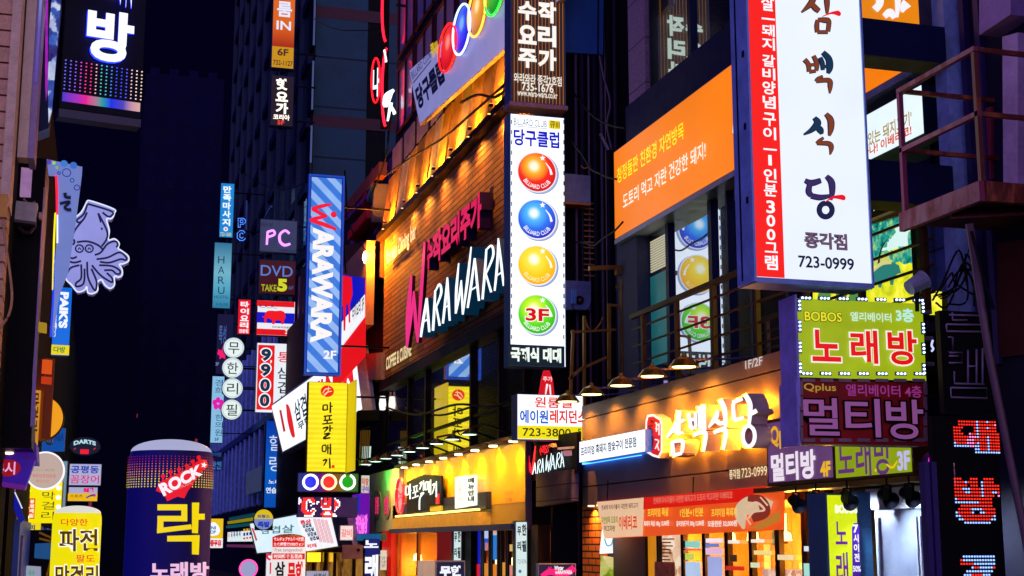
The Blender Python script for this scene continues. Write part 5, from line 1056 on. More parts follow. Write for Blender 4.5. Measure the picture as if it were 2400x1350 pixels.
S.patch(602, 704, 717, 690, E('#e81018', .95), name="red_band"); S.patch(601, 770, 784, 690, E('#e81018', .95), name="red_band"); S.patch(602, 731, 756, 690, E('#0c14c8', .9), name="blue_band")
S.poly([(614, 741), (620, 742), (621, 734), (626, 729), (636, 728), (645, 729), (658, 728), (666, 731), (669, 740), (669, 748), (667, 745), (664, 760), (659, 760), (658, 751), (646, 751), (643, 760), (638, 760), (637, 749), (630, 747), (627, 744), (625, 750), (624, 757), (620, 757), (619, 750), (620, 746), (616, 744)], L('#f0141c'), name="printed_elephant")
S.put("B__K__K__", 608, 713, 721, 650, L('#24304a', .6), bold=.02); S.put("타이요리전문점", 638, 764, 769, 683, L('#24504a', .6), bold=.02); S.put("3F", 668, 773, 783, 684, L('#fff4f4'), bold=.03)
S = sign("price_sign", "white blade sign with a red price strip reading 9,900", "shop sign", 598, 687, 803, 966, Y=80, dep=.5, cab=D('#a8c0d0', .4), face=E('#e8eef2', 1.0, .08), frame=.01, wall=11.5)
S.patch(603, 808, 960, 642, E('#ec1414', .95), name="red_strip")
for i, ch in enumerate("9900"):
    x0, y0 = 612-i*1.2, 817+i*35.5; S.put(ch, x0, y0, y0+29, x0+23, L('#f6fbff'), bold=.075, grow=.10); S.put(ch, x0, y0, y0+29, x0+23, L('#0c3450', .7), bold=.045)
S.put(",", 633, 844, 852, 637, L('#f6fbff'), bold=.05); S.put("통", 651, 825, 849, 679, L('#d82040'), bold=.01)
for ch, y in (("삼", 860), ("겹", 894), ("살", 928)): S.put(ch, 650, y, y+28, 678, L('#14344a', .7), bold=.01)
S = sign("dark_maple_sign", "dark navy blade sign with a pink leaf behind the round signs", "shop sign", 505, 546, 735, 877, Y=100, dep=.5, cab=CB, face=E('#0c1440', .6, .2), frame=.03, wall=11.5)
S.put("특성", 513, 762, 806, 530, L('#4a6ab0', .7), bold=.02); S.poly([(512, 818), (519, 822), (522, 812), (527, 820), (534, 817), (531, 826), (534, 832), (528, 834), (528, 842), (521, 838), (514, 842), (515, 834), (509, 830)], E('#f01868', 1.0), name="printed_leaf"); S.put("3F", 505, 849, 857, 513, L('#8aa0d0', .7), bold=.02)
S = sign("clinic_sign", "pale blue blade sign with a magenta flower behind the round signs", "shop sign", 492, 524, 881, 1038, Y=100, dep=.5, cab=CB, face=E('#8cc4e8', .9, .12), frame=.02, wall=11.5)
S.vput("경희", 504, 888, 924, 522, L('#205878', .6)); S.vput("한의원", 504, 970, 1022, 522, L('#205878', .6)); S.put("5F", 503, 1026, 1033, 513, L('#205878', .6), bold=.02)
PF = E('#e018a8', 1.0)
for a in range(5): S.dot(511+8.5*math.sin(a*1.2566), 946-8.5*math.cos(a*1.2566), 5.2, PF, name="printed_petal", ry=7)
# the four round signs, one per letter
FB = D('#a8bcc8', .4)
for i, (ch, cx, cyy, lab) in enumerate((("무", 548, 815, "topmost round white sign of the column of four"), ("한", 545, 862, "second round white sign from the top of the column"), ("리", 545, 910, "third round white sign, beside the pink flower sign"), ("필", 543, 960, "lowest round white sign of the column of four"))):
    S = T("round_letter_sign", lab, "shop sign", at(cx, cyy, Y=88), 0, group="column of round letter signs")
    S.dot(cx, cyy, 24.5, FB, -.35, 0, name="drum"); S.dot(cx, cyy, 23, E('#dfece8', 1.05, .06), 0, .02, name="face"); S.hoop(cx, cyy, 20.5, .02, L('#a8c8c0', .9), d=.02, name="rim_line"); S.put(ch, cx-13, cyy-13, cyy+14, cx+13, L('#183c38', .6), bold=.005, d=.03)
    if i < 3: S.part("link", MB().box(-.1, .1, -.25, -.1, -.75, -.5), DARK)
    S.part("mounting_arm", MB().box(.5, 3.4, -.3, -.2, -.05, .05), DARK)
S = sign("blue_practice_sign", "deep blue blade sign with pale letters under the white fascia", "shop sign", 618, 668, 985, 1190, Y=83, a=6, dep=.4, cab=CB, face=RAMP(2, 0, 5.2, ((0, '#0a50b8'), (.4, '#0a62d0'), (1, '#0838b0')), .85), frame=.02, wall=11.5)
S.put("힐", 631, 1020, 1056, 656, L('#dce8fa', .95)); S.put("링", 631, 1069, 1104, 657, L('#dce8fa', .95)); S.put("노래", 629, 1124, 1134, 657, L('#eef6ff'), bold=.02); S.put("연습장", 623, 1142, 1156, 661, L('#eef6ff'), bold=.02)
S = sign("convenience_sign", "yellow and white convenience shop sign half hidden by the dark blue pillar", "shop sign", 480, 523, 1215, 1285, Y=95, dep=.5, cab=D('#a0c0b0', .5), face=E('#f0c40c', .95), frame=.02)
S.poly([(484, 1226), (503, 1224), (510, 1229), (515, 1238), (516, 1246), (510, 1254), (500, 1256), (484, 1256)], L('#f6f8fa'), name="emblem"); S.put("MINI", 482, 1233, 1241, 506, L('#1080c8', .9), bold=.04); S.put("STOP", 482, 1243, 1251, 506, L('#1080c8', .9), bold=.04); S.patch(481, 1262, 1284, 522, L('#f0f0f4'), name="white_band"); S.put("연중무휴", 484, 1265, 1281, 519, L('#d81820'), bold=.06)
S = sign("round_food_sign", "round half yellow half blue sign above the white menu fascia", "shop sign", 596, 640, 1196, 1243, Y=70, dep=.01, cab=DARK)
S.e.name = "round_food_sign"; S.dot(618, 1219, 23, D('#5060a0', .5), -.4, 0, name="drum"); S.dot(618, 1219, 22, E('#8aa0d8', .75), 0, .02, name="face")
S.poly([(618+22*math.cos(R(a)), 1216-22*math.sin(R(a))) for a in range(0, 181, 12)], E('#e0c010', .9), d1=.03, name="yellow_half"); S.put("프랑스", 603, 1206, 1214, 632, L('#1a30a0', .6), bold=.04, d=.04); S.put("족발", 604, 1222, 1236, 632, L('#1838c0', .7), bold=.05, d=.04)
S = sign("arcade_fascia_sign", "small white fascia with rows of coloured blocks above a dark shop", "shop sign", 533, 592, 1247, 1270, X=9.6, dep=.3, cab=D('#2a3a60', .5), face=E('#e0f0f0', .95, .1), frame=.02)
for i in range(3):
    x = 571+i*7.5
    for y0, y1, h in ((1238+0, 1244, '#f0b010'), (1247, 1254, '#1020a0'), (1258, 1262, '#e02030')): S.patch(x, y0+2-i, y1+2-i, x+4.6, L(h, .9), name="printed_block")
for i in range(5): S.put("목", 536+i*6.5, 1249-i, 1262-i, 540.5+i*6.5, L(('#f0a020', '#6060c0', '#304050', '#304050', '#406070')[i], .9), bold=.03)
for k, (y0, h) in enumerate(((1222, '#0c5a6a'), (1212, '#a8a010'), (1203, '#0a4a60'))):
    S.patch(533, y0+10, y0+16, 592, E(h, .6, .3), d0=-.1-.1*k, d1=.1-.1*k, name="awning_band")
S.patch(533, 1276, 1282, 600, E('#703060', .6, .3), d0=-.1, d1=.05, name="lower_strip")
S = sign("dim_window_sign", "dim blue fascia with faded letters right behind the dark blue pillar", "shop sign", 490, 522, 1058, 1102, Y=118, dep=.3, cab=CB, face=E('#06103c', .6), frame=.02)
S.put("추어탕", 494, 1060, 1070, 519, L('#2a58a0', .8), bold=.02); S.put("만원", 494, 1081, 1100, 519, L('#3a70b8', .9), bold=.04)
S = T("hanging_poster", "dim grey poster hanging in the dark window beside the deep blue sign", "poster", at(577, 1160, X=9.9), -90)
S.part("sheet", MB().prism([S.uv(*q) for q in ((577, 1160), (612, 1150), (613, 1092), (578, 1108))], 0, .03), E('#46507e', .45, .5, True, 2))
S = T("ring_poster", "round pale sign with a pink neon ring low beside the red topped pillar", "neon sign", at(582, 1333, Y=45), 0)
S.dot(582, 1333, 19, D('#8a88b0', .5), -.1, 0, name="drum"); S.dot(582, 1333, 18, E('#a8b0dc', .75), 0, .02, name="face"); S.hoop(582, 1333, 20.5, .028, E('#ff50b0', 1.4), d=.03); S.part("pole", MB().box(-.03, .03, -.08, -.02, -3, 0), DARK)
# ================================================================== low things in the lower middle
def pillar(name, label, x0, x1, ytop, Y, body, cap, capy, group=None, depth=True):
    """inflated round advertising pillar standing on the ground"""
    pl, pr, pt = at(x0, 1290, Y=Y), at(x1, 1290, Y=Y), at((x0+x1)/2, ytop, Y=Y); r = (pr.x-pl.x)/2; c = (pl+pr)/2
    S = T(name, label, "advertising pillar", (c.x, Y, 0), 0); zc = at((x0+x1)/2, capy, Y=Y).z
    n = 48; S.part("body", MB().lathe([(r*.96, 0), (r, .25), (r, zc-.35*r), (r*.992, zc-.18*r), (r*.955, zc)], n), body, smooth=True)
    S.part("cap", MB().lathe([(r*.955, zc+.002)]+[(r*.955*math.cos(a), zc+(pt.z-zc)*math.sin(a)) for a in [k*math.pi/20 for k in range(1, 10)]]+[(.001, pt.z)], n), cap, smooth=True)
    S.part("blower_base", MB().lathe([(0, 0), (r*1.08, 0), (r*1.08, .22), (r*.97, .26)], n), DARK)
    S.r = r; S.c = c; S.zt = pt.z; return S
def cyl(S, px, py, off):
    """pixel position on the pillar's skin, in the pillar's own frame"""
    d = ray(px, py); o = CAM-Vector((S.c.x, S.c.y, 0)); r = S.r+off
    a = d.x*d.x+d.y*d.y; b = 2*(o.x*d.x+o.y*d.y); c_ = o.x*o.x+o.y*o.y-r*r; D_ = b*b-4*a*c_
    t = (-b-math.sqrt(max(D_, 0)))/(2*a); return o+d*t
def cput(S, body, x0, y0, y1, x1, mat, bold=0, off=.015, name="lettering", grow=0, quad=None):
    vs, fs, _ = glyphs(body, bold); g = grow*(y1-y0); mb = MB(); Q = quad or ((x0-g, y0-g), (x1+g, y0-g), (x1+g, y1+g), (x0-g, y1+g))
    pts = []
    for x, y in vs:
        a = [Q[0][k]*(1-x)+Q[1][k]*x for k in (0, 1)]; b = [Q[3][k]*(1-x)+Q[2][k]*x for k in (0, 1)]
        pts.append(cyl(S, b[0]*(1-y)+a[0]*y, b[1]*(1-y)+a[1]*y, off))
    mb.add(pts, fs); return S.part(name, mb, mat)
def cpoly(S, pts, mat, off=.012, name="print", n=6):
    c = (sum(p[0] for p in pts)/len(pts), sum(p[1] for p in pts)/len(pts)); mb = MB(); q = []
    for i in range(len(pts)):
        a, b = pts[i], pts[(i+1) % len(pts)]
        q += [(a[0]+(b[0]-a[0])*k/n, a[1]+(b[1]-a[1])*k/n) for k in range(n)]
    N = len(q); vs = []
    for k in range(n+1):
        f = k/n; vs += [cyl(S, p[0]*(1-f)+c[0]*f, p[1]*(1-f)+c[1]*f, off) for p in q]
    mb.add(vs, [(k*N+i, (k+1)*N+i, (k+1)*N+(i+1) % N, k*N+(i+1) % N) for k in range(n) for i in range(N)]); return S.part(name, mb, mat)
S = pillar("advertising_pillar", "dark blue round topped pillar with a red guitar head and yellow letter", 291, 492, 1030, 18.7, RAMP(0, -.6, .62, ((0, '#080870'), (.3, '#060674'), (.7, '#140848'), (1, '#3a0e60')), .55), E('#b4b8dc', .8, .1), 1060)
mb = MB(); cols = [E(h, 1.0, 0, False) for h in ('#d02058', '#e0603a', '#f0a020', '#f8d820')]
for j in range(13):
    for k in range(36):
        a = math.pi+math.pi*(k+.5)/36
        z = at(391, 1068, Y=18.1).z-j*.031; r = S.r+.012; c = Vector((r*math.cos(a), r*math.sin(a), z)); t1 = Vector((-math.sin(a), math.cos(a), 0))
        s_ = .004+.0055*min(1, j/8+.3); vs = [c+t1*s_*math.cos(q*math.pi/3)+Vector((0, 0, s_*math.sin(q*math.pi/3))) for q in range(6)]; mb.add(vs, [tuple(range(6))], min(3, j//3))
S.part("printed_dots", mb, cols)
RED = L('#e81020', .95)
cpoly(S, [(365, 1150), (374, 1130), (440, 1098), (470, 1076), (484, 1078), (488, 1092), (470, 1108), (440, 1152), (432, 1168), (416, 1164), (392, 1175), (384, 1158)], RED, .018, "guitar_head")
for x, y in ((382, 1116), (400, 1106), (420, 1100), (438, 1092), (452, 1082), (466, 1072)): cpoly(S, [(x-6, y), (x-2, y-5), (x+4, y-4), (x+5, y+2), (x+2, y+6), (x+3, y+12), (x-1, y+13), (x-2, y+5)], RED, .018, "tuning_peg", 3)
cput(S, "ROCK", 0, 0, 0, 0, L('#f4f0f4'), bold=.05, off=.03, quad=((370, 1136), (470, 1086), (476, 1112), (384, 1164))); cput(S, "MUSIC", 0, 0, 0, 0, L('#f0b0a8', .8), off=.03, quad=((420, 1140), (450, 1126), (452, 1132), (422, 1146)))
cpoly(S, [(478+(8 if i % 2 == 0 else 3)*math.sin(i*math.pi/5+.2), 1090-(8 if i % 2 == 0 else 3)*math.cos(i*math.pi/5+.2)) for i in range(10)], L('#ffffff'), .03, "star", 2)
YL = E('#f0d400', 1.0)
for q in (((369, 1182), (439, 1182), (439, 1196), (369, 1196)), ((425, 1182), (439, 1182), (439, 1222), (425, 1222)), ((369, 1209), (439, 1209), (439, 1222), (369, 1222)), ((369, 1222), (383, 1222), (383, 1248), (368, 1246)), ((368, 1238), (448, 1229), (450, 1240), (368, 1250)), ((450, 1178), (467, 1178), (464, 1250), (450, 1249)), ((464, 1204), (480, 1204), (480, 1218), (464, 1218)), ((392, 1256), (468, 1254), (466, 1269), (392, 1269)), ((450, 1256), (468, 1254), (466, 1300), (450, 1299))): cpoly(S, list(q), YL, .02, "lettering", 4)
cput(S, "노래방", 352, 1317, 1360, 490, E('#f0c0e0', .95, 0, False), bold=.04, off=.02)
S = pillar("advertising_pillar", "yellow round topped pillar with brown pancake house lettering", 119, 235, 1185, 28, E('#f0e000', .98, .06), E('#e4e4dc', .9), 1203)
cput(S, "다양한", 143, 1216, 1232, 206, L('#e83018', .9), bold=.01); cput(S, "파전", 139, 1240, 1292, 229, L('#ffffe8'), bold=.045, grow=.06); cput(S, "파전", 139, 1240, 1292, 229, L('#5a3a10', .75), bold=.022, off=.022); cput(S, "팔도", 178, 1300, 1318, 222, L('#e83018', .9), bold=.01)
cput(S, "막걸리", 130, 1325, 1375, 230, L('#ffffe8'), bold=.045, grow=.06); cput(S, "막걸리", 130, 1325, 1375, 230, L('#5a3a10', .75), bold=.022, off=.022)
S = pillar("advertising_pillar", "white pillar with red topped price bands and Japanese lettering", 637, 716, 1251, 40, E('#f0e8e6', .95, .06), D('#b0a490', .6), 1262)
def cband(S, x0, x1, y0, y1, mat): cpoly(S, [(x0, y0), (x1, y0), (x1, y1), (x0, y1)], mat, .012, "band", 10)
cband(S, 638.5, 714.5, 1258, 1282, E('#e01818', .95)); cband(S, 638.5, 714.5, 1297, 1311, E('#e01818', .95)); cput(S, "サムギョプサル食べ放題", 642, 1259, 1268, 712, L('#fff4f4'), bold=.02, off=.03); cput(S, "たぐ3時間で9,900ウォン", 642, 1271, 1280, 712, L('#fff4f4'), bold=.02, off=.03)
cput(S, "Free samgyeobsal", 644, 1285, 1295, 708, L('#b09090', .8), bold=.01, off=.02); cput(S, "时间畅食五花肉", 642, 1299, 1309, 708, L('#fff4f4'), bold=.02, off=.03); cput(S, "삼", 644, 1316, 1350, 668, L('#202020', .5), bold=.04); cput(S, "무한", 674, 1316, 1372, 712, L('#e01818', .95), bold=.05)
S = sign("white_standing_sign", "white standing sign with red curl partly behind the red topped pillar", "standing sign", 621, 650, 1297, 1400, Y=42, dep=.2, cab=D('#c0c8d0', .5), face=E('#e0eaf0', .95), frame=.01)
S.strokes([[(634, 1312, 5), (627, 1308, 5), (627, 1300, 5), (636, 1300, 5)], [(634, 1318, 4), (634, 1345, 5)]], L('#e02040'), d1=.03, name="mark")
S = sign("low_white_sign", "low pale sign with grey letters right of the red topped pillar", "standing sign", 716, 770, 1338, 1420, Y=40, dep=.2, cab=D('#8a8a98', .5), face=E('#a8a8c0', .8), frame=.01); S.put("삼겹살", 734, 1344, 1356, 764, L('#484860', .6), bold=.03)
S = sign("blue_standing_sign", "tall navy standing sign with white karaoke letters by the red column", "standing sign", 852, 888, 1263, 1480, Y=42, dep=.3, cab=D('#101c60', .5), face=E('#0a1a78', .75), frame=.01)
S.put("노", 853, 1266, 1284, 887, L('#f0f6ff'), bold=.05); S.put("래", 855, 1300, 1356, 886, L('#f6faff'), bold=.05)
S = sign("pale_note_sign", "small pale notice hanging beside the navy standing sign", "notice", 891, 906, 1290, 1336, Y=43, dep=.05, cab=D('#b0a8a0', .5), face=E('#e0d8c8', .8), frame=.0); S.vput("안내문", 894, 1304, 1330, 903, L('#404050', .6))
S = sign("endless_sign", "navy slanted standing sign with white letters on the pavement below golden fascia", "standing sign", 1020, 1090, 1314, 1440, Y=30, a=14, dep=.3, cab=D('#c8ccd0', .4), face=E('#0c1a40', .8), frame=.03)
S.put("무한", 1030, 1326, 1352, 1082, L('#f0f6ff'), bold=.06); S.part("side_board", MB().box(-.28, -.01, -.3, -.02, 0, S.h), E('#d0a890', .7, .3)); 
S = sign("winter_sign", "navy tilted poster stand with a pink ribbon and snowflake mark", "standing sign", 1262, 1350, 1321, 1440, Y=27, a=-6, dep=.25, cab=D('#c8c8d0', .4), face=E('#0c1440', .7), frame=.015)
S.strokes([[(1268, 1350, 5), (1290, 1340, 8), (1320, 1346, 9), (1346, 1330, 9)]], L('#f0187a', .95), d1=.03, name="ribbon", k=1.8); S.put("Winter", 1298, 1326, 1336, 1320, L('#f0f0f8'), bold=.04, d=.04); S.put("wARAWARA", 1300, 1336, 1346, 1340, L('#f0f0f8'), bold=.03, d=.045)
for a in range(3): S.strokes([[(1288-7*math.cos(R(a*60)), 1334-7*math.sin(R(a*60)), 2), (1288+7*math.cos(R(a*60)), 1334+7*math.sin(R(a*60)), 2)]], L('#f0187a', .95), d1=.03+.002*a, name="snowflake")
for x0, x1, yt, Y, lab in ((1061, 1082, 1236, 38.4, "narrow pale upright sign left of dark doors with faded green letters"), (1207, 1237, 1221, 32.0, "narrow pale upright sign with two columns of black letters")):
    S = sign("upright_banner_sign", lab, "upright sign", x0, x1, yt, 1420, Y=Y, dep=.2, cab=D('#2a6a70', .5), face=E('#d8ecec', .95, .08), frame=.025, group="narrow upright signs of the pub")
    w_ = (x1-x0)/30; y0 = yt+6
    S.vput("무리", x0+5*w_, y0, y0+70, x0+14*w_, L('#1c3038', .6), bold=.04, fill=.6); S.vput("한필", x0+16*w_, y0-4, y0+72, x0+26*w_, L('#1c3038', .6), bold=.04, fill=.7)
    S.put("723-9296", x0+5*w_, y0+84, y0+94, x0+26*w_, L('#8a98a0', .7)); S.dot(x0+11*w_, y0+112, 4*w_, L('#3a90c0', .8), name="emblem")
S = sign("violet_board", "violet brown hanging board with a dark knot below the price board", "sign board", 802, 850, 1277, 1310, Y=47, dep=.1, cab=D('#6a4a80', .6, 0, .4, 5), face=None); S.dot(840, 1289, 4, DARK, 0, .03, name="knot")
S = T("shop_interior_front", "low warm lit shop front between the red topped pillar and navy standing sign", "shop front", at(716, 1292, X=9.6), -90)
ua, va = S.uv(700, 1292); ub, _ = S.uv(905, 1292); S.part("window", MB().box(ua, ub, -.3, -.05, -4, va), LITROOM('#5a3410', '#c08838', '#2a1408', .8, .5, .4))
for px in (735, 762, 785, 830, 868): u, _ = S.uv(px, 1300); S.part("post", MB().box(u-.12, u+.12, -.05, .05, -4, va), D('#3a2410', .5))
S.part("lamp", MB().lathe([(0, 0), (.3, 0), (.3, .4), (0, .4)], 12, (S.uv(752, 1295)[0], -.3, S.uv(752, 1295)[1]-.4)), E('#ffc020', 2)); S.part("lamp", MB().box(S.uv(886, 1300)[0]-.25, S.uv(886, 1300)[0]+.25, .0, .2, S.uv(886, 1303)[1], S.uv(886, 1288)[1]), E('#ffe0a0', 2.5))
# ================================================================== left row
S = T("shutter_wall_building", "ribbed shutter wall with a pale corner post at the near left", "building", at(25, 380, Y=18), 0)
h1 = at(25, 1400, Y=18).z; S.O_ = S.O
m = MB()
for i in range(-22, 40): m.box(-3.2, -.001, -.5, -.02+(.03 if True else 0), i*.21+.015, i*.21+.20)
S.part("ribbed_shutter", m, D('#e0b088', .6, 0, .4, 3)); S.part("wall", MB().box(-3.2, -.02, -3.5, -.52, -S.O.z, 9), D('#060610', .8))
ua, _ = S.uv(8, 360); ub, _ = S.uv(30, 360); S.part("corner_post", MB().box(ua, ub, -.5, .06, at(20, 486, Y=18).z-S.O.z, 9), D('#f4ccaa', .55, 0, .35, 5))
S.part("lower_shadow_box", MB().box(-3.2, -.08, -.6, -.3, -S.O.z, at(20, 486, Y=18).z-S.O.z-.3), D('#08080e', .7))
S = T("cream_panel_post", "cream and lilac painted sheet metal post beside the ribbed shutter", "post", at(40, 368, Y=18.5), 0)
u, _ = S.uv(64, 368); S.part("cream_face", MB().box(0, u, -.3, 0, 0, 8), D('#f8e0cc', .5, 0, .25)); ub, _ = S.uv(80, 368); S.part("lilac_face", MB().box(u+.003, ub, -.6, -.01, 0, 8), D('#a08ac0', .4, .2)); S.part("purple_lit_panel", MB().box(u+.03, ub-.02, -.01, .02, 1.0, 8), RAMP(2, 0.5, 4.0, ((0, '#6030a0'), (.35, '#6a60c0'), (.7, '#c0d8ff'), (1, '#d8f0ff')), .8))  # panel's purple to white lighting is put into a glowing strip
S = T("reflecting_side_sign", "narrow violet sign edge on at the left with painted white and pink reflections", "shop sign", at(84, 312, Y=23), 0)
S.part("cabinet", MB().prism([S.uv(*q) for q in ((84, 312), (114, 300), (143, 0), (143, -80), (92, -80), (96, 8))], -.5, 0), D('#1a2a58', .4, .4)); S.poly([(114, 290), (122, 260), (142, 10), (146, -80), (128, -80), (116, 60), (112, 200)], LITROOM('#3a60c0', '#e8f0ff', '#301060', .9, 6, 5), d1=.02, name="face"); S.poly([(108, 240), (112, 200), (113, -80), (106, -80), (106, 200)], E('#b020c0', .8, .6, True, 8), d1=.03, name="pink_reflection")  # reflections on the sign's side face are put in as glowing colour
# blade sign with the blue haloed letter
S = sign("halo_letter_sign", "black blade sign with a big blue haloed white letter and coloured dots", "led screen", 138, 341, -160, 254, Y=24, a=12, dep=.3, cab=D('#0a0c20', .4, .3), face=D('#0a0c2a', .35), frame=.015, wall=None)
S.part("bottom_trim", MB().box(0, S.w, -.3, .02, -.14, -.004), D('#4a4a60', .4, .4)); S.part("mounting_arm", MB().box(-1.2, 0, -.25, -.15, 1.2, 1.3), DARK)
S.put("방", 200, 21, 142, 310, E('#f2f4ff', 1.2), bold=.04, d=.10, ext=.03, side=E('#1430ff', 2)); S.put("방", 200, 21, 142, 310, E('#1028ff', 5), bold=.03, d=.05, name="halo_light"); S.put("래", 250, -90, 17, 304, E('#f2f4ff', 1.35), bold=.07, d=.10, ext=.03, side=E('#1430ff', 4))
hues = ['#5a60e0', '#6a5ae0', '#8a50e0', '#c040c0', '#f03088', '#f03078', '#e0a0a8', '#40b8b0', '#40b0c0', '#4080e0', '#3050f0', '#3848f0', '#5058f0', '#e0b0c0', '#f0d0c8', '#e8c8b0']
dm = {chr(97+i): E(h, 1.4, 0, False) for i, h in enumerate(hues)}
ledmap(S, ["abcdefghijklmnop"]*9, 146, 136, 212, 338, dm, .17, "dot_grid", .02)
u0, v0 = S.uv(145, 237); u1, v1 = S.uv(328, 245); _, vt_ = S.uv(145, 216)
S.part("colour_bar", MB().box(u0, u1, 0, .02, v0, vt_), RAMP(0, u0, u1, ((0, '#4a3ad0'), (.2, '#b030c0'), (.3, '#f02098'), (.42, '#b07a98'), (.5, '#30a0a0'), (.62, '#2030f0'), (.78, '#5048c0'), (.9, '#d09aa8'), (1, '#e0b0a8')), .95))
# squid restaurant sign: pale tapering board, side neon, and the squid
S = T("bubble_board_sign", "pale blue tapering board with printed bubbles and a black letter", "shop sign", at(140, 690, Y=25), 8)
p = [(110, 373), (193, 391), (192, 410), (178, 520), (160, 640), (140, 690), (124, 790), (126, 700), (134, 560), (137, 410), (110, 408)]
S.part("board", MB().prism([S.uv(*q) for q in p], -.12, 0), E('#7a8cd8', .72, .15)); 
for x, y, r in ((156, 405, 9), (169, 423, 4), (180, 440, 6), (138, 406, 3)): S.hoop(x, y, r, .008, L('#1a3aa0', .7), d=.012, name="printed_bubble")
for x, y, r, h in ((150, 384, 8, '#3a80d8'), (172, 388, 8, '#3a70d0'), (114, 380, 6, '#6040c0'), (133, 393, 3, '#90d040'), (168, 424, 3, '#60a0e8'), (126, 382, 4, '#a0e050')): S.dot(x, y, r, L(h, .85), name="printed_bubble", d1=.012)
IK = L('#06061c', .6); LG = [[(152, 452, 7), (154, 462, 7), (166, 464, 7)], [(140, 478, 6), (162, 474, 7), (152, 486, 6), (158, 492, 7), (167, 492, 7)]]; S.strokes(LG, L('#5a74d0', .8), d1=.012, k=2.0, name="letter_outline"); S.strokes(LG, IK, d1=.018, k=1.1)
S.strokes([[(131, 412, 4), (133, 450, 5), (133, 505, 4)]], E('#ff1840', 1.4), 0, .06, name="neon_tube"); S.strokes([[(129, 500, 3), (126, 570, 4), (123, 680, 3)]], E('#f0e010', 1.3), 0, .06, name="neon_tube"); S.strokes([[(134, 505, 3), (134, 570, 3)]], E('#e0e8ff', 1.4), 0, .06, name="neon_tube"); S.strokes([[(127, 590, 3), (124, 700, 4), (118, 790, 4)]], E('#2040e0', 1.2), 0, .06, name="neon_tube")
S = T("squid_sign", "pale lilac cut out squid sign with smiling eyes hanging over the street", "shop sign", at(225, 690, Y=25.3), 4)
OUT = [(203, 474), (212, 471), (266, 490), (268, 500), (262, 512), (250, 514), (256, 540), (254, 562), (268, 560), (279, 570), (277, 582), (285, 588), (300, 600), (301, 612), (290, 618), (280, 620), (286, 632), (286, 645), (278, 650), (268, 648), (268, 668), (258, 676), (246, 668), (238, 656), (228, 662), (229, 680), (218, 688), (206, 686), (203, 672), (198, 680), (182, 684), (168, 668), (154, 652), (158, 620), (160, 590), (164, 570), (168, 552), (174, 526), (172, 514), (190, 498)]
S.part("board", MB().prism([S.uv(*q) for q in OUT], -.14, 0), [E('#9296de', .92, .2)]); S.part("edge_trim", MB().prism([S.uv(x+2, y+3) for x, y in OUT], -.22, -.145), D('#a08ab0', .4, .4))
SQ = [[(205, 478, 4), (196, 502, 4), (180, 516, 4), (186, 522, 4), (196, 514, 4), (204, 498, 4)], [(205, 478, 4), (262, 496, 4), (258, 508, 4), (250, 506, 4), (240, 498, 4)], [(230, 500, 4), (250, 540, 4), (250, 560, 4), (238, 578, 4)], [(196, 514, 4), (178, 536, 4), (170, 552, 4)], [(230, 500, 4), (236, 522, 3)], [(238, 534, 4), (239, 539, 4)], [(180, 568, 4), (204, 566, 4), (228, 574, 4), (240, 584, 4)],
 [(222, 598, 4), (236, 592, 4), (252, 572, 4), (270, 566, 4), (276, 574, 4), (272, 580, 4)], [(226, 608, 4), (252, 604, 4), (280, 592, 4), (296, 604, 4), (294, 610, 4), (282, 608, 4), (256, 616, 4), (234, 614, 4)], [(232, 622, 4), (262, 624, 4), (280, 634, 4), (280, 642, 4), (272, 642, 4), (262, 634, 4), (244, 634, 4)], [(215, 622, 4), (236, 646, 4), (262, 662, 4), (262, 652, 4), (250, 640, 4)], [(204, 614, 4), (206, 650, 4), (218, 676, 4), (224, 680, 4), (226, 660, 4), (214, 630, 4)], [(198, 630, 4), (196, 664, 4), (180, 672, 4), (178, 664, 4), (190, 652, 4), (190, 620, 4)], [(186, 622, 4), (166, 628, 4), (158, 640, 4)], [(190, 612, 4), (174, 616, 4), (158, 612, 4)], [(180, 602, 4), (170, 606, 4), (160, 602, 4)], [(166, 562, 4), (174, 564, 4), (172, 573, 4), (164, 570, 4)]]
S.strokes([[(x, y, 3.2) for x, y in OUT+[OUT[0]]]], L('#e4ecff', 1.0), d1=.010, name="rim_light"); S.strokes(SQ, L('#0c1050', .6), d1=.012, name="drawn_line", k=1.15)
for x in (186, 209): S.hoop(x, 583, 8.5, .014, L('#0c1050', .6), d=.014, name="drawn_eye"); S.strokes([[(x-3, 586, 2.5), (x, 581, 2.5), (x+4, 586, 2.5)]], L('#0c1050', .6), d1=.016, name="drawn_eye")
S = sign("coffee_sign", "bright blue blade sign with white letters running down below the squid", "shop sign", 120, 165, 672, 832, Y=27, a=6, dep=.2, cab=D('#0a3a90', .5), face=E('#0c6ce0', .95, .08), frame=.0)
S.put("PAIK'S", 139, 684, 769, 160, L('#f4f8ff'), bold=.06, rot=1); S.patch(120, 808, 831, 162, E('#f0d808', .95), name="yellow_strip"); S.put("다방", 125, 812, 826, 153, L('#1a8a48', .8), bold=.03); S.put("coffee", 127, 735, 790, 133, L('#e8f0ff', .9), bold=.05, rot=1)
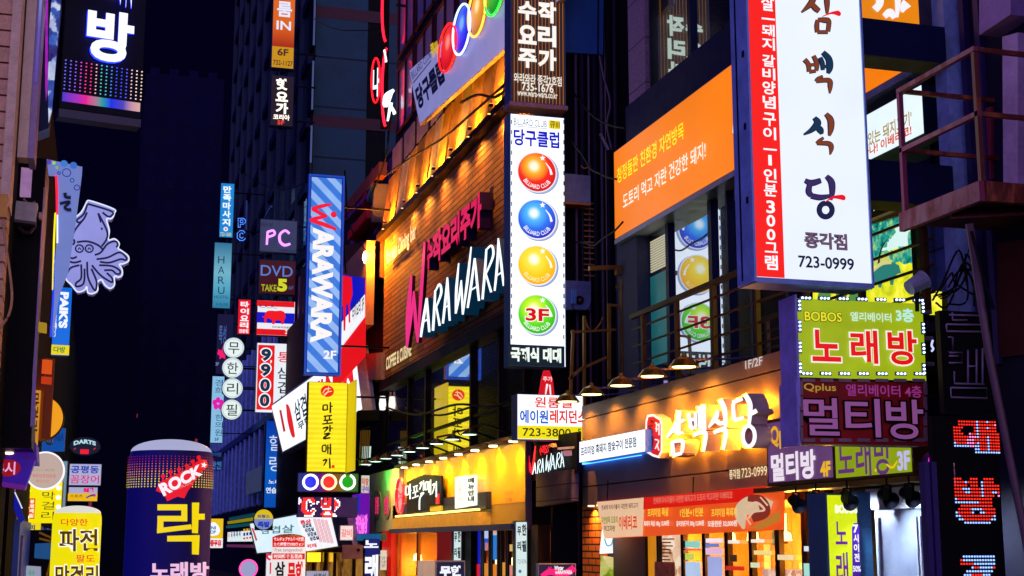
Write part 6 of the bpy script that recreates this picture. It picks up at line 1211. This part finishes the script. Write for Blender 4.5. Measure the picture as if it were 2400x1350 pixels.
# black cabinet with switch box
S = T("black_cabinet", "tall black sign cabinet with a lilac edge at the left side", "sign cabinet", at(35, 1050, Y=20), 0)
pt = [(32, 362), (109, 372), (104, 450), (76, 880), (74, 1050), (-40, 1050), (-40, 500), (26, 490)]; S.part("cabinet", MB().prism([S.uv(*q) for q in pt], -1.2, 0), D('#07070c', .4, .2)); S.strokes([[(104, 440, 2.5), (92, 640, 2.5), (80, 900, 8), (76, 1000, 10)]], D('#a88ad0', .35, .2), 0, .02, name="lilac_edge")
S = T("wall_lamp_box", "pink tube lamp housing on the black cabinet above the beige box", "lamp", at(47, 465, Y=19.9), 0); S.part("housing", MB().prism([S.uv(*q) for q in ((47, 462), (72, 463), (76, 400), (51, 397))], 0, .12), E('#b888c0', .55, .4, True, 9)); S.part("bracket", MB().tube([(.05, -.05, -.02), (.12, -.08, -.1), (.2, -.05, -.05)], .02, 6), D('#a08a70', .4, .5))
S = T("junction_box", "beige square electrical box with a hinge on the black cabinet", "electrical box", at(35, 530, Y=19.9), 0); S.part("box", MB().prism([S.uv(*q) for q in ((36, 522), (84, 530), (90, 486), (40, 480))], 0, .25), D('#f4e4d8', .6, 0, .25, 12)); S.part("lid_rim", MB().prism([S.uv(*q) for q in ((34, 529), (85, 536), (86, 530), (35, 523))], .0, .27), D('#6a5a58', .5)); S.part("hinge", MB().box(.305, .34, .0, .15, .1, .18), D('#c8b0a8', .4)); S.part("conduit", MB().tube([(.05, -.1, -.03), (.12, -.1, -.1), (.2, -.1, -.1), (.25, -.1, -.02)], .03, 8), D('#4a3038', .4))
S = T("hanging_cable", "loose brown cable hanging at the left edge below the corner post", "cable", at(8, 500, Y=17.6), 0)
def cable(S, pts, r, mat, d=.1, name="cable"):
    q = smooth_path([(x, y, 0) for x, y in pts]); S.part(name, MB().tube([(*S.uv(x, y)[:1], -d, S.uv(x, y)[1]) for x, y, _ in q], r, 6), mat, smooth=True)
cable(S, [(8, 512), (12, 560), (24, 640), (29, 700), (22, 740), (6, 765), (-8, 782)], .017, D('#d09a60', .5)); S.part("clamp", MB().box(-.05, .05, .02, .16, -.08, .2), D('#c08a3a', .4, .5))
S = sign("orange_edge_sign", "orange and maroon blade sign seen edge on over the round orange sign", "shop sign", 96, 124, 838, 1030, Y=23, a=30, dep=.25, cab=D('#b86010', .5), face=E('#5a1808', .6, .4), frame=.02); S.patch(97, 842, 876, 121, E('#d85010', .9), name="panel"); S.patch(95, 882, 900, 120, E('#c83808', .8), name="panel")
S.part("lit_side", MB().box(-.55, -.02, -.25, -.05, -.3, S.h*.6), E('#e09830', .75, .2)); S.put("막걸리", 72, 920, 1010, 90, L('#3a1c10', .5), bold=.03, d=.0, rot=1)
S = T("round_orange_sign", "round orange sign half hidden by the maroon edge on blade sign", "shop sign", at(100, 980, Y=24.5), 0); S.dot(94, 980, 54, D('#3a2408', .5), -.2, 0, name="drum"); S.dot(94, 980, 51, E('#f0a010', .95, .06), 0, .02, name="face")
S = T("yellow_bracket_box", "small yellow lit box fixed on the left wall above the orange blade sign", "lamp", at(86, 780, Y=21), 0); S.part("box", MB().prism([S.uv(*q) for q in ((86, 778), (109, 782), (110, 762), (88, 758))], 0, .2), E('#b89018', .7))
S = T("violet_awning", "violet lit canopy with round ceiling downlights at the bottom left", "canopy", at(-20, 1130, Y=20.6), 0)
S.part("fascia", MB().prism([S.uv(*q) for q in ((-30, 1124), (60, 1140), (82, 1078), (-30, 1072))], -.3, 0), E('#3a10a0', .6, .4, True, 3)); S.part("soffit", MB().prism([S.uv(*q) for q in ((-30, 1076), (84, 1080), (82, 1034), (60, 1026), (-30, 1026))], -1.5, -.31), E('#4a18a0', .42, .3)); 
for x, y in ((12, 1044), (18, 1059)): u, v = S.uv(x, y); S.part("downlight", MB().disc(u, v, .065, .02, -.31, -.28, 20), E('#ffd8b0', 3))
S.dot(18, 1097, 29, E('#a00818', .8), name="red_disc", ry=20); S.put("4시", -6, 1082, 1112, 36, E('#f0a8d8', .95, 0, False), bold=.02); S.part("base_rim", MB().prism([S.uv(*q) for q in ((-30, 1134), (58, 1148), (62, 1138), (-30, 1124))], -.3, .05), E('#7a20a0', .5, .3))
S = T("round_beer_sign", "round cream sign with faint red text in front of the yellow sign", "shop sign", at(105, 1103, Y=30), 0); S.dot(105, 1103, 45, E('#f4eef0', 1.1), -.25, 0, name="rim"); S.dot(105, 1103, 41, E('#c8b2a8', .85, .08), 0, .02, name="face")
S.put("기리비어", 76, 1082, 1095, 134, L('#9a6a50', .8), bold=.01); S.put("GIRI'S BEER", 76, 1098, 1104, 128, L('#a08070', .8)); S.put("맥주안주전문점", 76, 1111, 1120, 130, L('#d86a60', .85), bold=.01); S.put("영업시간", 84, 1124, 1131, 116, L('#d86a60', .85))
S = sign("yellow_rice_wine_sign", "yellow sign with three lit brown letters beneath the round cream sign", "shop sign", 53, 144, 1128, 1226, Y=32, a=-6, dep=.2, cab=D('#a89010', .5), face=E('#f4e400', .98, .06), frame=.0)
S.vput("막걸리", 98, 1150, 1220, 128, L('#6a5a08', .7), bold=.0, fill=.8); S.patch(68, 1168, 1216, 82, L('#e04010'), name="red_label"); S.vput("봉평메밀", 70, 1170, 1214, 80, L('#fff4d0'), bold=.04)
for x, y in ((66, 1150), (64, 1170), (64, 1190), (64, 1212), (138, 1144), (137, 1166), (137, 1188)): S.dot(x, y, 5, E('#fffce0', 1.6), 0, .05, name="bulb", ry=5)
S = sign("small_yellow_sign", "small yellow sign with blue outlined letters beside the wooden poles", "shop sign", 44, 95, 1226, 1258, Y=31, dep=.1, cab=D('#a89010', .5), face=E('#f0d808', .95), frame=.0); S.put("커피", 54, 1230, 1242, 82, L('#203080', .7), bold=.04)
S = sign("blue_tilted_banner", "blue banner with a silver ring behind the round orange sign", "banner", 97, 152, 1003, 1058, Y=34, a=-10, dep=.05, cab=D('#1a4aa0', .5), face=E('#1458b8', .7, .2), frame=.0); S.hoop(118, 1035, 6, .03, D('#c0c8d0', .3, .6), d=.05, name="ring"); S.put("A&A", 128, 1014, 1034, 150, L('#0c3a80', .8), bold=.04)
S = sign("grey_side_post", "tall pale grey sign box seen edge on beside the eel restaurant sign", "sign cabinet", 141, 156, 1080, 1192, Y=36, dep=.3, cab=D('#6a88a8', .4, .2), face=E('#8ab0c8', .6, .2), frame=.01)
S = sign("dart_sign", "dark oval sign with pale arched lettering and red target marks", "shop sign", 162, 237, 1024, 1068, Y=60, dep=.01, cab=D('#05060f', .5)); bpy.data.objects.remove([c for c in S.e.children][0])
S.dot(199, 1046, 36, D('#1a2a48', .5), -.3, 0, ry=22, name="drum"); S.dot(199, 1046, 34, E('#0c1c34', .8), 0, .02, ry=20, name="face")
vs, fs, _ = glyphs("DARTS", .05); mb = MB(); mb.add([(S.uv(173+52*x, 1052-(10+12*math.sin(math.pi*(.12+.76*x)))-y*9+2)[0], -.03, S.uv(199, 1050-(3+7*math.sin(math.pi*(.1+.8*x)))-y*10)[1]) for x, y in vs], fs); S.part("lettering", mb, L('#b0dce8')); S.put("FACTORY", 188, 1042, 1045, 208, L('#90b0c0', .8)); S.patch(188, 1053, 1064, 208, E('#f01838', .95), name="target_mark", d1=.03)
for x in (176, 222): S.strokes([[(x-3, 1054, 2), (x+2, 1050, 2)]], L('#e02040'), d1=.03, name="dart_mark")
S = sign("eel_sign", "pale sign with blue letters above pink letters near the dark street end", "shop sign", 160, 238, 1086, 1138, Y=38, dep=.2, cab=D('#4a6a80', .5), face=E('#b4b8e0', .85, .06), frame=.015); S.put("공평동", 166, 1091, 1109, 232, L('#1434b8', .8), bold=.025); S.put("꼼장어", 165, 1113, 1133, 232, L('#e01078', .9), bold=.01)
S = sign("bowling_sign", "small white and yellow sign with a pink letter under the eel sign", "shop sign", 159, 229, 1141, 1175, Y=38, dep=.2, cab=D('#4a6a80', .5), face=E('#b8b8e0', .8), frame=.01); S.patch(159, 1156, 1174, 228, E('#f0b808', .95), name="yellow_band"); S.put("배", 196, 1143, 1155, 219, L('#e01070'), bold=.07); S.put("스포츠", 164, 1159, 1165, 194, L('#404010', .6), bold=.01); S.strokes([[(202, 1167, 3), (212, 1162, 4), (222, 1160, 6)]], L('#3040a0', .8), d1=.03, name="ball_mark"); S.dot(221, 1161, 3.5, L('#c030a0', .9), name="ball_mark", d1=.035)
# cut out advertising figure and poles at the lower left
S = T("cutout_figure", "advertising cut out of a person in a blue striped jacket leaning over", "cut-out figure", at(20, 1340, Y=26), 0)
S.part("jacket", MB().prism([S.uv(*q) for q in ((-20, 1135), (20, 1138), (32, 1148), (44, 1170), (52, 1200), (58, 1218), (48, 1226), (38, 1208), (32, 1190), (26, 1200), (24, 1212), (0, 1205), (-20, 1208))], -.03, 0), E('#0c1cb0', .6, .3, True, 5)); S.strokes([[(34, 1152, 3), (46, 1178, 3), (52, 1192, 3)]], L('#e8ecff', .9), d1=.012, name="sleeve_stripe"); S.strokes([[(8, 1166, 6), (20, 1162, 8), (28, 1160, 3)], [(2, 1188, 8), (24, 1184, 8)], [(-6, 1176, 4), (10, 1170, 4)]], L('#a8c0f0', .8), d1=.012, name="chest_stripe")
S.part("trousers", MB().prism([S.uv(*q) for q in ((-20, 1208), (12, 1206), (8, 1400), (-20, 1400))], -.03, 0), E('#243a78', .45, .3)); S.part("hand", MB().prism([S.uv(*q) for q in ((24, 1148), (30, 1143), (37, 1147), (36, 1153), (29, 1156))], .0, .03), E('#a06a78', .6)); S.part("hand", MB().prism([S.uv(*q) for q in ((10, 1196), (18, 1194), (26, 1200), (24, 1208), (12, 1210))], .0, .03), E('#a06a58', .6)); S.part("stand", MB().box(-.4, .3, -.3, -.05, -S.O.z, -S.O.z+.1), DARK)
for x0, x1, yt, h, lab in ((8, 14, 1215, '#c09a88', "pale thin pole at the left edge"), (16, 22, 1200, '#b07818', "amber timber pole between pale pole and yellow pole"), (22, 42, 1190, '#d8b818', "wide yellow pole at lower left"), (44, 54, 1260, '#8a80c8', "lilac metal pole right of the wide yellow pole")):
    a, b = at(x0, yt, Y=27), at(x1, yt, Y=27); S = T("shopfront_pole", lab, "pole", (a.x, 27, 0), 0); S.part("shaft", MB().box(0, b.x-a.x, -.15, 0, 0, a.z), D(h, .5, .1, .3, 6)); S.part("cap", MB().box(-.01, b.x-a.x+.01, -.16, .01, a.z, a.z+.04), D(h, .4))
S = T("left_shop_front", "dim blue shop front with hanging wooden bars behind the yellow pillar", "shop front", at(56, 1350, Y=30), 0)
S.part("blue_awning", MB().prism([S.uv(*q) for q in ((80, 1308), (124, 1312), (124, 1272), (82, 1274))], -.3, 0), E('#0c5aa0', .55, .3)); S.part("back_wall", MB().box(-.1, .75, -1, -.9, -2.5, .9), D('#10122a', .7)); S.strokes([[(92, 1248, 5), (124, 1262, 5)], [(92, 1262, 5), (124, 1270, 5)], [(110, 1350, 5), (122, 1300, 4)]], D('#c08a20', .5), 0, .05, name="wooden_bar", side=D('#8a5a18', .5)); S.poly([(54, 1325), (96, 1328), (96, 1400), (54, 1400)], E('#a8b0d0', .65), 0, .03, "paper_sign"); S.put("국수", 66, 1336, 1350, 82, L('#40a070', .8), bold=.03, d=.04)
# ================================================================== alley and right side hardware
YF = at(2108, 210, X=9.0).y
S = T("fire_escape", "red brown metal balcony with two rail heights hung on the right wall", "fire escape", (9.0, YF, 5.4+.85), -90)
zt_ = at(2283, 115, X=9.0).z-S.O.z; zm = at(2280, 272, X=9.0).z-S.O.z; z0_ = at(2290, 440, X=9.0).z-S.O.z
RU = RUSTY('#5e1a14', '#b0562a'); RU_MAGENTA_LIT = RUSTY('#8a2450', '#7a3020')  # street-side members carry magenta light in their paint tone
Ln = YF-at(2283, 115, X=9.0).y
S.part("deck", MB().box(0, Ln, -1.6, 0, z0_-.1, z0_-.02), D('#2a1024', .7)); S.part("deck_beam", MB().box(-.04, Ln+.04, -.0, .07, z0_-.18, z0_+.04), RU_MAGENTA_LIT); S.part("deck_beam", MB().box(Ln-.02, Ln+.06, -1.6, -.003, z0_-.18, z0_+.04), RU); S.part("brace", MB().bar((Ln*.5, .1, z0_-.14), (Ln, 1.5, z0_-.14), .08), RU_MAGENTA_LIT)
for u in (0, Ln): S.part("post", MB().box(u-.028, u+.028, -.028, .028, z0_, zt_-.04), RU_MAGENTA_LIT if u == 0 else RU); S.part("post", MB().box(u-.028, u+.028, -1.54, -1.484, z0_, zt_-.04), RU)
for z in (zt_, zm):
    S.part("rail", MB().box(-.03, Ln+.03, -.028, .028, z-.03, z+.026), RU_MAGENTA_LIT)
    for u in (0, Ln): S.part("rail", MB().box(u-.024, u+.024, -1.48, -.029, z-.028, z+.022), RU)
S = T("right_building", "dark navy building with a pale pillar and violet wall at the right edge", "building", (10.3, 15.5, 0), -90)
S.part("wall", MB().box(0, 6, -8, 0, 0, 25), D('#12102c', .7, 0, .4, 2)); 
for px0, px1, mt, d in ((2212, 2226, D('#3a6a90', .5), .1), (2228, 2256, D('#8aa8d8', .6, 0, .3, 8), .22), (2268, 2280, D('#241a50', .5), .08), (2300, 2312, D('#30205a', .5), .06)):
    u0, _ = S.uv(px0, 200); u1, _ = S.uv(px1, 200); S.part("pilaster", MB().box(u0, u1, 0, d, 4.6, 25), mt)
u0, _ = S.uv(2320, 200); S.part("violet_wall", MB().prism([S.uv(*q) for q in ((2345, 88), (2420, 40), (2420, -400), (2345, -400))], 0, .3), D('#8a6aa8', .6)); S.part("roller_box", MB().prism([S.uv(*q) for q in ((2383, 90), (2420, 80), (2420, 460), (2386, 450))], .02, .2), D('#b090b8', .6)); S.part("red_door", MB().prism([S.uv(*q) for q in ((2300, 430), (2330, 420), (2330, 250), (2296, 260))], 0, .04), D('#7a1030', .6)); S.part("dark_panel", MB().prism([S.uv(*q) for q in ((2345, 840), (2420, 830), (2420, 560), (2345, 570))], 0, .05), D('#401018', .6))
S.part("lower_panel", MB().prism([S.uv(*q) for q in ((2182, 680), (2262, 690), (2262, 515), (2182, 515))], .0, .05), D('#4a6aa0', .7, 0, .3, 3, 0, (2, .62, .03, .2)))
S = T("leaning_pole", "long grey pole leaning from under the fire escape to the lower right", "pole", at(2405, 1260, Y=12.4), 0)
a, b, c_ = S.uv(2272, 525), S.uv(2318, 830), S.uv(2400, 1240); S.part("shaft", MB().tube([(a[0], 0, a[1]), (b[0], 0, b[1]), (c_[0], 0, c_[1]), (c_[0]+.3, 0, -S.O.z)], .042, 10), D('#6a5058', .5, .3), smooth=True)
S.part("cable", MB().tube([(a[0]-.05, -.1, a[1]-.1), (a[0]+.02, -.13, a[1]-.5), (a[0]+.14, -.12, a[1]-.9)], .018, 6), BLK)
S = T("cable_bundle", "tangle of black cables and fittings between the green sign and leaning pole", "cables", at(2240, 680, Y=14.2), 0)
rnd = random.Random(11)
for i in range(9):
    x, y = 2165+rnd.uniform(0, 30), 690+rnd.uniform(-10, 30); cable(S, [(x, y), (x+20+rnd.uniform(0, 30), y-25+rnd.uniform(-20, 30)), (2240+rnd.uniform(-20, 30), 640+rnd.uniform(-60, 50)), (2270+rnd.uniform(-10, 20), 690+rnd.uniform(-40, 40))], .012, BLK, d=rnd.uniform(0, .3))
for x, y in ((2206, 745), (2212, 848)): u, v = S.uv(x, y); S.part("clip", MB().box(u-.05, u+.05, 0, .12, v-.03, v+.03), D('#9a90c0', .4, .4))
cable(S, [(2175, 800), (2172, 812), (2176, 820), (2172, 826)], .012, E('#c0c8ff', 1.2), d=.1, name="tube_end")
S = T("camera_floodlight", "small white floodlight on a stalk above the green sign's corner", "lamp", at(2146, 720, Y=14.8), 0)
u, v = S.uv(2148, 665); hd = MB().lathe([(0, -.12), (.09, -.12), (.11, .1), (.12, .12), (0, .10)], 14); mt_ = Matrix.Rotation(R(60), 3, 'Y'); hd.v = [tuple(mt_ @ Vector(q)+Vector((u, 0, v))) for q in hd.v]; S.part("head", hd, D('#a8b0c0', .4)); S.part("stalk", MB().tube([(u, .0, v-.05), (u-.01, 0, -.05)], .025, 6), DARK)
S = T("pink_disc_sign", "small glowing pink disc behind the LED tower's cable rail", "neon sign", at(2192, 1085, Y=14.4), 0); S.dot(2194, 1082, 24, D('#3a1050', .5), -.1, 0, ru if False else None, name="drum"); S.dot(2194, 1082, 21, E('#e020d8', 1.3), 0, .03, name="face")
# alley hardware
S = T("metal_cladding", "plain blue metal panel high in the alley beside the brown striped sign", "panel", at(1325, 122, Y=31), 0); S.part("sheet", MB().prism([S.uv(*q) for q in ((1320, 122), (1416, 128), (1416, -200), (1320, -200))], -.3, 0), D('#1a5aa8', .5, .2, .25, 1)); 
for x in (1402, 1416): S.strokes([[(x, -60, 2), (x-2, 130, 2)]], DARK, 0, .05, name="edge_rod", side=DARK)
S = T("air_duct_box", "pale blue grey metal box on the alley wall right of the ball sign", "duct box", at(1326, 472, Y=30.7), 0); S.part("box", MB().prism([S.uv(*q) for q in ((1322, 472), (1384, 476), (1384, 412), (1322, 406))], -.4, 0), D('#6a88b8', .5, .2)); S.part("lip", MB().prism([S.uv(*q) for q in ((1322, 478), (1384, 482), (1384, 477), (1322, 473))], -.4, .03), D('#b07848', .5))
S = T("meter_box", "blue grey meter box with a round dial on the alley wall", "meter box", at(1326, 724, Y=30.5), 0); S.part("box", MB().prism([S.uv(*q) for q in ((1326, 724), (1384, 726), (1385, 660), (1326, 657))], -.25, 0), D('#5a78b8', .5, .2)); S.dot(1357, 704, 10, BLK, 0, .06, name="dial"); S.dot(1357, 704, 4, D('#7a2050', .4), .06, .08, name="hub"); S.part("switch", MB().prism([S.uv(*q) for q in ((1337, 712), (1348, 713), (1349, 680), (1338, 679))], 0, .08), D('#4a90e0', .4)); cable(S, [(1342, 712), (1340, 722), (1352, 730), (1375, 726), (1385, 705)], .012, BLK, d=.08)
S = T("alley_pipes", "cluster of dark pipes and ladder rungs climbing the alley wall", "pipes", (10.2, 31.2, 0), 0)
rnd = random.Random(5)
for x, r, h in ((1348, .04, '#5a4a6a'), (1362, .06, '#2a2440'), (1378, .03, '#6a5a80'), (1392, .07, '#201a30'), (1408, .05, '#4a4060'), (1424, .08, '#18142a'), (1440, .05, '#302a48'), (1418, .025, '#8a7a6a')):
    u, _ = S.uv(x, 500); S.part("pipe", MB().tube([(u, -.1, 2), (u, -.1, 9), (u+.02, -.12, 20)], r, 8), D(h, .5, .3), smooth=True)
for i in range(14): u0, v = S.uv(1362, 540+i*13-60); u1, _ = S.uv(1385, 540); S.part("rung", MB().bar((u0, -.2, v), (u1, -.2, v), .03), D('#b08030', .5, .3))
cable(S, [(1395, 140), (1405, 190), (1420, 250), (1412, 300), (1424, 360)], .025, D('#6a5a7a', .5), d=.3); cable(S, [(1352, 395), (1360, 402), (1375, 396)], .012, D('#e0a870', .4), d=.3, name="wire_hook"); S.part("clamp_lamp", MB().bar((*S.uv(1398, 320)[:1], -.25, S.uv(1398, 320)[1]), (S.uv(1417, 358)[0], -.25, S.uv(1417, 358)[1]), .06), D('#b0a0b8', .4, .3))
S = T("alley_stair", "yellow brown metal stair frame with chain climbing the alley beside the terrace", "stair", at(1335, 940, Y=29.9), 0)
YB = D('#9a7020', .5, .4, .35, 6)
def bpx(S, a, b, w, mat, d=.0, name="rail"):
    p, q = S.uv(*a), S.uv(*b); S.part(name, MB().bar((p[0], -d, p[1]), (q[0], -d, q[1]), w), mat)
for a, b, w in (((1333, 945), (1340, 775), .06), ((1366, 960), (1366, 742), .06), ((1424, 890), (1424, 716), .07), ((1330, 890), (1364, 862), .06), ((1366, 862), (1420, 838), .06), ((1420, 716), (1480, 722), .06), ((1335, 780), (1440, 774), .05)): bpx(S, a, b, w, YB, .1)
for a, b, w in (((1452, 890), (1452, 660), .13), ((1372, 634), (1462, 630), .1), ((1434, 640), (1464, 640), .17)): bpx(S, a, b, w, D('#8a6830', .45, .5), .25, "column")
bpx(S, (1451, 662), (1451, 640), .06, D('#e0d8d0', .4), .3, "joint"); cable(S, [(1369, 750), (1376, 770), (1388, 776), (1402, 762), (1410, 745)], .02, D('#9a6a28', .4, .5), d=.1, name="chain"); S.hoop(1438, 678, 5, .012, YB, d=.3, name="ring")
S = T("red_cloth_mark", "small red lit pointed sign hanging under the ball sign", "neon sign", at(1270, 925, Y=30.3), 0); S.part("face", MB().prism([S.uv(*q) for q in ((1264, 930), (1300, 930), (1296, 890), (1288, 868), (1276, 868), (1270, 892))], -.1, 0), E('#d81020', .9)); S.put("주가", 1272, 882, 894, 1294, L('#ffd0d0'), bold=.03); S.strokes([[(1278, 925, 3), (1282, 900, 5)], [(1290, 926, 3), (1288, 902, 4)]], L('#fff0f0'), d1=.02, name="mark")
S = T("security_camera", "small dark security camera on a white arm in front of the alley neon", "camera", at(1350, 1055, Y=28.9), 0)
bpx(S, (1300, 1052), (1356, 1048), .05, D('#b0b0d0', .4), 0, "arm"); u, v = S.uv(1296, 1052); S.part("head", MB().lathe([(0, -.1), (.09, -.08), (.1, .02), (.05, .1), (0, .11)], 14, (u, 0, v)), D('#2a2030', .4)); S.part("cap", MB().lathe([(.1, .022), (.105, .03), (.07, .1), (0, .125)], 14, (u, 0, v)), D('#a89060', .4)); S.part("junction", MB().prism([S.uv(*q) for q in ((1318, 1070), (1338, 1068), (1337, 1056), (1317, 1057))], 0, .08), D('#a8a0c8', .4))
# loose cables along the pub and over the street
for i, (lab, pts, X_) in enumerate((("slack black cable below the ball fascia sign", [(905, 410), (960, 372), (1040, 322), (1110, 262), (1183, 198)], 9.2), ("black cable looping under the eave corner by the neon arcs", [(870, 455), (886, 420), (905, 365), (912, 300), (918, 262)], 9.3), ("black cable sagging from the ball fascia sign to the brown striped sign", [(1080, 240), (1120, 222), (1160, 228), (1192, 205)], 8.9), ("thin black cable running down beside the blue striped sign", [(808, 400), (812, 480), (806, 560), (810, 640)], 9.0), ("black cable crossing the dark glass over the golden fascia", [(905, 955), (980, 972), (1070, 948), (1160, 952), (1240, 915)], 9.5))):
    S = T("hanging_cable", lab, "cable", at(*pts[0], X=X_), -90); cable(S, pts, .035, BLK, d=.0)
rnd = random.Random(21)
for i, (x0, y0, x1, y1, X_, w_) in enumerate(((700, 20, 905, 60, 11.0, "from the tower to the red neon arcs"), (560, 395, 712, 430, 9.2, "from the narrow blue sign to the striped sign"), (545, 690, 606, 650, 9.5, "between the thin lettered sign and dark red board"), (800, 470, 870, 590, 9.0, "from the striped sign to the warm bulb"), (1325, 300, 1445, 420, 10.3, "across the alley above the pale metal box"), (1325, 560, 1460, 520, 10.4, "across the alley below the pale metal box"), (1320, 180, 1466, 300, 10.4, "across the alley under the blue panel"))):
    pts = [(x0+(x1-x0)*k/6, y0+(y1-y0)*k/6+26*math.sin(math.pi*k/6)*(1+rnd.random()*.4)) for k in range(7)]
    S = T("hanging_cable", "thin black cable sagging "+w_, "cable", at(*pts[0], X=X_), -90); cable(S, pts, .022, BLK, d=.0)
# warm bulb at the far corner of the pub
S = T("corner_bulb", "bright warm bulb on a bracket at the far corner of the ribbed eave", "lamp", at(862, 600, Y=50.9), 0)
S.part("bulb", MB().lathe([(0, -.32), (.12, -.28), (.2, -.1), (.16, .12), (.08, .2), (0, .22)], 14), E('#ffd890', 20), smooth=True); S.part("arm", MB().tube([(0, 0, .2), (.1, 0, .4), (.9, .1, .45)], .04, 6), DARK); bulb(S.e, (-.1, -.6, 0), 1500, '#ff8a18', .15)
# pendant fittings, balcony hardware in the dark bay beside the yellow sign
S = T("dark_balcony", "black balcony with thin bars and a small white lamp beside the yellow sign", "balcony", at(842, 1095, Y=50.4), 0)
for i in range(6): bpx(S, (842+i*4, 1092), (846+i*4, 1008), .04, D('#8a6a18', .5, .3), 0, "bar")
bpx(S, (838, 1010), (866, 1000), .06, DARK, 0); S.part("white_box", MB().prism([S.uv(*q) for q in ((849, 1090), (867, 1092), (870, 1046), (851, 1046))], -.1, .0), E('#c8e8e8', .9)); S.patch(851, 1080, 1090, 855, L('#e02030'), name="red_mark"); u, v = S.uv(893, 944); S.part("pendant", MB().lathe([(0, -.3), (.1, -.28), (.13, -.1), (.1, .2), (0, .22)], 12, (u, -.3, v)), E('#f8f0f0', 1.3)); cable(S, [(893, 930), (890, 905), (876, 895)], .03, BLK, d=.3)
S.part("lower_box", MB().prism([S.uv(*q) for q in ((840, 985), (890, 985), (890, 960), (840, 962))], -.3, 0), BLK)
